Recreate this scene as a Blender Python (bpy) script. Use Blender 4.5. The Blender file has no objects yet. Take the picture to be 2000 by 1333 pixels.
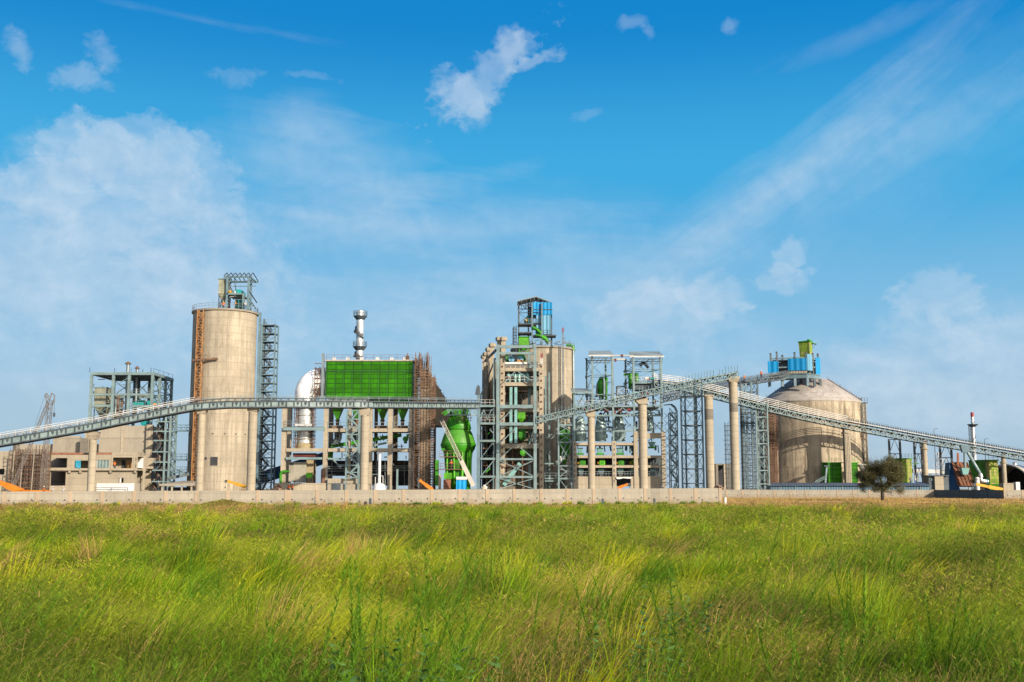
import bpy, math, random
import numpy as np
from mathutils import Vector as V, Matrix
random.seed(7); RNG = np.random.default_rng(11)
R = math.radians
SC = bpy.context.scene
COL = SC.collection
# ---------------------------------------------------------------- camera model (photo pixels 2000 x 1333)
F = 2200.0; EYE = 1.7; HOR = 955.0; CY = 666.5
PITCH = math.atan((HOR - CY) / F); SP, CP = math.sin(PITCH), math.cos(PITCH)
def _t(py, Y): return Y / (CP - (CY - py) / F * SP)
def X(px, Y, py=880): return (px - 1000) / F * _t(py, Y)
def Z(py, Y): v = (CY - py) / F; return EYE + _t(py, Y) * (SP + v * CP)
def Q(px, py, Y): return V((X(px, Y, py), Y, Z(py, Y)))
def S(n, Y): return n * Y / F
# ---------------------------------------------------------------- object helpers
ORG = {}
def _set(o, label=None, cat=None, group=None, kind=None):
    if label: o['label'] = label
    if cat: o['category'] = cat
    if group: o['group'] = group
    if kind: o['kind'] = kind
    return o
def T(name, label, cat, loc=(0, 0, 0), group=None):
    o = bpy.data.objects.new(name, None); COL.objects.link(o); o.location = loc
    o.empty_display_size = 0.5
    ORG[o.name] = V(loc)
    return _set(o, label, cat, group, 'thing')
class MB:
    def __init__(s): s.v = []; s.f = []; s.m = []; s.mi = 0
    def add(s, vs, fs):
        b = len(s.v); s.v.extend([tuple(p) for p in vs])
        for f in fs: s.f.append(tuple(i + b for i in f)); s.m.append(s.mi)
        return s
    def hexa(s, p):   # p: 4 bottom ccw + 4 top
        return s.add(p, [(3, 2, 1, 0), (4, 5, 6, 7), (0, 1, 5, 4), (1, 2, 6, 5), (2, 3, 7, 6), (3, 0, 4, 7)])
    def box(s, x0, x1, y0, y1, z0, z1):
        return s.hexa([(x0, y0, z0), (x1, y0, z0), (x1, y1, z0), (x0, y1, z0), (x0, y0, z1), (x1, y0, z1), (x1, y1, z1), (x0, y1, z1)])
    def pb(s, px0, px1, py0, py1, Y0, Y1):   # box given by photo extents at depth Y0
        pm = (py0 + (py1 if py1 else 950)) / 2
        return s.box(X(px0, Y0, pm), X(px1, Y0, pm), Y0, Y1, Z(py1, Y0) if py1 else 0.0, Z(py0, Y0))
    def bar(s, p, q, w, h=None):
        p, q = V(p), V(q); d = q - p
        if d.length < 1e-5: return s
        h = h or w; d.normalize()
        up = V((0, 0, 1)) if abs(d.z) < 0.95 else V((0, 1, 0))
        r = d.cross(up).normalized() * w / 2; u = r.cross(d).normalized() * h / 2
        return s.hexa([p - r - u, p + r - u, q + r - u, q - r - u, p - r + u, p + r + u, q + r + u, q - r + u])
    def tube(s, p, q, r, n=8, r2=None):
        p, q = V(p), V(q); d = (q - p).normalized(); r2 = r if r2 is None else r2
        up = V((0, 0, 1)) if abs(d.z) < 0.95 else V((1, 0, 0))
        a = d.cross(up).normalized(); b = d.cross(a)
        vs = []
        for c, rr in ((p, r), (q, r2)):
            for i in range(n):
                t = 2 * math.pi * i / n; vs.append(c + a * math.cos(t) * rr + b * math.sin(t) * rr)
        fs = [(i, (i + 1) % n, n + (i + 1) % n, n + i) for i in range(n)]
        fs += [tuple(reversed(range(n))), tuple(range(n, 2 * n))]
        return s.add(vs, fs)
    def path(s, pts, r, n=8):
        for a, b in zip(pts, pts[1:]): s.tube(a, b, r, n)
        return s
    def sweep(s, pts, rad, n=12):    # smooth connected tube through points
        pts = [V(p) for p in pts]; vs = []
        if not hasattr(rad, '__len__'): rad = [rad] * len(pts)
        a = None
        for i, p in enumerate(pts):
            d = (pts[min(i + 1, len(pts) - 1)] - pts[max(i - 1, 0)]).normalized()
            if a is None: a = d.cross(V((0, 1, 0.01))).normalized()
            a = (a - d * a.dot(d)).normalized(); b = d.cross(a)
            vs += [p + (a * math.cos(2 * math.pi * k / n) + b * math.sin(2 * math.pi * k / n)) * rad[i] for k in range(n)]
        fs = []
        for i in range(len(pts) - 1):
            fs += [(i * n + k, i * n + (k + 1) % n, (i + 1) * n + (k + 1) % n, (i + 1) * n + k) for k in range(n)]
        fs += [tuple(reversed(range(n))), tuple(range((len(pts) - 1) * n, len(pts) * n))]
        return s.add(vs, fs)
    def lathe(s, cx, cy, prof, n=32, cap=True):
        vs = []; m = len(prof)
        for r, z in prof:
            vs += [(cx + r * math.cos(2 * math.pi * k / n), cy + r * math.sin(2 * math.pi * k / n), z) for k in range(n)]
        fs = []
        for i in range(m - 1):
            fs += [(i * n + k, i * n + (k + 1) % n, (i + 1) * n + (k + 1) % n, (i + 1) * n + k) for k in range(n)]
        if cap: fs += [tuple(reversed(range(n))), tuple(range((m - 1) * n, m * n))]
        return s.add(vs, fs)
    def prism(s, pts, y0, y1):       # polygon in x,z extruded along y
        n = len(pts)
        vs = [(x, y0, z) for x, z in pts] + [(x, y1, z) for x, z in pts]
        fs = [tuple(range(n)), tuple(reversed(range(n, 2 * n)))] + [((i + 1) % n, i, n + i, n + (i + 1) % n) for i in range(n)]
        return s.add(vs, fs)
    def frustum(s, x0, x1, y0, y1, z1, a0, a1, b0, b1, z0):   # top rect at z1 down to bottom rect at z0
        return s.hexa([(a0, b0, z0), (a1, b0, z0), (a1, b1, z0), (a0, b1, z0), (x0, y0, z1), (x1, y0, z1), (x1, y1, z1), (x0, y1, z1)])
    def wall(s, x0, x1, z0, z1, y0, y1, holes):   # wall in xz with rectangular holes
        xs = sorted({x0, x1, *[min(max(h[k], x0), x1) for h in holes for k in (0, 1)]})
        zs = sorted({z0, z1, *[min(max(h[k], z0), z1) for h in holes for k in (2, 3)]})
        for a, b in zip(xs, xs[1:]):
            runs = []
            for c, d in zip(zs, zs[1:]):
                if any(h[0] <= (a + b) / 2 <= h[1] and h[2] <= (c + d) / 2 <= h[3] for h in holes): continue
                if runs and abs(runs[-1][1] - c) < 1e-6: runs[-1][1] = d
                else: runs.append([c, d])
            for c, d in runs: s.box(a, b, y0, y1, c, d)
        return s
    def build(s, name, mat, parent=None, smooth=False, **tags):
        me = bpy.data.meshes.new(name)
        if parent is not None: o0 = ORG[parent.name]
        else:
            a = np.array(s.v); o0 = V(((a[:, 0].min() + a[:, 0].max()) / 2, (a[:, 1].min() + a[:, 1].max()) / 2, a[:, 2].min()))
        me.from_pydata([(x - o0.x, y - o0.y, z - o0.z) for x, y, z in s.v], [], s.f)
        mats = mat if isinstance(mat, (list, tuple)) else [mat]
        for m in mats: me.materials.append(m)
        if len(mats) > 1: me.polygons.foreach_set('material_index', s.m)
        o = bpy.data.objects.new(name, me); COL.objects.link(o)
        if parent is not None: o.parent = parent
        else: o.location = o0
        ORG[o.name] = o0
        if smooth:
            me.polygons.foreach_set('use_smooth', [True] * len(me.polygons))
            try: me.set_sharp_from_angle(angle=R(40))
            except Exception: pass
        _set(o, **tags)
        return o
class MBS(MB):
    '''every primitive becomes a part of its own'''
    def __init__(s): super().__init__(); s.parts = []
    def add(s, vs, fs): s.parts.append(([tuple(p) for p in vs], fs)); return s
    def build(s, name, mat, parent=None, smooth=False, **tags):
        for vs, fs in s.parts: o = MB().add(vs, fs).build(name, mat, parent, smooth, **tags)
        return o
def dup(root, loc=None, delta=None, **tags):
    def rec(o, par):
        c = o.copy(); COL.objects.link(c); ORG[c.name] = ORG.get(o.name, V((0, 0, 0)))
        if par: c.parent = par
        for ch in [k for k in o.children]: rec(ch, c)
        return c
    r = rec(root, None)
    if loc is not None: r.location = loc
    if delta is not None: r.location = V(root.location) + V(delta)
    _set(r, **tags); return r
# ---------------------------------------------------------------- materials
class NT:
    def __init__(s, tree): s.t = tree; s.t.nodes.clear()
    def n(s, typ, **kw):
        o = s.t.nodes.new(typ)
        for k, v in kw.items():
            if k.startswith('i_'): o.inputs[int(k[2:]) if k[2:].isdigit() else k[2:].replace('_', ' ')].default_value = v
            else: setattr(o, k, v)
        return o
    def l(s, a, b): s.t.links.new(a, b)
    def val(s, sock, x):
        if isinstance(x, (int, float)): sock.default_value = x
        else: s.l(x, sock)
    def m(s, op, a, b=0.0, c=None, clamp=False):
        o = s.n('ShaderNodeMath', operation=op, use_clamp=clamp)
        s.val(o.inputs[0], a)
        if len(o.inputs) > 1: s.val(o.inputs[1], b)
        if c is not None: s.val(o.inputs[2], c)
        return o.outputs[0]
    def mix(s, f, a, b, typ='MIX'):
        o = s.n('ShaderNodeMix', data_type='RGBA', blend_type=typ)
        s.val(o.inputs[0], f)
        for k, x in ((6, a), (7, b)):
            if isinstance(x, tuple): o.inputs[k].default_value = (*x[:3], 1)
            else: s.l(x, o.inputs[k])
        return o.outputs[2]
    def noise(s, vec, scale, detail=4, rough=0.55, dist=0.0, out=0):
        o = s.n('ShaderNodeTexNoise'); o.inputs['Scale'].default_value = scale; o.inputs['Detail'].default_value = detail
        o.inputs['Roughness'].default_value = rough; o.inputs['Distortion'].default_value = dist
        if vec is not None: s.l(vec, o.inputs['Vector'])
        return o.outputs[out]
    def mapv(s, vec, sc, rot=(0, 0, 0)):
        o = s.n('ShaderNodeMapping'); o.inputs['Scale'].default_value = sc; o.inputs['Rotation'].default_value = rot
        s.l(vec, o.inputs['Vector']); return o.outputs[0]
    def ramp(s, f, lo, hi):
        o = s.n('ShaderNodeMapRange'); o.interpolation_type = 'SMOOTHSTEP'
        s.l(f, o.inputs[0]); o.inputs[1].default_value = lo; o.inputs[2].default_value = hi
        return o.outputs[0]
def newmat(name):
    m = bpy.data.materials.new(name); m.use_nodes = True
    nt = NT(m.node_tree); out = nt.n('ShaderNodeOutputMaterial'); b = nt.n('ShaderNodeBsdfPrincipled')
    nt.l(b.outputs[0], out.inputs[0]); geo = nt.n('ShaderNodeNewGeometry')
    return m, nt, b, geo.outputs['Position'], out
def sc_(c, k): return tuple(x * k for x in c)
K = 0.63   # the photograph is exposed bright: albedos are kept real and the exposure raised
def M_concrete(name, c, dark=0.55, pour=1.5, streak=0.6, stain=(0.12, 0.10, 0.08), stain_amt=0.35, bump=0.25, splash=0.0):
    c = sc_(c, K); stain = sc_(stain, K)
    m, nt, b, P, out = newmat(name)
    big = nt.ramp(nt.noise(P, 0.22, 5), 0.32, 0.7)
    fine = nt.noise(P, 3.0, 5, 0.65)
    st = nt.ramp(nt.noise(nt.mapv(P, (1, 1, 0.04)), 1.7, 7, 0.75), 0.40, 0.64)
    col = nt.mix(big, sc_(c, 1.0), sc_(c, dark + 0.2))
    col = nt.mix(nt.m('MULTIPLY', st, streak), col, sc_(c, dark))
    col = nt.mix(nt.m('MULTIPLY', nt.ramp(fine, 0.45, 0.75), 0.3), col, sc_(c, 1.25))
    sx = nt.n('ShaderNodeSeparateXYZ'); nt.l(P, sx.inputs[0])
    z = nt.m('ADD', sx.outputs[2], nt.m('MULTIPLY', fine, 0.06))
    fr = nt.m('FRACT', nt.m('DIVIDE', z, pour))
    line = nt.m('LESS_THAN', fr, 0.11)
    col = nt.mix(nt.m('MULTIPLY', line, 0.5), col, sc_(c, 0.5))
    # every lift of the slip form a little different
    wn = nt.n('ShaderNodeTexWhiteNoise'); wn.noise_dimensions = '1D'; nt.l(nt.m('FLOOR', nt.m('DIVIDE', z, pour)), wn.inputs['W'])
    col = nt.mix(nt.m('MULTIPLY', wn.outputs[0], 0.38), col, sc_(c, 0.7))
    s2 = nt.ramp(nt.noise(nt.mapv(P, (1, 1, 0.3)), 0.42, 8, 0.75, 0.6), 0.50, 0.66)
    col = nt.mix(nt.m('MULTIPLY', s2, stain_amt), col, stain)
    if splash:   # soil splashed up from the ground, and each bay plastered a little differently
        lim = nt.m('ADD', nt.m('MULTIPLY', nt.noise(P, 1.3, 6, 0.7), 1.5), -0.25)
        col = nt.mix(nt.m('MULTIPLY', nt.ramp(nt.m('SUBTRACT', lim, sx.outputs[2]), -0.25, 0.35), splash), col, (0.20, 0.145, 0.085))
        w3 = nt.n('ShaderNodeTexWhiteNoise'); w3.noise_dimensions = '1D'; nt.l(nt.m('FLOOR', nt.m('DIVIDE', sx.outputs[0], 2.77)), w3.inputs['W'])
        col = nt.mix(nt.m('MULTIPLY', w3.outputs[0], 0.35), col, sc_(c, 0.6))
    nt.l(col, b.inputs['Base Color']); b.inputs['Roughness'].default_value = 0.9
    bp = nt.n('ShaderNodeBump'); bp.inputs['Strength'].default_value = bump; bp.inputs['Distance'].default_value = 0.08
    nt.l(fine, bp.inputs['Height']); nt.l(bp.outputs[0], b.inputs['Normal'])
    return m
def M_paint(name, c, rough=0.5, metal=0.0, var=0.35, rust=0.0, rustc=(0.16, 0.07, 0.03), scale=0.7):
    c = sc_(c, K); m, nt, b, P, out = newmat(name)
    n1 = nt.ramp(nt.noise(P, scale, 6, 0.65), 0.3, 0.75)
    col = nt.mix(n1, sc_(c, 1 + var * 0.5), sc_(c, 1 - var))
    if rust:
        n2 = nt.ramp(nt.noise(P, 1.7, 7, 0.7), 0.55, 0.68)
        col = nt.mix(nt.m('MULTIPLY', n2, rust), col, rustc)
    nt.l(col, b.inputs['Base Color']); b.inputs['Metallic'].default_value = metal
    nt.l(nt.m('ADD', rough - 0.1, nt.m('MULTIPLY', n1, 0.25)), b.inputs['Roughness'])
    if not metal: b.inputs['Specular IOR Level'].default_value = 0.3
    return m
def M_panel(name, c, w, h, gap=0.05, line=(0.02, 0.03, 0.02), var=0.35, alt=None, rough=0.45, dim='XZ'):
    """sheet panels in a grid of seams, each sheet a little different"""
    c = sc_(c, K); alt = sc_(alt, K) if alt else None; m, nt, b, P, out = newmat(name)
    sx = nt.n('ShaderNodeSeparateXYZ'); nt.l(P, sx.inputs[0])
    u = nt.m('ADD', sx.outputs[0], nt.m('MULTIPLY', sx.outputs[1], 0.83)); z = sx.outputs[2]
    fu = nt.m('DIVIDE', u, w); fz = nt.m('DIVIDE', z, h)
    lu = nt.m('LESS_THAN', nt.m('FRACT', fu), gap / w); lz = nt.m('LESS_THAN', nt.m('FRACT', fz), gap / h)
    ln = nt.m('MAXIMUM', lu, lz)
    cv = nt.n('ShaderNodeCombineXYZ'); nt.l(nt.m('FLOOR', fu), cv.inputs[0]); nt.l(nt.m('FLOOR', fz), cv.inputs[1])
    wn = nt.n('ShaderNodeTexWhiteNoise'); nt.l(cv.outputs[0], wn.inputs['Vector'])
    col = nt.mix(wn.outputs[0], sc_(c, 1 - var), sc_(c, 1 + var * 0.6))
    col = nt.mix(nt.m('MULTIPLY', nt.ramp(nt.noise(P, 0.35, 6, 0.7), 0.42, 0.66), 0.5), col, sc_(c, 0.42))
    if alt: col = nt.mix(nt.m('GREATER_THAN', nt.m('FRACT', nt.m('MULTIPLY', wn.outputs[0], 7.3)), 0.55), col, alt)
    col = nt.mix(nt.m('MULTIPLY', nt.ramp(nt.noise(nt.mapv(P, (1, 1, 0.2)), 1.0, 5), 0.45, 0.75), 0.45), col, sc_(c, 0.5))
    col = nt.mix(nt.m('MULTIPLY', ln, 0.8), col, line)
    nt.l(col, b.inputs['Base Color']); b.inputs['Roughness'].default_value = rough; b.inputs['Specular IOR Level'].default_value = 0.12
    return m
def M_corr(name, c, pitch=0.3, var=0.3, rough=0.45, metal=0.0, vec='X'):
    c = sc_(c, K); m, nt, b, P, out = newmat(name)
    sx = nt.n('ShaderNodeSeparateXYZ'); nt.l(P, sx.inputs[0])
    u = nt.m('ADD', sx.outputs[0], nt.m('MULTIPLY', sx.outputs[1], 0.9))
    wv = nt.m('SINE', nt.m('MULTIPLY', u, 2 * math.pi / pitch))
    wn = nt.n('ShaderNodeTexWhiteNoise'); wn.noise_dimensions = '1D'; nt.l(nt.m('FLOOR', nt.m('DIVIDE', u, pitch * 3)), wn.inputs['W'])
    col = nt.mix(wn.outputs[0], sc_(c, 1 - var), sc_(c, 1 + var * 0.6))
    col = nt.mix(nt.m('MULTIPLY', nt.ramp(nt.noise(P, 0.8, 5), 0.45, 0.75), 0.4), col, sc_(c, 0.6))
    nt.l(col, b.inputs['Base Color']); b.inputs['Roughness'].default_value = rough; b.inputs['Metallic'].default_value = metal
    bp = nt.n('ShaderNodeBump'); bp.inputs['Strength'].default_value = 0.35; bp.inputs['Distance'].default_value = pitch * 0.2; b.inputs['Specular IOR Level'].default_value = 0.25
    nt.l(wv, bp.inputs['Height']); nt.l(bp.outputs[0], b.inputs['Normal'])
    return m
CONC = M_concrete('concrete_warm', (0.52, 0.44, 0.32), dark=0.6, pour=1.25, streak=0.5, stain_amt=0.22)
CONC_SILO = M_concrete('concrete_silo', (0.56, 0.475, 0.35), dark=0.44, pour=1.55, streak=0.8, stain=(0.22, 0.17, 0.11), stain_amt=0.6)
CONC_DOME = M_concrete('concrete_dome_wall', (0.66, 0.54, 0.38), dark=0.36, pour=1.6, streak=0.95, stain=(0.15, 0.115, 0.075), stain_amt=0.9)
CONC_GREY = M_concrete('concrete_grey', (0.44, 0.38, 0.29), dark=0.65, pour=3.0, streak=0.35, stain_amt=0.2)
CONC_DARK = M_concrete('concrete_unlit_grey', (0.24, 0.21, 0.17), dark=0.6, pour=1.4, streak=0.4, stain_amt=0.4)  # darker concrete copy; puts shade into the colour of the tower's side wall
CONC_ROOF = M_concrete('concrete_roof_white', (0.58, 0.52, 0.46), dark=0.5, pour=1.1, streak=0.5, stain=(0.25, 0.15, 0.09), stain_amt=0.5)
WALLM = M_concrete('boundary_wall_plaster', (0.46, 0.41, 0.325), dark=0.62, pour=0.62, streak=0.5, stain=(0.2, 0.17, 0.13), stain_amt=0.6, splash=0.7)
POSTM = M_concrete('boundary_post_pink', (0.53, 0.41, 0.285), dark=0.65, pour=5, streak=0.5, stain_amt=0.3, splash=0.6)
BRICK = M_paint('red_brick', (0.33, 0.15, 0.09), 0.9, 0, 0.5, scale=2.5)
STEEL = M_paint('steel_teal', (0.175, 0.265, 0.28), 0.5, 0.0, 0.35, rust=0.25)
STEEL_L = M_paint('steel_pale', (0.21, 0.30, 0.31), 0.5, 0.0, 0.3, rust=0.2)
STEEL_B = M_paint('steel_blue', (0.15, 0.235, 0.275), 0.5, 0.0, 0.35, rust=0.15)
STEEL_P = M_paint('steel_plate_pale', (0.225, 0.30, 0.30), 0.5, 0.0, 0.35, rust=0.3)
STEEL_D = M_paint('steel_dark', (0.075, 0.10, 0.115), 0.55, 0.0, 0.4, rust=0.35)
RAILW = M_paint('rail_white', (0.60, 0.58, 0.54), 0.55, 0.0, 0.3)
RAILG = M_paint('rail_grey', (0.22, 0.27, 0.29), 0.55, 0.0, 0.3)
GREEN = M_paint('green_paint', (0.036, 0.27, 0.004), 0.5, 0.0, 0.55, rust=0.4, rustc=(0.20, 0.26, 0.10))
GREEN_L = M_paint('green_paint_light', (0.10, 0.42, 0.012), 0.45, 0.0, 0.45, rust=0.15)
GREENP = M_panel('green_filter_panels', (0.036, 0.22, 0.001), 1.78, 0.95, 0.15, (0.006, 0.025, 0.004), 0.3)
GREENH = M_paint('green_hopper', (0.05, 0.25, 0.012), 0.5, 0.0, 0.5, rust=0.35, rustc=(0.16, 0.22, 0.09))
GREENY = M_panel('green_yellow_panels', (0.30, 0.42, 0.05), 0.55, 0.75, 0.06, (0.03, 0.10, 0.02), 0.3, alt=(0.42, 0.40, 0.12))
TEALP = M_paint('teal_machine', (0.02, 0.36, 0.36), 0.4, 0.0, 0.3)
TEALD = M_paint('teal_duct', (0.22, 0.44, 0.42), 0.42, 0.1, 0.3)
TANK = M_paint('tank_teal_metal', (0.38, 0.53, 0.53), 0.32, 0.2, 0.35)
SILVER = M_paint('silver_cladding', (0.86, 0.85, 0.83), 0.34, 0.6, 0.25)
FOIL = M_panel('white_foil', (1.25, 1.25, 1.24), 0.7, 0.6, 0.02, (0.5, 0.5, 0.5), 0.06, rough=0.6)
WHITE = M_paint('white_paint', (0.78, 0.77, 0.74), 0.5, 0.0, 0.15)
BEIGE = M_panel('beige_filter_panels', (0.42, 0.42, 0.30), 1.2, 0.55, 0.05, (0.12, 0.12, 0.09), 0.15)
RUST = M_paint('rust_scaffold', (0.20, 0.115, 0.075), 0.85, 0.0, 0.5)
BAMBOO = M_paint('brown_scaffold_pole', (0.27, 0.19, 0.125), 0.85, 0.0, 0.5)
RUSTB = M_corr('rust_brown_sheet', (0.26, 0.10, 0.05), 0.9, 0.3, 0.75)
BLUEC = M_corr('blue_cladding', (0.004, 0.33, 0.72), 0.8, 0.25, 0.6)
BLUEL = M_corr('pale_blue_cladding', (0.17, 0.46, 0.68), 0.8, 0.35, 0.55)
BLUED = M_corr('dark_blue_sheet', (0.018, 0.075, 0.17), 0.5, 0.25, 0.5)
BLUESHED = M_corr('blue_grey_shed_sheet', (0.10, 0.20, 0.28), 0.5, 0.3, 0.5)
ROOFG = M_corr('grey_roof_sheet', (0.30, 0.36, 0.36), 0.5, 0.25, 0.5)
ROOFN = M_corr('navy_roof_sheet', (0.10, 0.13, 0.18), 0.6, 0.25, 0.5)
BLUET = M_paint('blue_tarp', (0.02, 0.28, 0.42), 0.55, 0.0, 0.4)
ORANGE = M_paint('orange_boom', (0.75, 0.24, 0.02), 0.45, 0.0, 0.2)
ORANGEM = M_paint('orange_mast', (0.46, 0.22, 0.08), 0.6, 0.0, 0.35)
YELLOW = M_paint('yellow_boom', (0.72, 0.38, 0.03), 0.45, 0.0, 0.2)
RED = M_paint('red_paint', (0.36, 0.05, 0.05), 0.5, 0.0, 0.2)
MAROON = M_paint('maroon_block', (0.16, 0.04, 0.035), 0.6, 0.0, 0.3)
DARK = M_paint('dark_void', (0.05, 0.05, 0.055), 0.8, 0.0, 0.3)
GLASS = M_paint('green_grey_glass', (0.16, 0.26, 0.26), 0.12, 0.0, 0.3)
WOOD = M_paint('orange_wood', (0.50, 0.27, 0.11), 0.6, 0.0, 0.3)
GREYP = M_paint('grey_pipe', (0.28, 0.33, 0.34), 0.4, 0.4, 0.3)
BARK = M_paint('bark', (0.10, 0.075, 0.055), 0.95, 0.0, 0.5, scale=6)
SKIN = M_paint('skin_brown', (0.20, 0.11, 0.07), 0.6)
VEST = M_paint('orange_vest', (0.75, 0.18, 0.03), 0.7)
SHIRT = M_paint('pale_shirt', (0.55, 0.52, 0.48), 0.8)
SHIRTB = M_paint('blue_shirt', (0.10, 0.17, 0.32), 0.8)
TROUS = M_paint('dark_trousers', (0.05, 0.05, 0.07), 0.8)
TYRE = M_paint('tyre_black', (0.02, 0.02, 0.02), 0.9)
# ---------------------------------------------------------------- structural helpers
def col(root, px, w, pytop, Y, mat=STEEL, pybot=None, d=None, name='column', py=None):
    """a vertical column, photo px at row py"""
    x = X(px, Y, py or (pytop + (pybot or 950)) / 2); r = S(w, Y) / 2; d = d or 2 * r
    z0 = Z(pybot, Y) if pybot else 0
    return MB().box(x - r, x + r, Y - d / 2, Y + d / 2, z0, Z(pytop, Y)).build(name, mat, root)
def brace_x(mb, a, b, c, d, w=0.12):   # a bottom-left, b bottom-right, c top-right, d top-left
    mb.bar(a, c, w); mb.bar(V(b) + V((0, 0.02, 0)), V(d) + V((0, 0.02, 0)), w)
def rail(mb, p, q, h=1.1, step=1.6, w=0.06, rails=2):
    p, q = V(p), V(q); n = max(1, int((q - p).length / step)); up = V((0, 0, h))
    for i in range(n + 1):
        a = p.lerp(q, i / n); mb.bar(a, a + up, w)
    for k in range(rails):
        z = V((0, 0, h * (k + 1) / rails)); mb.bar(p + z, q + z, w)
def platform(root, x0, x1, y0, y1, z, mat=STEEL, th=0.25, railing=True, sides='flrb', rmat=None):
    MB().box(x0, x1, y0, y1, z - th, z).build('platform', mat, root)
    if railing:
        m = MB()
        if 'f' in sides: rail(m, (x0, y0, z), (x1, y0, z))
        if 'l' in sides: rail(m, (x0, y0, z), (x0, y1, z))
        if 'r' in sides: rail(m, (x1, y0, z), (x1, y1, z))
        if 'b' in sides: rail(m, (x0, y1, z), (x1, y1, z))
        m.build('railing', rmat or RAILG, root)
def frame3(root, x0, x1, y0, y1, zs, cw, mat, bw=None, brace=True, braw=0.1, nx=1, faces='flrb', colname='column', kbrace=False):
    """braced steel frame: columns at corners (and nx bays in front/back), a ring per level, bracing on every face"""
    bw = bw or cw * 0.8
    xs = [x0 + (x1 - x0) * i / nx for i in range(nx + 1)]
    for y in (y0, y1):
        for x in xs: MB().box(x - cw / 2, x + cw / 2, y - cw / 2, y + cw / 2, zs[0], zs[-1]).build(colname, mat, root)
    for z in zs[1:]:
        m = MB()
        for y in (y0, y1): m.box(x0 + cw / 2, x1 - cw / 2, y - bw / 2, y + bw / 2, z - bw, z - 0.004)
        for x in (x0, x1): m.box(x - bw / 2, x + bw / 2, y0 + cw / 2, y1 - cw / 2, z - bw, z - 0.004)
        m.build('level_beam', mat, root)
    if brace:
        m = MB()
        for z, zz in zip(zs, zs[1:]):
            if 'f' in faces:
                for a, b in zip(xs, xs[1:]):
                    if kbrace:
                        m.bar((a, y0, z), ((a + b) / 2, y0, zz - bw), braw); m.bar((b, y0, z), ((a + b) / 2, y0, zz - bw), braw)
                    else: brace_x(m, (a, y0, z), (b, y0, z), (b, y0, zz), (a, y0, zz), braw)
            if 'b' in faces:
                for a, b in zip(xs, xs[1:]): brace_x(m, (a, y1, z), (b, y1, z), (b, y1, zz), (a, y1, zz), braw)
            for x, k in ((x0, 'l'), (x1, 'r')):
                if k in faces: brace_x(m, (x, y0, z), (x, y1, z), (x, y1, zz), (x, y0, zz), braw)
        if m.v: m.build('bracing_lattice', mat, root)
def stair_zig(root, x0, x1, y0, y1, zs, mat, w=0.8, name='stair_flight'):
    """zigzag flights between levels, each flight a part"""
    for i, (z, zz) in enumerate(zip(zs, zs[1:])):
        m = MB(); a, b = (x0, x1) if i % 2 == 0 else (x1, x0); y = y0 + 0.25 * (y1 - y0) if i % 2 == 0 else y0 + 0.7 * (y1 - y0)
        for s in (-w / 2, w / 2):
            m.bar((a, y + s, z), (b, y + s, zz), 0.08, 0.3)
            m.bar((a, y + s, z + 1), (b, y + s, zz + 1), 0.06)
            for k in range(5):
                t = k / 4; p = V((a, y + s, z)).lerp(V((b, y + s, zz)), t); m.bar(p, p + V((0, 0, 1)), 0.05)
        n = max(4, int((zz - z) / 0.28))
        for k in range(n):
            t = (k + 0.5) / n; p = V((a, y, z)).lerp(V((b, y, zz)), t); m.box(p.x - 0.13, p.x + 0.13, y - w / 2, y + w / 2, p.z - 0.02, p.z + 0.02)
        m.build(name, mat, root)
def lattice_mast(mb, p, q, w, r=0.05, n=None):
    """square lattice mast between p and q"""
    p, q = V(p), V(q); d = (q - p); L = d.length; d.normalize()
    a = d.cross(V((0, 1, 0))).normalized() if abs(d.y) < 0.9 else V((1, 0, 0)); b = d.cross(a)
    cs = [a * w / 2 + b * w / 2, -a * w / 2 + b * w / 2, -a * w / 2 - b * w / 2, a * w / 2 - b * w / 2]
    for c in cs: mb.bar(p + c, q + c, r * 1.6)
    n = n or max(2, int(L / w))
    for i in range(n):
        s0, s1 = p + d * L * i / n, p + d * L * (i + 1) / n
        for k in range(4):
            c0, c1 = cs[k], cs[(k + 1) % 4]
            mb.bar(s0 + c0, s1 + c1, r) if i % 2 else mb.bar(s0 + c1, s1 + c0, r)
            mb.bar(s0 + c0, s0 + c1, r)
def clutter(root, px0, px1, py0, py1, Y0, Y1, n, mats, seed, name='pipe', thick=(.07, .24)):
    '''small pipes, struts and cable runs seen through an open frame, each a part'''
    r = random.Random(seed)
    for i in range(n):
        px, py, Y = r.uniform(px0, px1), r.uniform(py0, py1), r.uniform(Y0, Y1); k = r.random(); L = r.uniform(4, 16); m = MB()
        q = (px, min(py1, py + L)) if k < .45 else ((min(px1, px + L), py) if k < .8 else (min(px1, max(px0, px + r.choice((-1, 1)) * L * .7)), min(py1, py + L * .7)))
        if abs(q[0] - px) + abs(q[1] - py) < 2: continue
        w = r.uniform(*thick)
        (m.tube(Q(px, py, Y), Q(*q, Y), w / 2, 6) if r.random() < .6 else m.bar(Q(px, py, Y), Q(*q, Y), w)).build(name, r.choice(mats), root)
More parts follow.
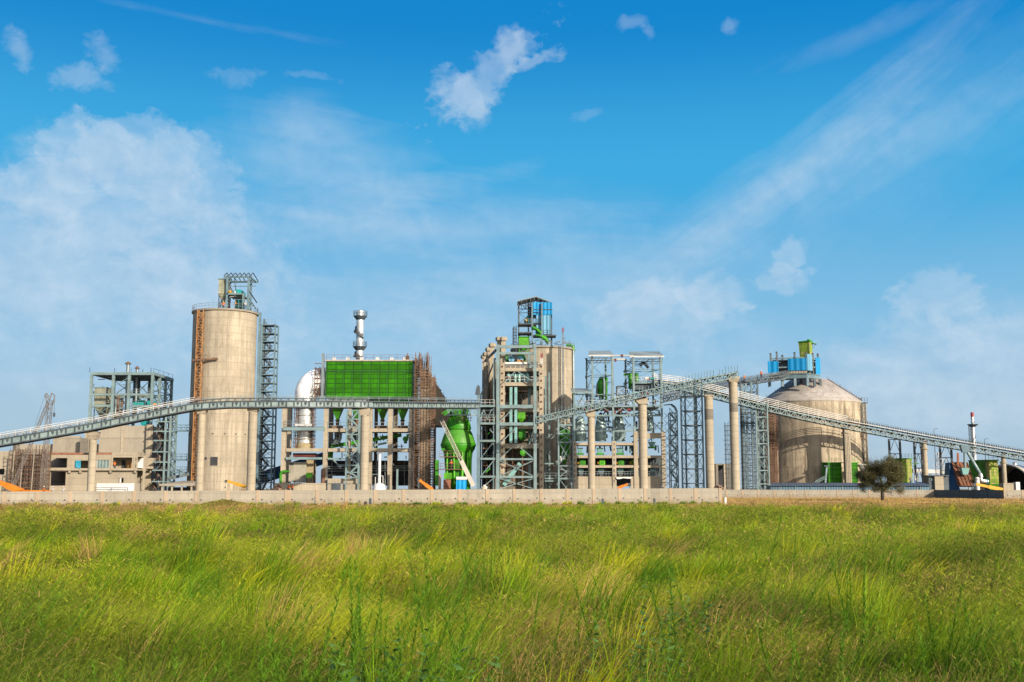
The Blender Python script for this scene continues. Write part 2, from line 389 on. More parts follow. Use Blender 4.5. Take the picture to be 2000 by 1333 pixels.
def scaffold(mb, x0, x1, y0, y1, z0, z1, sx, sz, r=0.05, jit=0.12, top=0.0, rnd=None):
    """tube scaffold grid on front, sides and back"""
    rnd = rnd or random
    nx = max(1, round((x1 - x0) / sx)); ny = max(1, round((y1 - y0) / sx)); nz = max(1, round((z1 - z0) / sz))
    for j in range(ny + 1):
        y = y0 + (y1 - y0) * j / ny
        for i in range(nx + 1):
            if 0 < j < ny and 0 < i < nx and rnd.random() < 0.5: continue
            x = x0 + (x1 - x0) * i / nx + rnd.uniform(-jit, jit)
            mb.bar((x, y, z0), (x + rnd.uniform(-jit, jit), y, z1 + rnd.uniform(0, top)), r * 2)
        for k in range(nz + 1):
            z = z0 + (z1 - z0) * k / nz + rnd.uniform(-jit, jit)
            mb.bar((x0 - rnd.uniform(0, .4), y, z), (x1 + rnd.uniform(0, .4), y, z + rnd.uniform(-jit, jit)), r * 1.7)
    for i in (0, nx):
        x = x0 + (x1 - x0) * i / nx
        for k in range(nz + 1):
            z = z0 + (z1 - z0) * k / nz; mb.bar((x, y0 - .2, z), (x, y1 + .2, z), r * 1.7)
    for k in range(nz // 2):
        z = z0 + (z1 - z0) * k * 2 / nz; zz = z + 2 * (z1 - z0) / nz
        mb.bar((x0, y0 - .06, z), (x1, y0 - .06, zz), r * 1.5) if k % 2 else mb.bar((x1, y0 - .06, z), (x0, y0 - .06, zz), r * 1.5)
# ---------------------------------------------------------------- camera, sun, sky
cam = bpy.data.cameras.new('camera'); co = bpy.data.objects.new('camera', cam); COL.objects.link(co)
cam.sensor_width = 36.0; cam.lens = 36.0 * F / 2000.0; cam.clip_end = 12000; cam.clip_start = 0.1
co.location = (0, 0, EYE); co.rotation_euler = (math.pi / 2 + PITCH, 0, 0); SC.camera = co
SUN_AZ, SUN_EL = R(40), R(20)     # to the right of straight behind the camera
sd = V((math.sin(SUN_AZ) * math.cos(SUN_EL), -math.cos(SUN_AZ) * math.cos(SUN_EL), math.sin(SUN_EL)))
sl = bpy.data.lights.new('sun', 'SUN'); sl.energy = 4.2; sl.angle = R(0.53); sl.color = (1.0, 0.88, 0.715)
so = bpy.data.objects.new('sun', sl); COL.objects.link(so); so.rotation_euler = (-sd).to_track_quat('-Z', 'Y').to_euler()
so.location = sd * 300
SC.view_settings.view_transform = 'Standard'; SC.view_settings.look = 'None'; SC.view_settings.exposure = 0.98; SC.view_settings.gamma = 1
SC.view_settings.use_curve_mapping = False
w = bpy.data.worlds.new('World'); SC.world = w; w.use_nodes = True
nt = NT(w.node_tree)
out = nt.n('ShaderNodeOutputWorld'); bg = nt.n('ShaderNodeBackground'); bg.inputs['Strength'].default_value = 0.065
nt.l(bg.outputs[0], out.inputs[0])
sky = nt.n('ShaderNodeTexSky', sky_type='NISHITA', sun_disc=False)
sky.sun_elevation = SUN_EL; sky.sun_rotation = R(180) - SUN_AZ
sky.altitude = 200; sky.air_density = 1.35; sky.dust_density = 0.6; sky.ozone_density = 2.2
tc = nt.n('ShaderNodeTexCoord'); D = tc.outputs['Generated']
sx = nt.n('ShaderNodeSeparateXYZ'); nt.l(D, sx.inputs[0])
az = nt.m('ARCTAN2', sx.outputs[0], sx.outputs[1]); el = nt.m('ARCSINE', sx.outputs[2])
cv = nt.n('ShaderNodeCombineXYZ'); nt.l(az, cv.inputs[0]); nt.l(nt.m('MULTIPLY', el, 1.25), cv.inputs[1]); AE = cv.outputs[0]
def ang(px, py):
    v = (CY - py) / F; d = V(((px - 1000) / F, CP - v * SP, SP + v * CP)).normalized()
    return math.atan2(d.x, d.y), math.asin(d.z)
# warp of the cloud outlines, three noise octaves of texture
wn1 = nt.n('ShaderNodeTexNoise'); wn1.inputs['Scale'].default_value = 14; wn1.inputs['Detail'].default_value = 5; nt.l(AE, wn1.inputs['Vector'])
wsx = nt.n('ShaderNodeSeparateColor'); nt.l(wn1.outputs['Color'], wsx.inputs[0])
azw = nt.m('ADD', az, nt.m('MULTIPLY', nt.m('SUBTRACT', wsx.outputs[0], 0.5), 0.05))
elw = nt.m('ADD', el, nt.m('MULTIPLY', nt.m('SUBTRACT', wsx.outputs[1], 0.5), 0.04))
AE2n = nt.n('ShaderNodeVectorMath', operation='ADD'); nt.l(AE, AE2n.inputs[0]); AE2n.inputs[1].default_value = (0.006, 0.010, 0.0)
N1 = nt.m('SUBTRACT', nt.noise(AE, 22, 9, 0.63, 0.3), 0.5)
RELIEF = nt.m('SUBTRACT', nt.m('SUBTRACT', nt.noise(AE, 22, 9, 0.58, 0.3), nt.noise(AE2n.outputs[0], 22, 9, 0.58, 0.3)), -0.0)
N3 = nt.m('SUBTRACT', nt.noise(AE, 70, 6, 0.62, 0.5), 0.5)         # fine edge
rotS = nt.mapv(nt.mapv(AE, (1, 1, 1), (0, 0, R(-38))), (1.0, 6.0, 1.0))
NS = nt.m('SUBTRACT', nt.noise(rotS, 7, 7, 0.6, 0.4), 0.5)         # streaks rising to the right
rotH = nt.mapv(nt.mapv(AE, (1, 1, 1), (0, 0, R(7))), (1.0, 5.0, 1.0))
NH = nt.m('SUBTRACT', nt.noise(rotH, 6, 7, 0.6, 0.6), 0.5)         # near level veils
PXR = 1 / F
def blob(px, py, rx, ry, rot, opac, amp, gain, kind='c', bias=0.0):
    a0, e0 = ang(px, py); c, s = math.cos(R(rot)), math.sin(R(rot))
    A, E = (azw, elw) if kind == 'c' else (az, el)
    dx = nt.m('SUBTRACT', A, a0); dy = nt.m('SUBTRACT', E, e0)
    u = nt.m('MULTIPLY', nt.m('ADD', nt.m('MULTIPLY', dx, c), nt.m('MULTIPLY', dy, s)), 1 / (rx * PXR))
    v = nt.m('MULTIPLY', nt.m('SUBTRACT', nt.m('MULTIPLY', dy, c), nt.m('MULTIPLY', dx, s)), 1 / (ry * PXR))
    r = nt.m('SQRT', nt.m('ADD', nt.m('MULTIPLY', u, u), nt.m('MULTIPLY', v, v)))
    b = nt.m('SUBTRACT', 1.0 + bias, r)
    tex = {'c': nt.m('ADD', nt.m('MULTIPLY', N1, amp), nt.m('MULTIPLY', N3, amp * 0.8)),
           's': nt.m('ADD', nt.m('MULTIPLY', NS, amp), nt.m('MULTIPLY', N1, amp * 0.3)),
           'h': nt.m('ADD', nt.m('MULTIPLY', NH, amp), nt.m('MULTIPLY', N1, amp * 0.4))}[kind]
    dn = nt.m('MULTIPLY', nt.m('ADD', b, tex), gain, clamp=True)
    dn = nt.m('SMOOTH_MIN', dn, 1.0, 0.3)
    return nt.m('MULTIPLY', dn, opac, clamp=True)
CLOUDS = [
    # left bank of cumulus: crisp crown, soft body running down to the horizon
    (172, 292, 92, 76, 8, 0.34, 0.75, 6, 'c'), (260, 300, 120, 86, -6, 0.34, 0.75, 6, 'c'), (355, 345, 115, 86, -14, 0.30, 0.8, 5, 'c'), (95, 365, 90, 52, 10, 0.30, 0.9, 5, 'c'), (215, 370, 190, 120, 0, .25, .6, 3, 'c'),
    (230, 400, 250, 170, 0, 0.36, 0.5, 1.9, 'c'), (110, 520, 500, 170, 0, 0.50, 0.55, 1.5, 'c'), (390, 520, 190, 110, 5, 0.34, 0.8, 1.9, 'c'), (-80, 500, 240, 190, 0, 0.30, 0.5, 1.6, 'c'), (420, 600, 200, 90, 0, .25, .8, 1.6, 'c'),
    # veil between
    (620, 320, 270, 120, -6, 0.40, 0.9, 1.1, 'h'), (600, 235, 120, 60, 0, 0.22, 1.0, 1.3, 'h'), (800, 375, 260, 38, 12, 0.26, 1.3, 1.3, 'h'), (800, 450, 560, 60, 2, 0.40, 1.0, 1.0, 'h'),
    # small torn cloud over the centre
    (955, 150, 150, 44, 36, 0.44, 1.7, 1.9, 'c'), (1050, 128, 80, 17, 16, 0.40, 1.8, 1.8, 'c'), (900, 190, 62, 50, -30, 0.40, 1.7, 1.8, 'c'), (1000, 90, 34, 46, 20, 0.38, 1.5, 1.8, 'c'), (925, 225, 36, 34, 60, .22, 1.8, 1.6, 'c'),
    # scraps
    (160, 155, 70, 26, 10, 0.34, 1.9, 1.5, 'c'), (205, 120, 26, 38, 10, 0.30, 1.8, 1.5, 'c'), (48, 100, 40, 36, -20, 0.36, 1.7, 1.6, 'c'), (1228, 42, 34, 16, 10, 0.24, 1.8, 1.5, 'c'), (1262, 62, 26, 12, -35, 0.2, 1.8, 1.5, 'c'), (1435, 45, 24, 18, 50, 0.26, 1.7, 1.5, 'c'),
    (1155, 238, 34, 14, 25, 0.16, 1.8, 1.5, 'c'), (400, 40, 260, 10, -4, 0.10, 3.0, 1.0, 'h'), (475, 156, 60, 13, 8, 0.16, 2.4, 1.6, 'c'), (600, 157, 80, 10, 0, 0.16, 2.4, 1.6, 'c'),
    # cirrus fan on the right
    (1560, 330, 620, 62, 37, 0.30, 1.2, 0.9, 's'), (1440, 420, 430, 85, 30, 0.30, 1.0, 0.9, 's'), (1760, 280, 480, 60, 22, 0.22, 1.3, 0.9, 's'), (1700, 330, 520, 150, 28, 0.20, .9, 0.9, 's'), (1700, 60, 220, 26, 14, 0.14, 1.6, 1.0, 's'),
    # low cumulus on the right
    (1300, 615, 180, 75, 0, 0.42, 0.7, 2.0, 'c'), (1250, 592, 80, 50, 0, 0.30, 1.3, 3, 'c'), (1400, 578, 78, 56, 0, 0.36, 1.3, 3, 'c'), (1545, 515, 44, 34, 40, 0.36, 2.2, 2.0, 'c'), (1530, 548, 64, 28, 0, 0.40, 2.0, 2.2, 'c'),
    (1835, 577, 82, 48, 0, 0.40, 1.3, 3, 'c'), (1870, 740, 330, 160, 12, 0.55, 0.45, 1.6, 'c'), (1650, 810, 280, 80, 0, 0.3, 0.8, 1.3, 'c'), (1980, 670, 110, 60, 0, 0.28, 0.7, 2.2, 'c'), (1780, 650, 200, 40, 8, .22, .9, 1.8, 'c'),
    # low haze of cloud
    (720, 440, 700, 110, 2, .22, .8, 1.0, 'h'), (900, 560, 600, 90, 0, .22, .8, 1.0, 'h'),
    (60, 640, 560, 150, 0, .30, .5, 1.3, 'c'), (480, 690, 420, 120, 0, .24, .6, 1.2, 'c'), (1100, 560, 420, 110, 10, .26, .8, 1.0, 'h'), (1500, 720, 420, 120, 6, .24, .6, 1.2, 'c'),
    (1000, 700, 620, 130, 0, 0.34, 0.8, 1.1, 'h'), (700, 620, 500, 90, 0, 0.26, 1.2, 1.0, 'h'), (150, 740, 420, 100, 0, 0.26, 1.0, 1.1, 'h'),
]
clear = None
for c in CLOUDS:
    d = nt.m('SUBTRACT', 1.0, blob(*c))
    clear = d if clear is None else nt.m('MULTIPLY', clear, d)
cloud = nt.m('SUBTRACT', 1.0, clear)
er = nt.n('ShaderNodeValToRGB'); cr = er.color_ramp; cr.interpolation = 'EASE'
EL0 = nt.m('MULTIPLY', el, 1 / 1.5708)
nt.l(EL0, er.inputs[0])
STOPS = [(0.0, (3.3, 4.3, 5.2)), (0.035, (2.9, 4.3, 5.5)), (0.085, (1.75, 4.0, 6.0)), (0.175, (0.35, 3.15, 5.9)), (0.265, (0.0, 1.85, 4.9)), (0.45, (0.05, 1.1, 3.6)), (1.0, (0.1, 0.7, 2.4))]
while len(cr.elements) < len(STOPS): cr.elements.new(0.5)
for e, (p, c) in zip(cr.elements, STOPS): e.position = p; e.color = (c[0] / 8, c[1] / 8, c[2] / 8, 1)
vm = nt.n('ShaderNodeVectorMath', operation='SCALE'); nt.l(er.outputs[0], vm.inputs[0]); vm.inputs['Scale'].default_value = 8.0
air = nt.mix(0.04, vm.outputs[0], sky.outputs[0])
cc = nt.mix(nt.m('ADD', nt.m('ADD', 0.5, nt.m('MULTIPLY', N1, 0.9)), nt.m('MULTIPLY', RELIEF, 1.6), clamp=True), (3.3, 4.6, 6.0), (5.3, 6.1, 6.9))
skyc = nt.mix(nt.m('MULTIPLY', cloud, 0.88), air, cc)
# wide glow round the sun, added to the unseen sky as fill light
dp = nt.n('ShaderNodeVectorMath', operation='DOT_PRODUCT'); nt.l(D, dp.inputs[0]); dp.inputs[1].default_value = sd
gl = nt.m('POWER', nt.m('MAXIMUM', dp.outputs['Value'], 0.0), 3.0)
nt.l(nt.mix(gl, skyc, (21, 19.5, 17.5)), bg.inputs['Color'])
w.cycles.sampling_method = 'MANUAL'; w.cycles.sample_map_resolution = 512
# ---------------------------------------------------------------- ground
def M_soil(name, c1, c2, c3, s=0.15):
    m, nt, b, P, out = newmat(name)
    c = nt.mix(nt.ramp(nt.noise(P, s, 6, 0.6), 0.35, 0.65), c1, c2)
    c = nt.mix(nt.ramp(nt.noise(P, 1.5, 6, 0.7), 0.5, 0.7), c, c3)
    nt.l(c, b.inputs['Base Color']); b.inputs['Roughness'].default_value = 0.95
    bp = nt.n('ShaderNodeBump'); bp.inputs['Strength'].default_value = 0.6; nt.l(nt.noise(P, 6, 6), bp.inputs['Height']); nt.l(bp.outputs[0], b.inputs['Normal'])
    return m
SOIL = M_soil('field_soil', (0.13, 0.12, 0.03), (0.20, 0.14, 0.06), (0.09, 0.10, 0.02))
YARD = M_soil('yard_dust', (0.30, 0.25, 0.18), (0.22, 0.18, 0.13), (0.36, 0.30, 0.22))
MB().add([(-5000, -200, 0), (5000, -200, 0), (5000, 9000, 0), (-5000, 9000, 0)], [(0, 1, 2, 3)]).build('ground', SOIL, kind='structure')
WA, WB = V((-49.5, 104, 0)), V((22.3, 122, 0))       # near wall ends
FW = 209.0
MB().add([(-400, WA.y - 18, .004), (WA.x, WA.y + .6, .004), (WB.x, WB.y + .6, .004), (WB.x, FW + .5, .004), (400, FW + .5, .004), (400, 520, .004), (-400, 520, .004)], [(0, 1, 2, 3, 4, 5, 6)]).build('yard', YARD, kind='structure')
# ---------------------------------------------------------------- boundary walls
def wall_along(root, A, B, n, zA, zB, th=0.22, post_w=0.34, thick=()):
    A, B = V(A), V(B); d = (B - A); d.z = 0; e = d.normalized(); nrm = V((e.y, -e.x, 0))   # nrm faces the camera
    def slab(p, q, z0, z1a, z1b, off, t):
        a, b = p + nrm * off, q + nrm * off; c, dd = q + nrm * (off - t), p + nrm * (off - t)
        return [(a.x, a.y, z0), (b.x, b.y, z0), (c.x, c.y, z0), (dd.x, dd.y, z0), (a.x, a.y, z1a), (b.x, b.y, z1b), (c.x, c.y, z1b), (dd.x, dd.y, z1a)]
    for i in range(n + 1):
        t = i / n; p = A.lerp(B, t); z = zA + (zB - zA) * t; hw = post_w / 2 * (1.9 if i in thick else 1)
        MB().hexa(slab(p - e * hw, p + e * hw, 0, z + .02, z + .02, th / 2 + .05, th + .1)).build('post', POSTM, root)
        if i < n:
            t2 = (i + 1) / n; q = A.lerp(B, t2); z2 = zA + (zB - zA) * t2
            m = MB(); m.hexa(slab(p + e * hw, q - e * hw, 0, z, z2, th / 2, th))
            m.mi = 1
            L = (q - p).length
            for s_, zz in ((0.14, .42), (0.84, .45), (0.5 + random.uniform(-.3, .3), .3)):
                o_ = p + e * L * s_; o_.z = 0
                zc = z * zz
                m.hexa(slab(o_ - e * .07, o_ + e * .07, zc - .06, zc + .06, zc + .06, th / 2 + .012, .02))
            m.build('panel', [WALLM, DARK], root)
nw = T('boundary_wall', 'long plastered boundary wall with pinkish posts, along the field before the silo', 'wall', (WA.x, WA.y, 0))
wall_along(nw, WA, WB, 26, 1.42, 1.76, thick=(10,))
rt = T('boundary_wall', 'short far boundary wall with many narrow pinkish posts, behind the lone dark tree', 'wall', (WB.x + .5, FW, 0))
xe = X(1822, FW, 965)
wall_along(rt, (X(1388, FW, 965), FW, 0), (xe, FW, 0), 14, 1.52, 1.5)
FX, FY = X(1958, 186, 965), 186.0
sh = T('boundary_wall', 'dark shaded stretch of boundary wall running toward the field near the right edge', 'wall', (xe, FW, 0))
m = MB()
for i in range(5):
    a = V((xe + .3, FW - .1, 0)).lerp(V((FX, FY, 0)), i / 5); b = V((xe + .3, FW - .1, 0)).lerp(V((FX, FY, 0)), (i + 1) / 5)
    m.hexa([(a.x, a.y, 0), (b.x - .03, b.y + .04, 0), (b.x + .2, b.y + .2, 0), (a.x + .2, a.y + .2, 0), (a.x, a.y, 1.5), (b.x - .03, b.y + .04, 1.48), (b.x + .2, b.y + .2, 1.48), (a.x + .2, a.y + .2, 1.5)])
m.build('panel', M_concrete('wall_shaded_plaster', (0.25, 0.23, 0.2), pour=.6), sh)  # plaster colour darkened to paint the shade on this stretch
s2 = T('boundary_wall', 'pale end stretch of boundary wall beside the arched shed at the right edge', 'wall', (FX, FY, 0))
wall_along(s2, (FX + .3, FY, 0), (FX + 24.3, FY + 1.5, 0), 8, 1.48, 1.48)
# small marker posts standing in the grass before the wall
for px, py0, Y, mt, lab in ((723, 975, 112, STEEL_D, 'short dark marker post before the middle of the boundary wall'), (1177, 976, 113, STEEL_D, 'short dark marker stake by the wall, left of the corner pair'),
                       (1278, 975, 113, STEEL_D, 'short dark marker stake by the wall, nearest the wall corner'), (1417, 973, 118, WHITE, 'white marker post standing just past the boundary wall corner')):
    x = X(px, Y, 980)
    m = MB(); m.box(x - .11, x + .11, Y - .11, Y + .11, 0, Z(py0, Y)); m.frustum(x - .11, x + .11, Y - .11, Y + .11, Z(py0, Y) + .003, x - .11, x + .11, Y - .11, Y + .11, Z(py0, Y))
    m.lathe(x, Y, [(.11, Z(py0, Y) + .003), (.07, Z(py0, Y) + .08), (.01, Z(py0, Y) + .1)], 8)
    m.build('marker_post', mt, label=lab, cat='post')
# ---------------------------------------------------------------- grass field
def vnoise(x, y, s, seed):
    g = np.random.default_rng(seed).random((256, 256)); x = x / s; y = y / s
    xi = np.floor(x).astype(int); yi = np.floor(y).astype(int); fx = x - xi; fy = y - yi
    fx = fx * fx * (3 - 2 * fx); fy = fy * fy * (3 - 2 * fy)
    a = g[xi % 256, yi % 256]; b = g[(xi + 1) % 256, yi % 256]; c = g[xi % 256, (yi + 1) % 256]; d = g[(xi + 1) % 256, (yi + 1) % 256]
    return (a * (1 - fx) + b * fx) * (1 - fy) + (c * (1 - fx) + d * fx) * fy
def fbm(x, y, s, seed, n=4):
    v = 0; a = 1; t = 0
    for i in range(n): v = v + a * vnoise(x, y, s / 2 ** i, seed + i); t += a; a *= .5
    return v / t
def smooth(a, b, x): t = np.clip((x - a) / (b - a), 0, 1); return t * t * (3 - 2 * t)
def wall_y(x):   # last y of the field at x
    y = WA.y + (WB.y - WA.y) * (x - WA.x) / (WB.x - WA.x)
    y = np.where(x > WB.x, FW, y)
    return np.where(x > xe, np.clip(FW + (FY - FW) * (x - xe) / (FX - xe), FY, FW), y)
def strips(x, y, h, wd, tipx, tipy, colr, tipc, segs):
    """bent blades, one ribbon each; returns verts, quads+tris index arrays, colours"""
    n = len(x); th = RNG.uniform(0, math.pi, n); dx, dy = np.cos(th) * wd / 2, np.sin(th) * wd / 2
    V_, C_ = [], []
    for k in range(segs + 1):
        t = k / segs; bx = x + tipx * t ** 1.8; by = y + tipy * t ** 1.8
        drop = np.hypot(tipx, tipy)
        bz = h * (t - 0.28 * np.minimum(drop / np.maximum(h, .05), 1.4) * t ** 3)
        c = colr * (1 - t ** 1.5) + tipc * t ** 1.5
        if k < segs:
            wk = 1 - 0.55 * t
            V_ += [np.stack([bx - dx * wk, by - dy * wk, bz], 1), np.stack([bx + dx * wk, by + dy * wk, bz], 1)]; C_ += [c, c]
        else: V_.append(np.stack([bx, by, bz], 1)); C_.append(c)
    m = 2 * segs + 1
    vs = np.stack(V_, 1).reshape(-1, 3); cs = np.stack(C_, 1).reshape(-1, 3); b = np.arange(n) * m
    quads = [np.stack([b + 2 * k, b + 2 * k + 1, b + 2 * k + 3, b + 2 * k + 2], 1) for k in range(segs - 1)]
    q = np.concatenate(quads) if quads else np.zeros((0, 4), int)
    tr = np.stack([b + 2 * segs - 2, b + 2 * segs - 1, b + 2 * segs], 1)
    return vs, q, tr, cs
def mesh_np(name, parts, mat, **tags):
    vo = 0; Vs, Qs, Ts, Cs = [], [], [], []
    for v, q, t, c in parts:
        Vs.append(v); Qs.append(q + vo); Ts.append(t + vo); Cs.append(c); vo += len(v)
    v = np.concatenate(Vs); q = np.concatenate(Qs); t = np.concatenate(Ts); c = np.concatenate(Cs)
    me = bpy.data.meshes.new(name); me.vertices.add(len(v)); me.vertices.foreach_set('co', v.astype(np.float32).ravel())
    nl = q.size + t.size; me.loops.add(nl); me.loops.foreach_set('vertex_index', np.concatenate([q.ravel(), t.ravel()]).astype(np.int32))
    me.polygons.add(len(q) + len(t))
    me.polygons.foreach_set('loop_start', np.concatenate([np.arange(len(q)) * 4, q.size + np.arange(len(t)) * 3]).astype(np.int32))
    a = me.color_attributes.new('tint', 'FLOAT_COLOR', 'POINT')
    a.data.foreach_set('color', np.concatenate([c, np.ones((len(c), 1))], 1).astype(np.float32).ravel())
    me.update(calc_edges=True); me.materials.append(mat)
    o = bpy.data.objects.new(name, me); COL.objects.link(o); _set(o, **tags); return o
def M_leaf(name, trans=0.35, rough=0.55):
    m = bpy.data.materials.new(name); m.use_nodes = True; nt = NT(m.node_tree); out = nt.n('ShaderNodeOutputMaterial')
    at = nt.n('ShaderNodeAttribute', attribute_name='tint'); b = nt.n('ShaderNodeBsdfPrincipled'); tr = nt.n('ShaderNodeBsdfTranslucent'); mx = nt.n('ShaderNodeMixShader')
    b.inputs['Roughness'].default_value = rough; b.inputs['Specular IOR Level'].default_value = 0.1
    nt.l(at.outputs['Color'], b.inputs['Base Color']); nt.l(at.outputs['Color'], tr.inputs['Color'])
    mx.inputs[0].default_value = trans; nt.l(b.outputs[0], mx.inputs[1]); nt.l(tr.outputs[0], mx.inputs[2]); nt.l(mx.outputs[0], out.inputs[0]); return m
GRASSM = M_leaf('grass_blades', .45)
HALF = 1000 / F * 1.16
def scatter(y0, y1, dens, xmin=None):
    n = int((y1 ** 2 - y0 ** 2) * HALF * dens); y = np.sqrt(RNG.uniform(y0 ** 2, y1 ** 2, n)); x = RNG.uniform(-1, 1, n) * (y * HALF + 1.5)
    k = y < wall_y(x) - 0.25
    return x[k], y[k]
def canopy(x, y):
    """height of the grass canopy: tall and uneven near, low and dry toward the wall"""
    ft = smooth(96, 66, y + 16 * (fbm(x, y * .35, 16.0, 31) - .5))
    hum = fbm(x, y * .75, 2.0, 15); sm = fbm(x, y, .8, 77, 2); big = fbm(x, y * .6, 8.0, 25)
    h = (0.20 + 0.60 * ft) * (0.12 + 1.15 * hum + 0.45 * (big - .35) + 0.35 * (sm - .5))
    return np.clip(h, .1, 1.15), ft
def tint(x, y, ft, n, bright=1.0):
    big = fbm(x, y * .8, 7.0, 5); far = fbm(x, y * .35, 16.0, 31); r = RNG.random(n)[:, None]
    g1, g2 = np.array([.15, .265, .008]), np.array([.42, .455, .012]); dry = np.array([.50, .32, .115])
    pm = (smooth(.40, .64, far * .5 + big * .5 + RNG.normal(0, .06, n)) * (.35 + .65 * smooth(6, 17, y)))[:, None]
    v0 = (smooth(13, 5.5, y + 5 * (fbm(x, y, 2.0, 171) - .5)) * .75)[:, None]; c = (g1 * (1 - pm) + g2 * pm) * (1 - v0) + np.array([.085, .17, .008]) * v0; c = c * (.7 + .6 * r)   # darker green blended in close to the camera
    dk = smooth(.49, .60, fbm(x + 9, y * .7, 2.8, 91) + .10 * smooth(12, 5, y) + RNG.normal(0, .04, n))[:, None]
    c = c * (1 - dk) + np.array([.062, .135, .008]) * (.5 + .9 * r) * dk                 # noise patches of darker green, more of them close to the camera
    isdry = (RNG.random(n) < 0.07 + 0.30 * smooth(.52, .72, fbm(x, y, 1.7, 131)) + 0.8 * (1 - ft) * smooth(.22, .5, fbm(x, y * .3, 22, 141)) + .85 * smooth(52, 72, y + 14 * fbm(x, y, 9, 151)) * np.maximum(smooth(-4, -16, x), .6 * smooth(14, 26, x)))[:, None]
    c = np.where(isdry, dry * (.55 + .75 * r), c)
    return c * bright, isdry, dk, r
def grass_zone(y0, y1, dens, wd, segs):
    x, y = scatter(y0, y1, dens); n = len(x); hc, ft = canopy(x, y)
    keep = RNG.random(n) < 0.12 + 1.25 * smooth(.30, .62, fbm(x, y * .7, 1.2, 19)); x, y, hc, ft = x[keep], y[keep], hc[keep], ft[keep]; n = len(x)
    h = hc * RNG.uniform(.6, 1.25, n)
    wind = 0.35 + 0.6 * fbm(x + 40, y, 3.0, 51); aimed = .15 + (fbm(x, y, 4.0, 61, 3) - .5) * 3.2 + RNG.normal(0, .75, n)
    L = h * wind * RNG.uniform(.4, 1.5, n); tx, ty = np.cos(aimed) * L, np.sin(aimed) * L
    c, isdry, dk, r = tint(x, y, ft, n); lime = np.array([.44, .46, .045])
    tip = np.where(isdry, c * 1.15, c * .55 + lime * (.6 + .7 * r) * .45); tip = tip * (1 - .6 * dk) + c * .6 * dk
    return strips(x, y, h, wd * RNG.uniform(.6, 1.4, n), tx, ty, c * .9, tip, segs)
def fleck_zone(y0, y1, dens, ln, wd):
    """loose seed panicles: short threads pointing every way near the top of the canopy"""
    x, y = scatter(y0, y1, dens); n = len(x); hc, ft = canopy(x, y)
    keep = RNG.random(n) < 0.15 + 1.3 * smooth(.35, .62, fbm(x, y * .8, 1.0, 211)); x, y, hc, ft = x[keep], y[keep], hc[keep], ft[keep]; n = len(x)
    z = hc * RNG.uniform(.62, 1.12, n); a = RNG.uniform(0, 2 * math.pi, n); L = ln * RNG.uniform(.5, 1.5, n) * (.5 + .5 * ft)
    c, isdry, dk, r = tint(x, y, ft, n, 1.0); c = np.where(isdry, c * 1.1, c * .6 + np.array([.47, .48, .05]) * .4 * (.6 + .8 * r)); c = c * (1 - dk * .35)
    up = RNG.uniform(-.2, .9, n)
    v, q, t, cs = strips(x, y, L * .5, wd * RNG.uniform(.6, 1.4, n), np.cos(a) * L, np.sin(a) * L * .8, c * .85, c * 1.1, 2)
    zz = v.reshape(n, 5, 3); zz[:, :, 2] = zz[:, :, 2] * np.sign(up)[:, None] * np.maximum(.3, abs(up))[:, None] * 1.6 + z[:, None]
    return zz.reshape(-1, 3), q, t, cs
GZ = [grass_zone(3.2, 8, 2500, .006, 4), grass_zone(8, 15, 1500, .008, 3), grass_zone(15, 28, 640, .0115, 3), grass_zone(28, 66, 170, .021, 2), grass_zone(66, 125, 44, .05, 2), grass_zone(125, 208, 10, .09, 2),
      fleck_zone(3.2, 8, 1700, .075, .005), fleck_zone(8, 15, 1600, .085, .0075), fleck_zone(15, 28, 850, .115, .011), fleck_zone(28, 66, 210, .18, .021), fleck_zone(66, 125, 30, .3, .05)]
def tussocks():
    '''clumps of longer grass, each leaning its own way and with its own tint'''
    P = []
    for y0, y1, d in ((3.6, 9, 1.5), (9, 18, 1.1), (18, 34, .75), (34, 70, .28)):
        x, y = scatter(y0, y1, d); P += list(zip(x, y))
    for k in range(150):
        t = random.random(); p = WA.lerp(WB, t); P.append((p.x, p.y - random.uniform(.5, 1.6)))
    out_ = []
    for seg, lo, hi in ((4, 0, 10), (3, 10, 20), (2, 20, 400)):
        q = np.array([p for p in P if lo <= p[1] < hi]); n = len(q)
        nb = {4: 130, 3: 100, 2: 64}[seg]; m = n * nb
        rad = np.repeat(RNG.uniform(.10, .34, n), nb); cx, cy = np.repeat(q[:, 0], nb), np.repeat(q[:, 1], nb); a = RNG.uniform(0, 2 * math.pi, m); rr = np.sqrt(RNG.random(m)) * rad
        x, y = cx + rr * np.cos(a), cy + rr * np.sin(a)
        near_wall = np.repeat(q[:, 1] > 95, nb); hh = np.repeat(RNG.uniform(.62, 1.08, n), nb) * np.where(near_wall, .55, 1.0); h = hh * RNG.uniform(.55, 1.15, m)
        aim = np.repeat(RNG.normal(.05, .75, n), nb) + RNG.normal(0, .4, m) + .35 * (a % 1 - .5); L = h * np.repeat(RNG.uniform(.25, .95, n), nb) * RNG.uniform(.6, 1.3, m)
        tx, ty = np.cos(aim) * L + np.cos(a) * rr * .5, np.sin(aim) * L + np.sin(a) * rr * .5
        kind = np.repeat(RNG.random(n), nb)[:, None]; r = RNG.random(m)[:, None]
        c = np.where(kind < .36, np.array([.07, .165, .008]), np.where(kind < .72, np.array([.17, .29, .010]), np.where(kind < .92, np.array([.40, .43, .015]), np.array([.42, .29, .10])))) * (.6 + .75 * r)
        wd = np.clip(cy * .00062, .0055, .05) * RNG.uniform(.6, 1.3, m)
        out_.append(strips(x, y, h, wd, tx, ty, c * .9, c * np.array([1.35, 1.2, 1.2]), seg))
    return out_
GZ += tussocks()
mesh_np('grass', GZ, GRASSM, kind='stuff', label='wind blown yellow green grass filling the field before the wall', cat='grass')
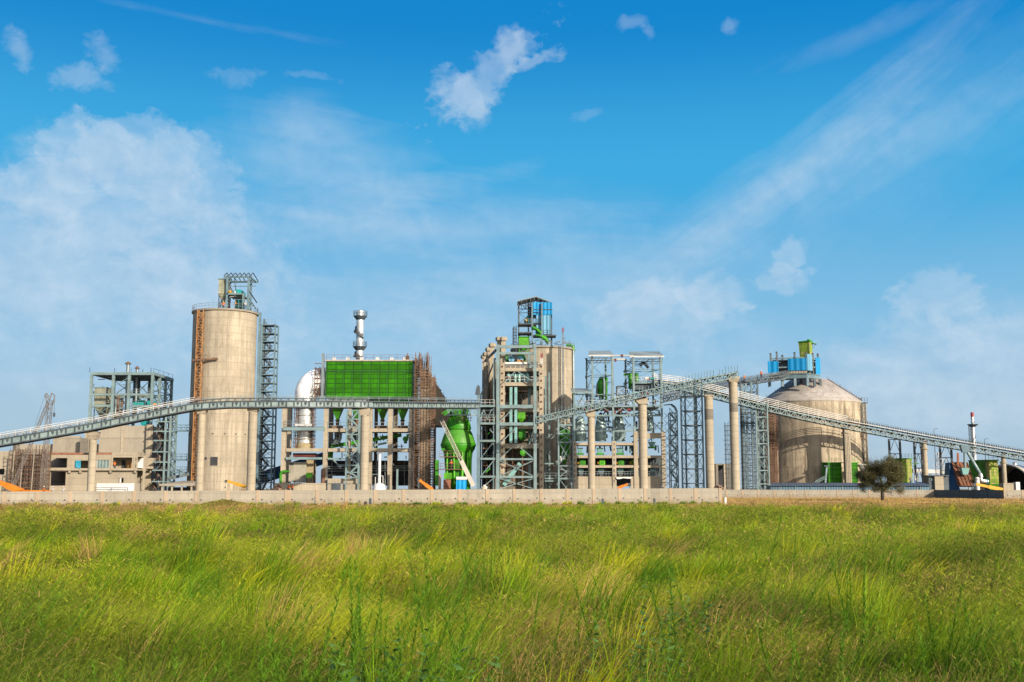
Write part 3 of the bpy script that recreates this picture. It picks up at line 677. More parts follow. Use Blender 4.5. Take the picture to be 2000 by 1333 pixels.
# feathery seed stalks and broad leaved weeds of the foreground
def weeds():
    parts = []
    def stalks(cx, cy, n, hh, spread, c):
        for i in range(n):
            x0 = cx + random.gauss(0, spread); y0 = cy + random.gauss(0, spread * .7); h = hh * random.uniform(.5, 1.15); lean = random.uniform(-.25, .55) * h
            k = 210; t = np.linspace(.12, 1, k) + RNG.uniform(-.01, .01, k); bx = x0 + lean * t ** 1.6; bz = h * t
            th = RNG.uniform(0, 2 * math.pi, k); ln = .105 * (1.1 - t * .75) * RNG.uniform(.6, 1.3, k) * h / .9
            wv = np.full(k, .0055)
            v, q, tr, cs = strips(bx, np.full(k, y0) + RNG.uniform(-.01, .01, k), ln * .9, wv, np.cos(th) * ln * .8, np.sin(th) * ln * .8, np.tile(np.array(c), (k, 1)) * RNG.uniform(.7, 1.2, (k, 1)), np.tile(np.array(c) * 1.35, (k, 1)), 2)
            v = v.copy(); v[:, 2] += np.repeat(bz, 5); parts.append((v, q, tr, cs))
            v, q, tr, cs = strips(np.array([x0]), np.array([y0]), np.array([h]), np.array([.012]), np.array([lean]), np.array([0.]), np.array([c]) * .8, np.array([c]), 4); parts.append((v, q, tr, cs))
    def broad(cx, cy, n, hh, c):
        for i in range(n):
            x0 = cx + random.gauss(0, .28); y0 = cy + random.gauss(0, .25); h = hh * random.uniform(.6, 1.1)
            k = 14; t = np.linspace(.2, 1, k); th = np.arange(k) * 2.4 + random.random() * 6; ln = .17 * (1.15 - .6 * t)
            bx = np.full(k, x0) + .05 * t; 
            v, q, tr, cs = strips(bx, np.full(k, y0), ln * .35, .055 * (1.2 - .5 * t), np.cos(th) * ln, np.sin(th) * ln, np.tile(np.array(c), (k, 1)) * RNG.uniform(.7, 1.2, (k, 1)), np.tile(np.array(c) * 1.2, (k, 1)), 3)
            v = v.copy(); v[:, 2] += np.repeat(h * t, 7); parts.append((v, q, tr, cs))
            v, q, tr, cs = strips(np.array([x0]), np.array([y0]), np.array([h]), np.array([.012]), np.array([.05]), np.array([0.]), np.array([c]) * .7, np.array([c]), 3); parts.append((v, q, tr, cs))
    G, Bl = (.085, .175, .010), (.075, .15, .035)
    def at(px, Y): return X(px, Y, 1100)
    for px, Y, n, h in ((540, 5.6, 16, .95), (600, 6.6, 16, 1.05), (480, 5.2, 12, .8), (640, 5.2, 10, .85), (720, 7.4, 12, 1.1), (800, 8.4, 12, 1.1), (860, 6.5, 8, .9), (300, 6.0, 8, .85), (180, 5.4, 9, .8), (1300, 9.0, 8, 1.0), (1560, 7.0, 10, .95), (1620, 11, 9, 1.1), (1850, 8, 12, 1.0), (1960, 6.5, 10, .9), (1100, 10, 6, 1.0), (60, 9, 8, .95), (380, 12, 7, 1.1), (1480, 16, 8, 1.15), (910, 15, 8, 1.1)):
        stalks(at(px, Y), Y, n, h, .22, G)
    for px, Y, n, h in ((760, 6.4, 14, .75), (800, 7.2, 12, .8), (1180, 6.0, 14, .6), (1270, 8.5, 12, .75), (1385, 5.6, 14, .62), (600, 4.9, 10, .6), (1330, 10.5, 10, .85), (460, 4.9, 8, .55), (930, 5.2, 8, .55), (1650, 5.4, 10, .6), (1820, 5.2, 12, .62)):
        broad(at(px, Y), Y, n, h, Bl)
    return parts
mesh_np('weeds', weeds(), M_leaf('weed_leaves', .3), kind='stuff', label='feathery and broad leaved weeds rising from the foreground grass', cat='weeds')
# heap of cut grass against the wall
def heap():
    cx, Y = X(432, 100, 980), 100.5; n = 5200
    a = RNG.uniform(0, 2 * math.pi, n); r = np.sqrt(RNG.random(n)); ux = r * np.cos(a); uy = r * np.sin(a)
    top = 0.66 * np.maximum(0, 1 - r ** 1.7) * (0.75 + .5 * fbm(ux * 3 + 5, uy * 3 + 5, 1.2, 3)) * (1 + .25 * ux)
    x = cx + ux * 2.9 ; y = Y + uy * 1.4; th = RNG.uniform(0, 2 * math.pi, n); L = RNG.uniform(.15, .5, n)
    c = np.where(RNG.random((n, 1)) < .5, np.array([.42, .31, .11]), np.array([.27, .31, .03])) * RNG.uniform(.6, 1.25, (n, 1))
    v, q, t, cs = strips(x, y, L * .35, np.full(n, .045), np.cos(th) * L, np.sin(th) * L, c, c * 1.1, 2)
    v[:, 2] += np.repeat(top * .98, 5); parts = [(v, q, t, cs)]
    k = 24; gx, gy = np.meshgrid(np.linspace(-1, 1, k), np.linspace(-1, 1, k)); rr = np.hypot(gx, gy)
    gz = 0.62 * np.maximum(0, 1 - np.minimum(rr, 1) ** 1.7) * (0.75 + .5 * fbm(gx * 3 + 5, gy * 3 + 5, 1.2, 3)) * (1 + .25 * gx) - .02
    vv = np.stack([cx + gx * 2.9, Y + gy * 1.4, gz], 2).reshape(-1, 3); i = np.arange(k * k).reshape(k, k)
    qq = np.stack([i[:-1, :-1], i[:-1, 1:], i[1:, 1:], i[1:, :-1]], 2).reshape(-1, 4)
    parts.append((vv, qq, np.zeros((0, 3), int), np.tile([.3, .24, .08], (k * k, 1))))
    return parts
mesh_np('grass_heap', heap(), M_leaf('cut_grass', .15), label='low heap of cut dry grass before the boundary wall, under the silo', cat='heap')
# ================================================================ STRUCTURES OF THE PLANT
# ---------------------------------------------------------------- conveyor pillars
def pillar(px, w, pycap, Y, label, cap=(1.5, 14), pytop=None, mat=CONC, band=None, pyx=880, hammer=0):
    x = X(px, Y, pyx); r = S(w, Y) / 2; zt = Z(pycap, Y)
    t = T('conveyor_pillar', label, 'pillar', (x, Y, 0), 'concrete pillars under the conveyors')
    ch = S(cap[1], Y); cr = r * cap[0]
    m = MB(); m.lathe(x, Y, [(r * 1.04, 0), (r, 2), (r, zt - ch)], 28); m.build('shaft', mat, t, smooth=True)
    m = MB()
    if hammer:   # bracket head: deep on the side away from the light
        m.prism([(x - cr * 1.5, zt - .25), (x - cr * 1.5, zt - .55), (x - r * .9, zt - ch), (x + r * 1.1, zt - ch), (x + cr, zt - ch + .5), (x + cr, zt)], Y - r * 1.15, Y + r * 1.15)
    else:
        m.frustum(x - cr, x + cr, Y - cr, Y + cr, zt - ch * .45, x - r, x + r, Y - r, Y + r, zt - ch); m.box(x - cr, x + cr, Y - cr, Y + cr, zt - ch * .45 + .003, zt)
    m.build('cap', CONC, t)
    MB().box(x - r * .8, x + r * .8, Y - r * .8, Y + r * .8, zt + .003, zt + .45).build('bearing', MAROON if hammer else STEEL_D, t)
    if band:
        z0, z1 = Z(band[1], Y), Z(band[0], Y); MB().lathe(x, Y, [(r * 1.012, z0), (r * 1.012, z1)], 28, False).build('painted_band', CONC_DARK, t, smooth=True)
    return t
pillar(181, 15, 844, 180.5, 'round concrete pillar with square cap in front of the unfinished concrete building', (1.35, 15))
pillar(392, 15, 800, 183.5, 'slim concrete pillar close to the orange mast, in front of the tall silo', (1.2, 9))
pillar(492, 17, 797, 185.5, 'slim concrete pillar overlapping the right edge of the tall silo', (1.15, 8))
pillar(712, 17, 797, 191, 'round concrete pillar with short neck before the green filter house', (1.2, 15))
pillar(1155, 14, 801, 212, 'concrete pillar with bracket head under the low end of the rising conveyor', (1.1, 14), hammer=1)
pillar(1256, 17, 778, 213, 'stout concrete pillar with bracket head before the right end of the tank frame', (1.1, 12), hammer=1)
pillar(1386, 17, 772, 217, 'weathered concrete pillar with dark band standing alone right of the lattice tower', (1.0, 3), band=(800, 820))
pillar(1435, 17, 736, 216, 'tallest concrete pillar, with dark band, under the free end of the rising conveyor', (1.3, 11), band=(788, 805))
# ---------------------------------------------------------------- conveyor bridges
def line_pts(pts, step):
    out_ = []
    for a, b in zip(pts, pts[1:]):
        n = max(1, round((b - a).length / step)); out_ += [a.lerp(b, i / n) for i in range(n)]
    return out_ + [pts[-1]]
def bridge(name, label, pts, h, wd, gmat, style, step=1.6):
    """pts: top-of-girder points on the near side; wd: width away from the camera"""
    pts = [V(p) for p in pts]; t = T(name, label, 'conveyor', pts[0]); W = V((0, wd, 0)); H = V((0, 0, h)); ps = line_pts(pts, step)
    for off in (V((0, 0, 0)), W, -H, W - H):
        m = MB()
        for a, b in zip(pts, pts[1:]): m.bar(a + off, b + off, .3, .17)
        m.build('chord', STEEL_D if style['web'] == 'plate' else gmat, t)
    if style['web'] == 'plate':
        for off in (V((0, .08, 0)), W - V((0, .08, 0))):
            m = MB()
            for a, b in zip(pts, pts[1:]): m.bar(a + off - H / 2, b + off - H / 2, .04, h - .2)
            m.build('web_plate', STEEL_P, t)
        m = MB()
        for i, p in enumerate(ps):
            m.bar(p + V((0, -.03, 0)) - H, p + V((0, -.03, 0)), .14, .16)
        m.build('rib_pattern', STEEL_D if style.get('darkrib') else gmat, t)
        m = MB()
        for i, p in enumerate(ps[:-1]):
            if (i * 7) % 11 < 7:
                q = p.lerp(ps[i + 1], .5) + V((0, -.02, 0)) - H * .45; s_ = h * .24
                m.add([q + V((-s_, -.08, s_)), q + V((s_, -.08, s_)), q + V((0, -.08, -s_)), q + V((-s_, .02, s_)), q + V((s_, .02, s_)), q + V((0, .02, -s_))], [(0, 2, 1), (3, 4, 5), (0, 1, 4, 3), (1, 2, 5, 4), (2, 0, 3, 5)])
        if m.v: m.build('roller_brackets_pattern', STEEL_D, t)
    else:
        for off in (V((0, 0, 0)), W):
            m = MB()
            for i, (a, b) in enumerate(zip(ps, ps[1:])):
                m.bar(a + off - H, a + off, .12); (m.bar(a + off - H, b + off, .12) if i % 2 else m.bar(a + off, b + off - H, .12))
            m.build('web_lattice', style.get('webmat', gmat), t)
    # deck and belt
    m = MB()
    for a, b in zip(pts, pts[1:]): m.bar(a + W * .5 - V((0, 0, .06)), b + W * .5 - V((0, 0, .06)), wd * .9, .08)
    m.build('deck', STEEL_D, t)
    if style.get('belt', 1):
        m = MB()
        for a, b in zip(pts, pts[1:]): m.bar(a + W * .5 + V((0, 0, .55)), b + W * .5 + V((0, 0, .55)), wd * .45, .1)
        for p in ps: m.bar(p + W * .3, p + W * .3 + V((0, 0, .5)), .08); m.bar(p + W * .7, p + W * .7 + V((0, 0, .5)), .08)
        m.build('belt', STEEL_D, t)
    for (i0, i1, mat_, rails, hh, rw) in style['rails']:
        m = MB(); sub = pts[i0:i1 + 1]; rp = line_pts(sub, step * style.get('poststep', 2))
        for off in (V((0, -.1, .1)), W + V((0, .1, .1))):
            for p in rp: m.bar(p + off, p + off + V((0, 0, hh)), .07)
            for k in range(rails):
                z = V((0, 0, hh * (k + 1) / rails))
                for a, b in zip(sub, sub[1:]): m.bar(a + off + z, b + off + z, rw)
        m.build('handrail', mat_, t)
    return t
A = [(-30, 863, 176), (60, 848, 177), (181, 827, 179), (270, 809, 180), (330, 797, 181), (380, 788, 182), (440, 784, 183), (560, 783.5, 185), (720, 784.5, 190), (936, 787, 216)]
bridge('conveyor_bridge', 'long teal conveyor bridge rising from the left edge and running level past the silo', [Q(*p) for p in A], 1.0, 2.4, STEEL, dict(web='plate', darkrib=1, rails=[(0, 5, RAILW, 3, .85, .07), (5, 9, RAILG, 2, .75, .045)], poststep=2), 1.3)
B = [(1046, 816, 209), (1155, 790.5, 210), (1255, 764.5, 211), (1352, 744, 212), (1441, 727, 213)]
cb = bridge('conveyor_bridge', 'unfinished teal conveyor bridge with bare upright stubs, rising to the tallest pillar', [Q(*p) for p in B], 1.0, 2.8, STEEL, dict(web='lattice', rails=[], belt=0), .75)
bp = line_pts([Q(*p) for p in B], .62)
up = None
for i, p in enumerate(bp):
    if i % 13 == 5: continue
    h_ = .62 + .5 * random.random() + (.35 if i > 45 else 0)
    if up is None:
        m = MB(); m.box(p.x - .055, p.x + .055, p.y - .06, p.y + .06, p.z, p.z + 1); m.box(p.x - .16, p.x + .16, p.y - .1, p.y + .1, p.z + .02, p.z + .08); up = m.build('upright', STEEL_B, cb); up0 = p; o = up
    else:
        o = up.copy(); COL.objects.link(o); o.parent = cb
    o.location = (p - up0) * 1.0; o.scale = (1, 1, 1)
    # uprights are cut to different lengths
    o.location.z = (p.z - ORG[cb.name].z) - (up0.z - ORG[cb.name].z) * h_; o.scale.z = h_
m = MB()
for i, p in enumerate(bp):
    if i % 2 == 0: m.bar(p + V((0, 0, .2)), p + V((0, 2.8, .2)), .1); m.bar(p + V((.1, -.12, -.2)), p + V((.1, -.12, -.95)), .12)
m.build('cross_tie_pattern', STEEL_B, cb)
C = [(1278, 746, 228), (1330, 752, 229), (1385, 765, 231), (1480, 789, 236), (1560, 808, 240), (1655, 828, 243), (1810, 857, 246), (2030, 895, 249)]
cc_ = bridge('conveyor_bridge', 'long conveyor bridge with white railings descending past the domed silo to the right edge', [Q(*p) for p in C], 1.0, 2.8, STEEL, dict(web='lattice', webmat=STEEL_P, rails=[(0, 5, RAILW, 4, 1.5, .11), (5, 7, RAILW, 1, .55, .12), (5, 7, STEEL_D, 2, 1.25, .05)], poststep=2), 1.2)
m = MB()
for p in line_pts([Q(*p) for p in C[5:]], .55): m.box(p.x - .1, p.x + .1, p.y + .25, p.y + .5, p.z + .75, p.z + 1.2)
m.build('idler_frame_pattern', STEEL_D, cc_)
D_ = [(1296, 778, 238), (1350, 766, 240), (1440, 747, 246), (1520, 735.5, 250), (1540, 732, 251)]
bridge('conveyor_bridge', 'dark trussed conveyor bridge climbing to the head house on the domed silo', [Q(*p) for p in D_], .75, 2.6, STEEL_D, dict(web='lattice', webmat=STEEL_D, rails=[(0, 4, STEEL_D, 3, .85, .1)]), .9)
def small_pillar(px, w, py, Y, label, flute=False):
    x = X(px, Y, (py + 950) / 2); r = S(w, Y) / 2; z = Z(py, Y)
    t = T('conveyor_pillar', label, 'pillar', (x, Y, 0), 'concrete pillars under the conveyors')
    m = MB()
    if flute:
        m.box(x - r, x + r, Y - .7, Y + .9, 0, z)
        for k in (-.55, 0, .55): m.box(x + k * r - .08, x + k * r + .08, Y - .78, Y - .703, .2, z - 1.4)
    else: m.lathe(x, Y, [(r, 0), (r * .93, z)], 24)
    m.build('shaft', CONC, t, smooth=not flute)
    m = MB(); m.lathe(x, Y + .1, [(r * 1.0, z - S(14, Y)), (r * 1.5, z - S(11, Y)), (r * 1.5, z - S(9, Y))] if not flute else [(r * 1.1, z - 1.35), (r * 1.7, z - 1.0), (r * 1.7, z - .7)], 20); m.build('cap', CONC, t)
    MB().box(x - r * .7, x + r * .7, Y - .6, Y + 2.4, z + .003, z + .5).build('bearing', MAROON, t)
small_pillar(1655, 11, 838, 244, 'fluted concrete pillar standing in front of the domed silo', True)
small_pillar(1807, 10, 866, 246.5, 'slender round pillar right of the lone dark tree')
small_pillar(1961, 9, 893, 249, 'slender round pillar beside the arched shed')
# ---------------------------------------------------------------- tall silo at left
def silo(name, label, px, Rpx, pytop, Y, mat, n=72, extra=None):
    x = X(px, Y, pytop); r = S(Rpx, Y) * 1.0; zt = Z(pytop, Y - r) - .3
    t = T(name, label, 'silo', (x, Y, 0))
    MB().lathe(x, Y, [(r, 0), (r, zt * .33), (r * .996, zt * .34), (r * .996, zt)], n, False).build('shell', mat, t, smooth=True)
    MB().lathe(x, Y, [(r * 1.0, zt), (r * 1.045, zt + .05), (r * 1.045, zt + .4), (.01, zt + .42)], n, False).build('roof_slab', CONC_GREY, t)
    return t, x, r, zt
s1, sx1, sr1, sz1 = silo('storage_silo', 'tall cylindrical concrete silo with orange mast up its left side', 440.5, 61.5, 603, 240, CONC_SILO)
def ring_rail(t, x, y, r, z, a0=0, a1=360, h=1.1, mat=RAILG, n=48):
    m = MB(); pts = [V((x + r * math.cos(R(a0 + (a1 - a0) * i / n)), y + r * math.sin(R(a0 + (a1 - a0) * i / n)), z)) for i in range(n + 1)]
    for p in pts: m.bar(p, p + V((0, 0, h)), .06)
    for k in (.55, 1.0):
        for a, b in zip(pts, pts[1:]): m.bar(a + V((0, 0, h * k)), b + V((0, 0, h * k)), .05)
    m.build('railing', mat, t)
ring_rail(s1, sx1, 240, sr1 * 1.03, sz1 + .42)
m = MB(); yw = 240 - sr1
hx = X(419, yw, 900); 
def on_silo(px, py): # point on front of tall silo
    x = X(px, 234, py); return x, 240 - math.sqrt(max(0.1, sr1 ** 2 - (x - sx1) ** 2))
for (a, b, c, d) in ((412.5, 426.5, 893, 910), (401, 405.5, 893.5, 898.5)):
    x0, y0 = on_silo(a, (c + d) / 2); x1, y1 = on_silo(b, (c + d) / 2)
    z0, z1 = Z(d, 234), Z(c, 234)
    MB().hexa([(x0, y0 - .06, z0), (x1, y1 - .06, z0), (x1, y1 + .5, z0), (x0, y0 + .5, z0), (x0, y0 - .06, z1), (x1, y1 - .06, z1), (x1, y1 + .5, z1), (x0, y0 + .5, z1)]).build('opening', DARK, s1)
m = MB()
for k in range(7):   # ring of form ties left around the belt of the shell
    a = R(-150 + k * 20)
    p = V((sx1 + sr1 * math.cos(a), 240 + sr1 * math.sin(a), sz1 * .335)); m.bar(p, p + V((math.cos(a) * .25, math.sin(a) * .25, 0)), .18)
m.build('form_tie_pattern', STEEL_D, s1)
# orange climbing mast with jib
x0, y0 = on_silo(388, 700); mx, my = X(388.5, 233, 700), y0 - .9
t = T('hoist_mast', 'orange lattice hoist mast climbing the left side of the tall silo', 'mast', (mx, my, 0))
m = MB(); lattice_mast(m, (mx, my, 0), (mx, my, Z(606, my)), 1.25, .09); m.build('lattice_column', ORANGEM, t)
m = MB(); lattice_mast(m, (mx - .55, my + .8, 0), (mx - .55, my + .8, Z(622, my)), .7, .06); m.build('guide_lattice', RUST, t)
zj = Z(703, my); m = MB(); m.bar((mx - 1.3, my - .8, zj - .25), (mx + 4.0, my - .8, zj + .1), .32, .4); m.bar((mx + .5, my - .8, zj + 1.0), (mx + 4.0, my - .8, zj + .15), .1); m.build('jib_arm', RUST, t)
# rooftop of the tall silo
zr = sz1 + .42
def ZR(py, Y): return max(zr, Z(py, Y))
Yr = 238
t = T('rooftop_frame', 'bare steel frame with gable ribs on the roof of the tall silo', 'steel frame', (X(467, Yr, 560), Yr, zr))
for px, Y, pt in ((443.5, 236, 537), (485, 236, 540), (449, 242, 540), (490, 242, 545)):
    x = X(px, Y, 570); MB().box(x - .2, x + .2, Y - .2, Y + .2, zr, Z(pt, Y)).build('column', STEEL_B, t)
xa, xb = X(441, 236, 540), X(488, 236, 540); zt = Z(541, 236)
m = MB()
for y in (236, 242):
    m.bar((xa - .4, y, zt), (xb + .5, y, zt), .3, .35); m.bar((xa, y, zt - 1.0), (xb, y, zt - .9), .15)
m.bar((xa, 236, zt), (xa, 242, zt), .25); m.bar((xb, 236, zt), (xb, 242, zt), .25); m.build('roof_beam', STEEL_B, t)
for k in range(7):
    x = xa - .2 + (xb - xa + .5) * k / 6; m = MB()
    m.bar((x, 235.4, zt + .15), (x - .25, 238.6, zt + 1.35), .14); m.bar((x - .25, 238.6, zt + 1.35), (x + .05, 242.6, zt + .2), .14); m.build('rafter', STEEL_D, t)
m = MB(); m.bar((xa, 235.9, zt - .4), (xa + 2.3, 236, zt - 4.4), .2); m.bar((xa + 1.8, 235.9, zt), (xa + 2.4, 235.9, zt - 3.9), .15)
m.bar((xb, 236, zt - 3.2), (xb + .3, 242, zt - 4.6), .18); m.bar((xb + .1, 242, zt - 6), (xb - .4, 236, zt - 4), .14); m.build('brace', STEEL_D, t)
zp = Z(573, 236); m = MB(); m.box(xa + .3, xb - 1.6, 235.8, 242, zp - .35, zp); m.build('platform', STEEL, t)
m = MB(); x = X(475, 236, 585); m.box(x - .2, x + .2, 235.9, 236.3, zr, zp); m.build('column', STEEL, t)
t = T('bucket_elevator', 'turquoise bucket elevator head on the frame above the tall silo', 'machine', (X(467, 238.4), 238.4, zp))
x = X(466, 238.4, 566); m = MB(); m.prism([(x - 1.15, zp + .003), (x + 1.3, zp + .003), (x + 1.3, zp + .55), (x + .8, zp + 1.0), (x + .3, zp + 1.15), (x - .45, zp + 1.15), (x - .95, zp + .8)], 237.8, 239.6); m.build('housing', TEALP, t)
m = MB(); m.tube((x - 2.3, 237.4, zp + .42), (x - 1.2, 237.4, zp + .42), .4, 12); m.build('motor', YELLOW, t)
m = MB(); m.tube((x - .5, 237.5, zp + .003), (x - .5, 237.5, zp + .7), .26, 10); m.build('coupling', WHITE, t)
t = T('turquoise_cabinet', 'turquoise control cabinet under the platform on the tall silo roof', 'cabinet', (X(468, 239), 239, zr))
xc = X(469, 239, 588); m = MB(); m.box(xc - .95, xc + .85, 238.6, 240.2, zr, zr + 2.5); m.box(xc - 1.0, xc + .9, 238.5, 240.3, zr + 2.503, zr + 2.62); m.build('cabinet_body', TEALP, t)
m = MB(); m.box(xc - .8, xc - .1, 238.54, 238.59, zr + .2, zr + 2.3); m.box(xc + .0, xc + .7, 238.54, 238.59, zr + .2, zr + 2.3); m.build('door', M_paint('teal_dark', (.015, .22, .22)), t)
def bag_filter(name, label, px0, px1, py0, py1, pyh, Y, dep, zb, mat=BEIGE, legs=STEEL_D, group=None):
    xa, xb = X(px0, Y, (py0 + py1) / 2), X(px1, Y, (py0 + py1) / 2); zt, zm, zh = Z(py0, Y), Z(py1, Y), Z(pyh, Y)
    t = T(name, label, 'dust filter', ((xa + xb) / 2, Y, zb), group)
    MB().box(xa, xb, Y, Y + dep, zm, zt).build('housing', mat, t)
    m = MB(); m.box(xa - .18, xb + .18, Y - .18, Y + dep + .18, zt + .003, zt + .16); m.build('lid', legs if legs is not STEEL_D else STEEL_L, t)
    xc, wc = (xa + xb) / 2, (xb - xa)
    MB().frustum(xa + .05, xb - .05, Y + .05, Y + dep - .05, zm - .004, xc - wc * .12, xc + wc * .12, Y + dep * .38, Y + dep * .62, zh).build('hopper', mat if mat is BEIGE else GREENH, t)
    for xx in (xa + .12, xb - .12):
        for yy in (Y + .12, Y + dep - .12): MB().box(xx - .09, xx + .09, yy - .09, yy + .09, zb, zm - .003).build('leg', legs, t)
    m = MB(); brace_x(m, (xa, Y - .02, zb), (xb, Y - .02, zb), (xb, Y - .02, zm), (xa, Y - .02, zm), .09); m.build('bracing_lattice', legs, t)
    return t
bag_filter('dust_filter', 'pale grey dust filter on legs on the roof of the tall silo', 427, 443.5, 546, 574, 592, 236.5, 2.2, zr)
# ---------------------------------------------------------------- stair tower right of the tall silo
Ya = 241
xl, xr = X(508, Ya, 780), X(534, Ya, 780); zs = [0] + [Z(p, Ya) for p in np.linspace(942, 634, 20)]
t = T('stair_tower', 'tall dark steel stair tower attached to the right side of the tall silo', 'stair tower', ((xl + xr) / 2, Ya, 0))
frame3(t, xl, xr, Ya, Ya + 3.0, zs, .3, STEEL_B, bw=.18, brace=True, braw=.07, faces='b')
stair_zig(t, xl + .1, xl + (xr - xl) * .6, Ya + .1, Ya + 2.8, zs, STEEL_D)
for z in zs[1:]: MB().box(xl + .2, xr - .2, Ya + .2, Ya + 2.8, z - .05, z + .02).build('landing', STEEL_D, t)
m = MB()
for z in zs[1:]: rail(m, (xl + .1, Ya - .1, z), (xr - .1, Ya - .1, z), 1.0, 1.0, .05)
m.build('railing', RAILG, t)
x = X(503.5, 241, 780); m = MBS(); m.box(x - .25, x + .25, 240.5, 241.1, 0, Z(611, 241)); m.box(x + .55, x + .85, 241.6, 242.2, 0, Z(622, 241)); m.build('cable_riser', STEEL_B, t)
# ---------------------------------------------------------------- left: unfinished concrete building
Yb = 230
bl = T('concrete_building', 'large unfinished two storey concrete building with open bays, at the far left', 'building', (X(190, Yb, 900), Yb, 0))
def bx_(px0, px1, py0, py1, Y0, Y1, name, mat, root=bl): return MB().pb(px0, px1, py0, py1, Y0, Y1).build(name, mat, root)
bx_(192, 290, 832, None, Yb + 6, Yb + 22, 'upper_block', CONC_GREY)
bx_(284, 296.5, 830, None, Yb + 5.2, Yb + 5.9, 'corner_column', CONC)
bx_(236, 241, 834, 884, Yb + 5.85, Yb + 5.99, 'pilaster', CONC)
bx_(24, 191, 868, None, Yb + 8, Yb + 22, 'rear_block', CONC_GREY)
bx_(103, 155, 852, 885, Yb + 7, Yb + 7.9, 'upper_wall', CONC_GREY)
bx_(156, 170, 856, 885, Yb + 5, Yb + 5.6, 'stair_wall', CONC_DARK)
bx_(165, 184, 846, 884, Yb + 6.2, Yb + 7.2, 'upper_wall', CONC)
# front facade with openings
holes_px = [(97, 131, 895, 914), (146, 172, 900, 915), (189, 213, 899, 915), (220, 258, 894, 915), (261.5, 266, 894, 915), (100, 130, 922, 949), (233, 243, 934, 943)]
def hx4(h, Y): return (X(h[0], Y, 900), X(h[1], Y, 900), Z(h[3], Y), Z(h[2], Y))
m = MB(); m.wall(X(84, Yb, 900), X(268, Yb, 900), 0, Z(889, Yb), Yb, Yb + .35, [hx4(h, Yb) for h in holes_px]); m.build('facade', CONC, bl)
m = MB(); m.box(X(84, Yb, 900), X(268, Yb, 900), Yb + .36, Yb + 7.9, Z(890, Yb) - .3, Z(890, Yb) - .05); m.build('roof', CONC_GREY, bl)
m = MB(); m.box(X(84, Yb, 900), X(268, Yb, 900), Yb + .36, Yb + 7.9, Z(918, Yb) - .15, Z(918, Yb) + .1); m.build('floor_slab', CONC_GREY, bl)
bx_(82, 270, 916.8, 919.3, Yb - .7, Yb - .004, 'ledge', CONC)
m = MB()
for px in (87, 135, 156, 215, 263): m.pb(px - 1.5, px + 2.5, 919.5, 924, Yb - .55, Yb - .01)
m.build('corbel_pattern', CONC, bl)
bx_(80, 162, 884.5, 888.5, Yb - .06, Yb + .3, 'brick_course', BRICK); bx_(190, 219, 884.5, 888.5, Yb - .06, Yb + .3, 'brick_course', BRICK)
for px in (132, 174, 217, 261): bx_(px, px + 3.4, 889, 916.6, Yb - .09, Yb - .004, 'column', CONC)
bx_(219, 268, 884, 889, Yb - .1, Yb + .3, 'parapet', CONC)
# inner partition walls, door and things of the open bays
bx_(131, 300, 895, 916, Yb + 3.4, Yb + 3.6, 'inner_wall', CONC); bx_(186, 231, 921, 949, Yb + 2.6, Yb + 2.8, 'inner_wall', CONC)
bx_(238, 244, 899.5, 915, Yb + 3.2, Yb + 3.39, 'doorway', DARK)
t2 = T('door_leaf', 'plain orange brown wooden door leaf in the open upper bay of the concrete building', 'door', (X(252, Yb + 3), Yb + 3.1, Z(915, Yb + 3)))
m = MB().pb(247, 258, 899, 915.5, Yb + 3.05, Yb + 3.2); m.build('leaf', WOOD, t2)
m = MB().pb(248, 257, 906.6, 907.4, Yb + 2.99, Yb + 3.04); m.build('rail', M_paint('dark_wood', (.3, .15, .06)), t2)
m = MB(); zt_ = Z(900, Yb)
for k in range(8): 
    a, b = k / 8, (k + 1) / 8; xk = lambda q: X(147.5 + q * 10.5, Yb, 905)
    m.hexa([(xk(a), Yb - .12 - .08 * (k % 2), Z(915.5 - 2 * (1 - a), Yb)), (xk(b), Yb - .12 - .08 * ((k + 1) % 2), Z(915.5 - 2 * (1 - b), Yb)), (xk(b), Yb - .06, Z(915.5 - 2 * (1 - b), Yb)), (xk(a), Yb - .06, Z(915.5 - 2 * (1 - a), Yb)), (xk(a), Yb - .12, zt_), (xk(b), Yb - .12, zt_), (xk(b), Yb - .06, zt_), (xk(a), Yb - .06, zt_)])
m.build('tarpaulin', BLUET, label='bright blue tarpaulin hung over an opening of the concrete building', cat='tarpaulin')
w_ = MB().pb(189, 213, 899, 915, Yb + .16, Yb + .2).build('window', GLASS, bl)
m = MB()
for px in (189.5, 195, 201, 207, 212.5): m.pb(px - .5, px + .5, 899.2, 914.8, Yb + .08, Yb + .15)
o = m.build('frame', RAILW, bl); o.parent = w_
bx_(233.5, 236.5, 934.5, 943, Yb + .05, Yb + .2, 'window_shutter', WHITE)
# right wing seen at an angle
Yw = Yb + .6
m = MB(); xa, xb = X(268.5, Yb, 900), X(284, Yb + 5, 900)
m.box(xa, xb, Yb + 4.4, Yb + 4.7, 0, Z(884, Yb)); m.build('wing_wall', CONC, bl)
m = MB(); m.box(xa + .004, xb, Yb + .5, Yb + 4.3, Z(890, Yb) - .25, Z(884, Yb)); m.build('wing_roof', CONC, bl)
m = MB(); m.box(xa + .004, xb + .8, Yb + .2, Yb + 4.3, Z(918, Yb) - .15, Z(918, Yb) + .12); m.build('wing_floor', CONC, bl)
bx_(279, 283, 890.5, None, Yb + 1.2, Yb + 1.7, 'column', CONC)
m = MB(); xq = X(275, Yb + 1, 905); m.prism([(xq - .9, Z(914.5, Yb + 1)), (xq + .5, Z(914.5, Yb + 1)), (xq + .5, Z(895, Yb + 1)), (xq + .3, Z(895, Yb + 1)), (xq - .9, Z(907, Yb + 1))], Yb + .95, Yb + 1.03); m.build('white_panel', WHITE, bl)
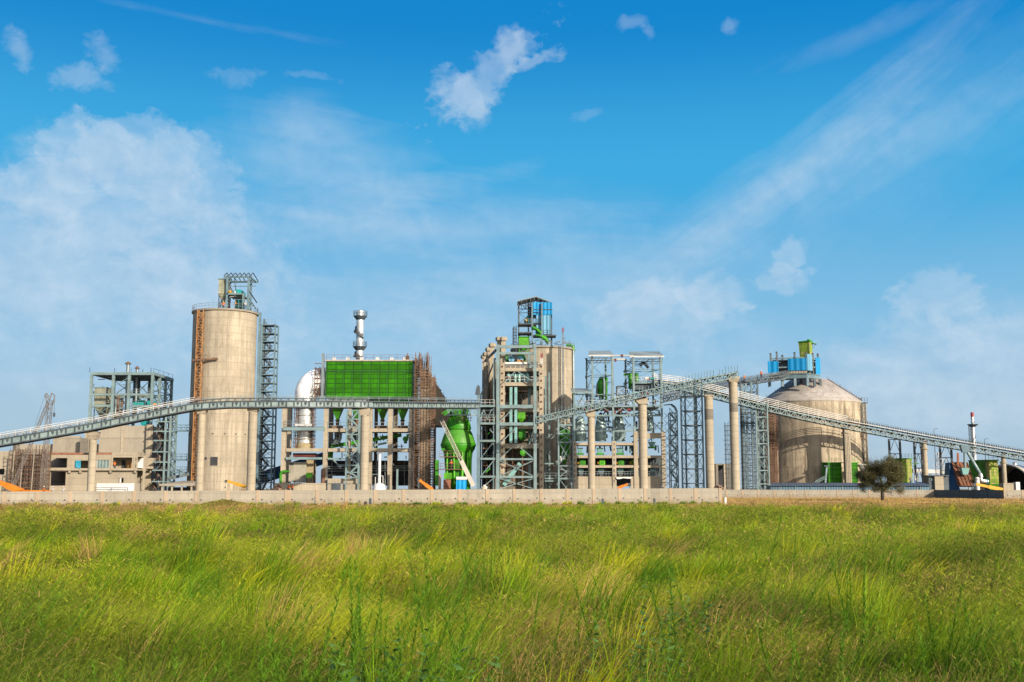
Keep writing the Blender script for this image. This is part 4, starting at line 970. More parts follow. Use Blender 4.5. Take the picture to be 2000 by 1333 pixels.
# low white wall and hoarding in front
t = T('white_parapet', 'low white wall with dark rail before the ground floor of the concrete building', 'wall', (X(225, Yb - 3), Yb - 3, 0))
m = MB().pb(189, 262, 944.5, None, Yb - 3.2, Yb - 3); m.build('panel', WHITE, t)
m = MB().pb(262.3, 273, 945, None, Yb - 3.1, Yb - 2.9); m.build('end_panel', CONC_GREY, t)
m = MB(); rail(m, (X(189, Yb - 4), Yb - 4, 0), (X(252, Yb - 4), Yb - 4, 0), 1.9, 3, .1, 2); m.build('railing', STEEL_D, t)
# left part with its dark window
lb = T('concrete_building', 'plain grey concrete block with one dark window cut by the left edge', 'building', (X(0, Yb - 2), Yb - 2, 0))
m = MB(); m.wall(X(-60, Yb - 2, 900), X(21, Yb - 2, 900), 0, Z(882, Yb - 2), Yb - 2, Yb - 1.7, [(X(-6, Yb - 2, 900), X(10, Yb - 2, 900), Z(927.5, Yb - 2), Z(916, Yb - 2))]); m.build('facade', CONC, lb)
m = MB(); m.box(X(-60, Yb - 2, 900), X(21, Yb - 2, 900), Yb - 1.69, Yb + 7, Z(883, Yb) - .3, Z(883, Yb)); m.box(X(-60, Yb - 2, 900), X(21, Yb - 2, 900), Yb + 3, Yb + 3.2, 0, Z(884, Yb) - .35); m.box(X(20.6, Yb - 2, 900), X(22, Yb - 2, 900), Yb - 1.69, Yb + 7, 0, Z(883, Yb) - .31); m.build('shell', CONC_GREY, lb)
m = MB().pb(-60, 21, 940, 942, Yb - 2.5, Yb - 2.01); m.build('ledge', CONC, lb)
# scaffold before the building
t = T('scaffold', 'dense brown tube scaffold with rebar, between the left block and the crane', 'scaffold', (X(54, 226), 226, 0))
m = MB(); r_ = random.Random(3); scaffold(m, X(23, 226, 915), X(84, 226, 915), 225, 229.5, 0, Z(881, 226), 1.05, .95, .04, .2, 1.2, r_); m.build('tube_lattice', RUST, t)
m = MB()
for px in (24, 41, 63, 80): x = X(px, 224.8, 915); m.bar((x, 224.8, 0), (x + .25, 224.8, Z(880, 225)), .15)
m.build('standard_pole', CONC_GREY, t)
MB().box(X(24, 226, 915), X(83, 226, 915), 229.6, 229.9, 0, Z(886, 226)).build('formwork_wall', CONC_DARK, t)
# crane with lattice boom
CRANEM = M_paint('crane_grey_brown', (.20, .17, .15), .7, 0, .4)
t = T('lattice_crane', 'dark lattice boom crane standing behind the boundary wall at left', 'crane', (X(84, 222), 222, 0))
m = MB(); lattice_mast(m, Q(83, 949, 222), Q(98, 782, 222), .8, .05); m.build('mast_lattice', CRANEM, t)
m = MB(); lattice_mast(m, Q(27, 948, 221), Q(94, 786, 222), .5, .04); m.build('boom_lattice', CRANEM, t)
m = MB(); m.path([Q(92, 787, 222), Q(88, 771, 222), Q(97, 782, 222), Q(101, 768, 222), Q(107, 773, 222), Q(104, 790, 222)], .1, 6); m.path([Q(88, 771, 222), Q(92, 769, 222), Q(96, 776, 222)], .1, 6); m.build('head_frame', CRANEM, t)
m = MB(); m.tube(Q(107, 773, 222), Q(106, 806, 222), .04, 5); m.tube(Q(88, 771, 222), Q(64, 845, 222), .03, 5); m.build('cable', STEEL_D, t)
m = MB(); q = Q(106, 806, 222); m.lathe(q.x, q.y, [(.05, q.z - .9), (.22, q.z - .7), (.22, q.z - .2), (.05, q.z)], 10); m.build('hook_block', STEEL_D, t)
m = MB(); x = X(83, 222); m.box(x - 2, x + 2, 220.6, 223.4, .5, 1.4); m.build('carrier', ORANGE, t)
for dx in (-1.4, 1.4):
    m = MB(); m.tube((x + dx, 220.3, .5), (x + dx, 223.7, .5), .5, 14); m.build('wheel', TYRE, t)
# ---------------------------------------------------------------- steel frame tower at left
Yt = 238; xL, xR = X(176, Yt, 850), X(297.5, Yt, 850); D1 = 13.5; ztop = Z(728, Yt)
st = T('steel_tower', 'open teal steel frame tower with roof deck, behind the concrete building at left', 'tower', ((xL + xR) / 2, Yt, 0))
for px in (177.5, 220.5, 251.5, 297):
    x = X(px, Yt, 770)
    for y in (Yt, Yt + D1): MB().box(x - .27, x + .27, y - .25, y + .25, Z(832, Yb + 6) + .003 if px < 290 else 0, ztop - .55).build('column', STEEL_L, st)
x = X(297, Yt, 770)
for f in (.36, .68): MB().box(x - .25, x + .25, Yt + D1 * f - .25, Yt + D1 * f + .25, 0, ztop - .55).build('column', STEEL_L, st)
m = MB(); xa, xb = xL - .4, X(297, Yt, 770) + .35
m.box(xa, xb, Yt - .3, Yt + .3, ztop - .54, ztop); m.box(xa, xb, Yt + D1 - .3, Yt + D1 + .3, ztop - .54, ztop)
m.box(xa, xa + .5, Yt + .303, Yt + D1 - .303, ztop - .54, ztop - .01); m.box(xb - .5, xb, Yt + .303, Yt + D1 - .303, ztop - .54, ztop - .01)
for k in range(1, 14): x = xa + (xb - xa) * k / 14; m.box(x - .07, x + .07, Yt + .303, Yt + D1 - .303, ztop - .5, ztop - .12)
m.build('roof_beam', STEEL_L, st)
MB().box(xa + .1, xb - .1, Yt + .05, Yt + D1 - .05, ztop + .003, ztop + .08).build('roof_deck', ROOFG, st)
m = MBS()
for px in (175.5, 224, 256, 266, 279, 295): x = X(px, Yt, 722); m.bar((x, Yt, ztop), (x, Yt, ztop + .5 + .6 * random.random()), .1)
for k in range(5): m.bar((xb - .2, Yt + D1 * k / 4, ztop), (xb - .2, Yt + D1 * k / 4, ztop + .9), .06)
m.bar((xb - .2, Yt, ztop + .85), (xb - .2, Yt + D1, ztop + .85), .05); m.build('roof_stub', STEEL_D, st)
for py, pa, pb_ in ((794, 258, 300), (771, 178, 297), (793, 178, 220)):
    m = MBS(); z = Z(py, Yt); m.box(X(pa, Yt, 790), X(pb_, Yt, 790), Yt - .15, Yt + .15, z - .22, z + .22); m.box(X(pa, Yt, 790), X(pb_, Yt, 790), Yt + D1 * .5, Yt + D1 * .5 + .3, z - .22, z + .22); m.build('level_beam', STEEL_L, st)
m = MB(); z0, z1 = Z(793, Yt), Z(732, Yt)
xc = [X(p, Yt, 770) for p in (177.5, 220.5, 251.5, 297)]
for a, b in zip(xc, xc[1:]):
    zm = (z0 + z1) / 2
    for y in (Yt + D1,): brace_x(m, (a, y, z0), (b, y, z0), (b, y, zm), (a, y, zm), .12); brace_x(m, (a, y, zm), (b, y, zm), (b, y, z1), (a, y, z1), .12)
    m.bar((a, Yt + D1, zm), (b, Yt + D1, zm), .18)
for k, (f, g) in enumerate(((0, .36), (.36, .68), (.68, 1))):
    y0_, y1_ = Yt + D1 * f, Yt + D1 * g
    for zz in (z0, (z0 + z1) / 2): brace_x(m, (xc[3], y0_, zz), (xc[3], y1_, zz), (xc[3], y1_, zz + (z1 - z0) / 2), (xc[3], y0_, zz + (z1 - z0) / 2), .12); m.bar((xc[3], y0_, zz), (xc[3], y1_, zz), .16)
m.bar((xc[0], Yt, z0), (xc[1], Yt, z0 - 2.5), .12); m.bar((xc[1], Yt, z0), (xc[0], Yt, z0 - 2.5), .12); m.bar((xc[1], Yt, z1 - 2.6), (xc[2], Yt, z1 - .5), .12); m.build('bracing_lattice', STEEL, st)
m = MB()
for py in (771, 793): rail(m, (xc[0], Yt + .3, Z(py, Yt) + .2), (xc[3], Yt + .3, Z(py, Yt) + .2), 1.0, 1.3, .05)
m.build('railing', RAILG, st)
MB().box(xc[2], xc[3] + .2, Yt + .2, Yt + D1 - .3, Z(793, Yt) + .0, Z(793, Yt) + .2).build('platform', STEEL, st)
bag_filter('dust_filter', 'beige dust filter with hopper inside the teal steel tower', 184, 207, 758, 792, 818, Yt + 2.0, 4.6, Z(832, Yt), group=None)
for px, w_, pt, pb2, Yq, mt, lab in ((248, 6.2, 712, 812, Yt + 1.2, GREYP, 'tall capped vent stack passing through the roof of the teal tower'), (266, 5, 721, 812, Yt + 5, GREYP, 'shorter capped vent stack on the teal tower roof'),
                                   (226, 4, 768, 812, Yt + 1.5, GREYP, 'short silver vertical duct beside the beige filter, without a cap'), (264.5, 5.5, 742, 790, Yt + 7, STEEL_D, 'dark vertical duct above the turquoise mill in the teal tower, nearer the capped stack'),
                                   (271, 5, 740, 788, Yt + 8.5, STEEL_D, 'dark vertical duct above the turquoise mill, middle one of three'), (290.5, 4.5, 750, 786, Yt + 8, STEEL_D, 'dark vertical duct above the turquoise mill, nearest the tower corner column')):
    x = X(px, Yq, (pt + pb2) / 2); z0_, z1_ = Z(pb2, Yq), Z(pt, Yq); t = T('duct', lab, 'duct', (x, Yq, z0_)); r = S(w_, Yq) / 2
    m = MB(); m.lathe(x, Yq, [(r, z0_), (r, z1_)], 16)
    m.build('pipe', mt, t, smooth=True)
    m = MB()
    for k in range(1, 4): zz = z0_ + (z1_ - z0_) * k / 4; m.lathe(x, Yq, [(r * 1.15, zz - .08), (r * 1.15, zz + .08)], 16)
    m.build('flange_pattern', mt, t)
    if pt < 730: m = MB(); m.lathe(x, Yq, [(r * 2.1, z1_ + .05), (r * 1.9, z1_ + .2), (r * .4, z1_ + .6), (.02, z1_ + .62)], 16); m.build('rain_cap', RUST, t)
t = T('grinding_mill', 'turquoise mill and gearbox on the platform of the teal steel tower', 'mill', (X(282, Yt + 3), Yt + 3, Z(793, Yt)))
zb = Z(793, Yt) + .2; m = MB(); xa, xb = X(262.5, Yt + 3, 787), X(286, Yt + 3, 787); m.box(xa, xb, Yt + 2.4, Yt + 4.6, zb, zb + .85); m.box(xa + .6, xb - .6, Yt + 2.7, Yt + 4.2, zb + .853, zb + 1.25); m.build('body', TEALP, t)
m = MB(); x = X(295, Yt + 3, 787); m.tube((xb + .15, Yt + 3.4, zb + .5), (x + .8, Yt + 3.4, zb + .5), .62, 14); m.build('drum', TEALP, t, smooth=True)
m = MB(); m.tube((X(300, Yt + 3, 787), Yt + 3, zb + .3), (X(305, Yt + 3, 787), Yt + 3, zb + .3), .3, 10); m.build('motor', ORANGE, t)
t = T('dark_duct_bank', 'bank of dark rusty vertical filter tubes beside the tall vent stack in the teal tower', 'duct bank', (X(236, Yt + 6), Yt + 6, Z(812, Yt)))
for k, px in enumerate((222, 226, 230, 234, 238)):
    x = X(px, Yt + 6 + k * .4, 788); m = MB(); m.lathe(x, Yt + 6 + k * .4, [(.32, Z(815, Yt)), (.32, Z(766 + 2 * (k % 2), Yt)), (.1, Z(764, Yt))], 10); m.build('tube', [RUST, STEEL_D][k % 2], t, smooth=True)
# turquoise boxes below conveyor line inside the tower
t = T('hopper', 'small turquoise feed hopper below the conveyor line at the tower foot', 'hopper', (X(283, Yt + 1), Yt + 1, Z(834, Yt)))
m = MB(); x = X(283, Yt + 1, 825); m.frustum(x - 1.2, x + 1.2, Yt + .6, Yt + 2.4, Z(818, Yt), x - .7, x + .7, Yt + 1, Yt + 2, Z(831, Yt)); m.build('hopper_body', TEALP, t)
# stair tower below at right of the building
Ys = 230; xa, xb = X(299, Ys + 2, 880), X(331, Ys + 2, 880); zs = [0] + [Z(p, Ys + 2) for p in (940, 918, 902, 882, 860, 842, 823, 808)]
t = T('stair_tower', 'teal stair tower crowded with dark pipes, between the concrete building and tall silo', 'stair tower', ((xa + xb) / 2, Ys + 2, 0))
frame3(t, xa + 2.4, xb, Ys + 2, Ys + 6, zs, .36, STEEL_L, bw=.25, brace=True, braw=.09, faces='br')
m = MB()
for z in zs[1:]: m.bar((xa, Ys + 2, z - .1), (xa + 2.2, Ys + 2, z - .1), .25)
m.build('edge_beam', STEEL_L, t)
stair_zig(t, xa + .2, xb - 1.2, Ys + 3, Ys + 5.6, zs, STEEL_D, 1.1)
for z in zs[1:]: MB().box(xa, xb - .3, Ys + 2.3, Ys + 5.8, z - .12, z).build('landing', STEEL_D, t)
r_ = random.Random(9); m = MBS()
for i in range(46):
    z = r_.uniform(1, zs[-1]); x = r_.uniform(xa + .2, xb - .5); m.bar((x, Ys + r_.uniform(3, 5.5), z), (x + r_.uniform(-.8, .8), Ys + r_.uniform(3, 5.5), z + r_.uniform(.8, 2.4)), r_.uniform(.1, .3))
m.build('pipe', RUST, t)
# walkways from the tower to the tall silo
for py, lab in ((832, 'topmost grey walkway linking the teal stair tower to the tall silo'), (889, 'middle grey walkway linking the teal stair tower to the tall silo'), (914, 'lowest grey walkway linking the teal stair tower to the tall silo')):
    Yk = Ys + 5; xa_, xb_ = X(333, Yk, py), X(371, Yk, py); z = Z(py + 8, Yk); t = T('walkway', lab, 'walkway', ((xa_ + xb_) / 2, Yk, z), 'walkways between stair tower and silo')
    m = MB(); m.box(xa_, xb_, Yk, Yk + 1.2, z - .3, z); m.build('deck', STEEL_B, t)
    m = MB(); rail(m, (xa_, Yk, z), (xb_, Yk, z), 1.05, .9, .07); rail(m, (xa_, Yk + 1.2, z), (xb_, Yk + 1.2, z), 1.05, .9, .07); m.build('railing', STEEL_B, t)
t = T('shed', 'low concrete roofed shed at the foot of the orange mast', 'shed', (X(350, 225), 225, 0))
xa, xb = X(314, 224, 945), X(381, 224, 945)
m = MB(); m.hexa([(xa, 223, Z(949.5, 224)), (xb, 223, Z(949.5, 224)), (xb, 229, Z(945, 224)), (xa + 3, 229, Z(945, 224)), (xa, 223, Z(946, 224)), (xb, 223, Z(944, 224)), (xb, 229, Z(940, 224)), (xa + 3, 229, Z(939, 224))]); m.build('roof', CONC_GREY, t)
for k in range(4): x = xa + .5 + (xb - xa - 1) * k / 3; MB().box(x - .15, x + .15, 223.3, 223.6, 0, Z(950, 224) - .02).build('post', CONC, t)
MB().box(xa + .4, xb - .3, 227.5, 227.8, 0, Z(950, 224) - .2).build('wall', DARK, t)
t = T('inclined_chute', 'dark inclined conveyor chute entering the tall silo beside the orange mast', 'chute', (X(350, 232), 232, Z(930, 232)))
m = MB(); m.bar(Q(328, 935, 232), Q(372, 926, 234), .8, .6); m.build('casing', STEEL_D, t); m = MB(); m.lathe(X(354, 231.5), 231.5, [(.3, Z(930, 231.5)), (.3, Z(921, 231.5)), (.7, Z(920, 231.5)), (.7, Z(918, 231.5))], 10); m.build('drive_head', STEEL_B, t)
clutter(st, 180, 297, 736, 792, Yt + .6, Yt + 12, 46, [STEEL_D, STEEL, GREYP, RUST, STEEL_L], 71)
clutter(s1, 424, 495, 578, 598, 235, 241, 16, [STEEL_D, RUST, WHITE, STEEL_B], 72, thick=(.06, .18))
# ---------------------------------------------------------------- bag filter building (green filter house)
Yf = 228; Df = 13.0
fb = T('filter_building', 'concrete frame carrying the big green filter house, middle of the plant', 'building', (X(680, Yf), Yf, 0))
def fbx(px0, px1, py0, py1, Y0, Y1, name, mat, root=None): return MB().pb(px0, px1, py0, py1, Y0, Y1).build(name, mat, root or fb)
for px, w_, mt in ((554.5, 8.5, CONC), (636, 8, CONC), (682, 6, CONC), (724, 6, CONC), (762, 8.5, CONC), (803, 9, CONC_DARK)):
    col(fb, px, w_, 789, Yf, mt, d=1.0, py=870); col(fb, px + 10, w_, 789, Yf + Df, CONC_DARK if mt is CONC_DARK else CONC_GREY, d=1.0, py=870)
def beams(py0, py1, spans, mat, y, d=.8, name='beam', root=None):
    for a, b in spans: MB().pb(a, b, py0, py1, y - d / 2, y + d / 2).build(name, mat, root or fb)
for yy in (Yf, Yf + Df):
    o_ = 0 if yy == Yf else 10
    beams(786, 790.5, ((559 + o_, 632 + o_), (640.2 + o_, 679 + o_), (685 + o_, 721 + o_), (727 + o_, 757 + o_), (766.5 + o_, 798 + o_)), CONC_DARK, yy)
    beams(837, 844, ((640.2 + o_, 679 + o_), (685 + o_, 721 + o_), (727 + o_, 757 + o_), (766.5 + o_, 798 + o_)), CONC, yy)
    beams(876, 882.5, ((559 + o_, 632 + o_), (640.2 + o_, 679 + o_), (685 + o_, 721 + o_), (727 + o_, 757 + o_), (766.5 + o_, 798 + o_)), CONC, yy)
for a, b in ((640.2, 721), (727, 798)):
    fbx(a, b, 838.5, 841, Yf + .6, Yf + Df - .6, 'floor_slab', CONC_GREY); fbx(a, b, 877.5, 880, Yf + .6, Yf + Df - .6, 'floor_slab', CONC_GREY)
beams(835, 841, ((552, 634),), STEEL_L, Yf - .9, .5, 'steel_beam'); beams(893.5, 898, ((558, 629),), STEEL_L, Yf - .7, .4, 'steel_beam')
fbx(555, 632, 834, 835.2, Yf - .6, Yf + 5, 'platform', STEEL_D); beams(895, 898, ((640, 673),), STEEL_L, Yf - .7, .3, 'steel_beam')
m = MB(); m.path([Q(640, 896, Yf - .7), Q(648, 896, Yf - .7), Q(661, 909, Yf - .7), Q(674, 909, Yf - .7)], .14, 6); m.build('stair_stringer', STEEL_L, fb)
m = MB(); rail(m, Q(640, 838, Yf - .5), Q(678, 838, Yf - .5), 1.3, 1.2, .07); rail(m, Q(724, 838, Yf - .5), Q(757, 838, Yf - .5), 1.3, 1.2, .07); rail(m, Q(767, 838, Yf - .5), Q(798, 838, Yf - .5), 1.3, 1.2, .07)
rail(m, Q(556, 834, Yf - .8), Q(632, 834, Yf - .8), 1.2, 1.2, .06); m.build('railing', RAILG, fb)
fbx(640, 700, 935, 945, Yf - 1.6, Yf + 3, 'plinth', CONC); fbx(640, 702, 946, None, Yf - 2.2, Yf - 1.7, 'plinth', CONC_GREY); fbx(649, 665, 944, None, Yf - 2.5, Yf - 2.21, 'dark_block', STEEL_D); fbx(536, 636, 944, None, Yf - 2.6, Yf - 2.0, 'low_wall', CONC)
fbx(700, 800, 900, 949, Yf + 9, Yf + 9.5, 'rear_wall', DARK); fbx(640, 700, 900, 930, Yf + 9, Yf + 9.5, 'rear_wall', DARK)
m = MBS()
for py in (912, 916, 921): m.tube(Q(640, py, Yf + 4), Q(800, py - 2, Yf + 4), .13, 6)
for px in (648, 690, 735, 752, 790): m.tube(Q(px, 949, Yf + 4), Q(px, 900, Yf + 4), .1, 6)
m.build('pipe', GREYP, fb)
# green filter house
gx0, gx1 = X(637, Yf - .4, 740), X(805.5, Yf - .4, 740); gz0, gz1 = Z(778, Yf - .4), Z(706, Yf - .4)
gh = T('filter_house', 'huge bright green panelled filter house on the concrete frame', 'filter house', ((gx0 + gx1) / 2, Yf - .4, gz0))
MB().box(gx0, gx1, Yf - .4, Yf + Df, gz0, gz1).build('housing', GREENP, gh)
zl = Z(726, Yf); MB().box(gx0 - .12, gx1 + .12, Yf - .55, Yf - .404, zl - .14, zl + .14).build('seam_flange', M_paint('deep_green', (.015, .09, .01)), gh)
MB().box(gx0 - .25, gx1 + .25, Yf - .65, Yf + Df + .2, gz1 + .003, gz1 + .3).build('roof_edge', CONC_ROOF, gh)
m = MB()
for i in range(11): x = gx0 + (gx1 - gx0) * i / 10; m.box(x - .06, x + .06, Yf - .47, Yf - .403, gz0, zl - .15)
m.build('rib_pattern', M_paint('deep_green2', (.02, .14, .012)), gh)
m = MB(); rail(m, (gx0, Yf - .5, gz1 + .3), (gx1, Yf - .5, gz1 + .3), 1.0, 1.5, .05); m.build('railing', RUST, gh)
for px in (652, 679, 706, 737, 765, 790):
    x = X(px, Yf, 705); MB().box(x - .35, x + .35, Yf, Yf + .6, gz1 + .303, gz1 + .85).build('hatch', WHITE, gh)
m = MB(); x = X(795.5, Yf, 702); m.box(x - .35, x + .35, Yf, Yf + .7, gz1 + .303, gz1 + 1.2); m.bar((x, Yf + .3, gz1 + 1.2), (x, Yf + .3, gz1 + 1.8), .15); m.build('vent', RUST, gh)
m = MB(); x = gx0 - .75; m.box(x - .25, x + .25, Yf - .3, Yf + .2, gz0 - 1, gz1 + 1.6); m.box(x + .55, x + .7, Yf - .3, Yf, gz0 - 1, gz1 + .5); m.build('side_column', RAILG, gh)
m = MB()
for k in range(8): z = gz0 + k * 1.0; m.box(x - 1.7, x - .3, Yf - .2, Yf + .1, z, z + .12)
lattice_mast(m, (x - 1.1, Yf, gz0), (x - 1.1, Yf, gz0 + 6.4), .9, .05); m.build('ladder_lattice', RUST, gh)
for px, hw in ((656.5, 13.5), (695, 13.5), (745, 14), (784.5, 14)):
    xa, xb = X(px - hw - 2, Yf + .4, 790), X(px + hw + 2, Yf + .4, 790); zt, zb_ = gz0 - .004, Z(820, Yf + 2); xc = (xa + xb) / 2
    m = MB().frustum(xa, xb, Yf + .4, Yf + 5.2, zt, xc - .25, xc + .25, Yf + 2.4, Yf + 3, zb_); m.build('hopper', GREENH, gh)
    m = MB(); m.lathe(xc, Yf + 2.7, [(.35, zb_ - 1.2), (.35, zb_ - .3), (.5, zb_ - .2), (.5, zb_)], 10); m.box(xc - 1.1, xc + 1.1, Yf + 2.2, Yf + 3, zb_ - 1.75, zb_ - 1.22); m.build('rotary_valve', RUST, gh)
m = MB().pb(640, 715, 781.5, 785, Yf - 2.0, Yf - .5); m.build('gallery_beam', GREYP, gh)
# lattice stair tower in front of the frame
Yl = Yf - 2.6; xa, xb = X(676.5, Yl, 870), X(700.5, Yl, 870)
t = T('lattice_tower', 'pale teal zigzag braced tower beside the round pillar, before the filter building', 'lattice tower', ((xa + xb) / 2, Yl, 0))
zs = [0] + [Z(p, Yl) for p in (933, 923, 909, 891, 875, 849, 835, 819, 802)]
for x in (xa, xb):
    for y in (Yl, Yl + 1.8): MB().box(x - .14, x + .14, y - .14, y + .14, 0, zs[-1]).build('column', STEEL_L, t)
for z in zs[1:]: MB().box(xa + .15, xb - .15, Yl - .1, Yl + .1, z - .12, z + .1).build('level_beam', STEEL_L, t)
m = MB()
for i, (z, zz) in enumerate(zip(zs[1:], zs[2:])):
    a, b = ((xa + 1), xb) if i % 2 else (xb, xa + .8); m.bar((a, Yl, z), (b, Yl, zz), .2, .3); m.bar((xa if i % 2 else xb, Yl + 1.8, z), (xb if i % 2 else xa, Yl + 1.8, zz), .14)
m.build('bracing_lattice', STEEL_L, t)
# elbow duct in white foil and its riser
Ye = Yf + 3; xe_ = X(596, Ye, 830); zc = Z(781, Ye); Rm = S(36, Ye); rt_ = S(24, Ye)
t = T('elbow_duct', 'big white foil clad elbow duct bending from the silver riser into the green filter house', 'duct', (xe_, Ye, 0))
pts = [(xe_, Ye, zc - .3)] + [(xe_ + S(41, Ye) - S(41, Ye) * math.cos(a) ** .8, Ye, zc + S(35, Ye) * math.sin(a) ** .85) for a in [math.pi / 2 * k / 12.001 for k in range(13)]]
rr = [rt_ * .84] + [rt_ * (.86 + .32 * math.sin(math.pi * k / 24)) for k in range(13)]
m = MB().sweep(pts, rr, 28); m.build('elbow', FOIL, t, smooth=True)
m = MB(); zq = [Z(p, Ye) for p in (866, 847, 840, 790, 784)]; r1 = S(15.5, Ye)
m.lathe(xe_, Ye, [(r1 * .95, zq[0]), (r1 * .95, zq[1]), (r1, zq[2]), (r1, zq[3]), (r1 * 1.35, zq[4]), (r1 * 1.35, zc)], 28); m.build('riser', SILVER, t, smooth=True)
m = MB(); m.lathe(xe_, Ye, [(S(17, Ye), Z(881, Ye)), (S(17, Ye), Z(872, Ye)), (S(15.4, Ye), Z(866, Ye) + .003)], 24); m.build('brick_collar', M_paint('yellow_brick', (.42, .34, .2), .9, 0, .4, scale=3), t, smooth=True)
for py in (790, 812, 858):
    z = Z(py, Ye); m = MB(); m.lathe(xe_, Ye, [(r1 * 1.04, z - .12), (r1 * 1.12, z), (r1 * 1.04, z + .12)], 28, False); m.build('flange', SILVER, t)
m = MB()
for px in (577, 581, 611, 615): scaffold(m, X(px, Ye) - .15, X(px, Ye) + .15, Ye - 1.4, Ye - 1.0, Z(880, Ye), Z(788, Ye), 1.0, .75, .03, .1, .3)
m.build('scaffold_lattice', RUST, t)
m = MB(); z = Z(834, Ye); m.box(xe_ - 1.7, xe_ + 1.7, Ye - 2.2, Ye - 1.7, z + .02, z + .5); m.build('white_skid', WHITE, t)
fbx(572, 616, 885.5, 892.5, Yf + 1, Yf + 4, 'hoist_beam', MAROON); 
t = T('kiln_house', 'beige brick chamber with small window under the silver riser', 'chamber', (X(588, Yf + 1), Yf + 1, 0))
fbx(564, 598, 903, 941, Yf + 1.2, Yf + 5, 'body', M_concrete('beige_plaster', (.5, .46, .36), pour=8, streak=.2), t); fbx(598.3, 612, 899, 944, Yf + 2.0, Yf + 5, 'side_wall', M_paint('yellow_brick2', (.42, .34, .2), .9, 0, .4, scale=3), t)
for a in (566, 570): fbx(a, a + 3, 905, 909, Yf + 1.12, Yf + 1.195, 'window', DARK, t)
m = MB()
for px in (575, 585, 594): m.bar(Q(px, 941, Yf + 1.1), Q(px, 949, Yf + 1.1), .2); 
m.bar(Q(575, 949, Yf + 1.05), Q(594, 941, Yf + 1.05), .1); m.bar(Q(594, 949, Yf + 1.05), Q(575, 941, Yf + 1.05), .1); m.bar(Q(572, 941, Yf + 1.1), Q(598, 941, Yf + 1.1), .2); m.build('support_lattice', CONC_GREY, t)
t = T('green_tank', 'small bright green box tank at the foot of the beige chamber', 'tank', (X(603.5, Yf), Yf, 0))
fbx(598, 609, 925, 934, Yf - .6, Yf + .4, 'tank_body', GREEN_L, t); fbx(597.4, 609.6, 923.8, 924.9, Yf - .7, Yf + .5, 'lid', GREEN, t)
m = MB()
for px in (599, 608): m.bar(Q(px, 934.1, Yf - .1), Q(px, 955.5, Yf - .1), .12)
m.build('stand_frame', STEEL_D, t)
t = T('rusty_drum', 'upright rusty cylindrical tank beside the beige chamber', 'tank', (X(631, Yf - .5), Yf - .5, 0))
m = MB(); x = X(631, Yf - .5, 930); r = S(4.2, Yf); m.lathe(x, Yf - .5, [(r * .8, 0), (r, Z(941, Yf)), (r, Z(919, Yf)), (r * .7, Z(916.5, Yf)), (.05, Z(915.5, Yf))], 18); m.build('drum_body', RUST, t, smooth=True)
m = MB(); m.lathe(x, Yf - .5, [(r * 1.05, Z(930, Yf)), (r * 1.05, Z(929, Yf))], 18); m.build('band', RUST, t)
t = T('green_pipe', 'bent green pipe rising beside the left concrete column of the filter building', 'pipe', (X(549, Yf - 1), Yf - 1, 0))
m = MB().sweep([Q(548, 955, Yf - 1), Q(548, 928, Yf - 1), Q(549, 923, Yf - 1), Q(553, 921.5, Yf - 1), Q(565, 921.5, Yf - 1)], .26, 10); m.build('bend', GREEN, t, smooth=True)
t = T('air_slide', 'long green conveyor tube sloping up through the filter building', 'conveyor', Q(715, 862, Yf + 3))
m = MB().bar(Q(648, 872, Yf + 3), Q(784, 850, Yf + 3), .7, .72); m.build('casing', GREEN, t)
m = MB()
for k in range(9): p = Q(650, 872, Yf + 3).lerp(Q(782, 850, Yf + 3), k / 8); m.box(p.x - .06, p.x + .06, p.y - .4, p.y + .4, p.z - .42, p.z + .42)
m.build('flange_pattern', GREEN_L, t); m = MB().bar(Q(722, 872, Yf + 2.4), Q(757, 865, Yf + 2.4), .3, .4); m.build('support_beam', STEEL_L, t)
for px, lab in ((792, 'green fan with round casing at the right end of the filter building'), (644, 'green fan on the floor just right of the rusty drum')):
    py = 858 if px > 700 else 890; q = Q(px, py, Yf + 2); t = T('fan', lab, 'fan', q, 'green fans in the filter building')
    m = MB(); m.tube((q.x, q.y - .3, q.z), (q.x, q.y + .5, q.z), .55, 16); m.build('volute', GREEN, t, smooth=True); m = MB().box(q.x - .3, q.x + .3, q.y - .2, q.y + .4, q.z - .9, q.z - .5); m.build('base', STEEL_D, t)
    m = MB(); m.box(q.x + .2, q.x + .65, q.y - .2, q.y + .4, q.z + .2, q.z + 1.0); m.build('outlet', GREEN_L, t)
for px in (657, 664):
    t = T('duct', 'dark bent duct below the left green hopper, ' + ('left' if px == 657 else 'right') + ' one of the pair', 'duct', Q(px, 866, Yf + 2.2), 'bent ducts below the green hoppers')
    m = MB().sweep([Q(px, 842, Yf + 2.2), Q(px, 856, Yf + 2.2), Q(px - 5, 868, Yf + 2.2)], .4, 10); m.build('bend', GREYP if px > 660 else STEEL_D, t, smooth=True)
    m = MB(); q = Q(px, 849, Yf + 2.2); m.lathe(q.x, q.y, [(.5, q.z - .08), (.5, q.z + .08)], 12); m.build('flange', GREYP, t)
t = T('spray_mast', 'white mast on a white domed base before the filter building', 'mast', (X(741, Yf - 4), Yf - 4, 0))
x = X(741, Yf - 4, 920); m = MB(); m.tube((x, Yf - 4, 1), (x, Yf - 4, Z(886, Yf - 4)), .3, 10); m.build('pole', WHITE, t, smooth=True)
m = MB(); m.lathe(x, Yf - 4, [(1.4, 0), (1.4, 1.2), (1.1, Z(947, Yf - 4)), (.5, Z(944.5, Yf - 4)), (.3, Z(944, Yf - 4) + .1)], 20); m.build('base', WHITE, t, smooth=True)
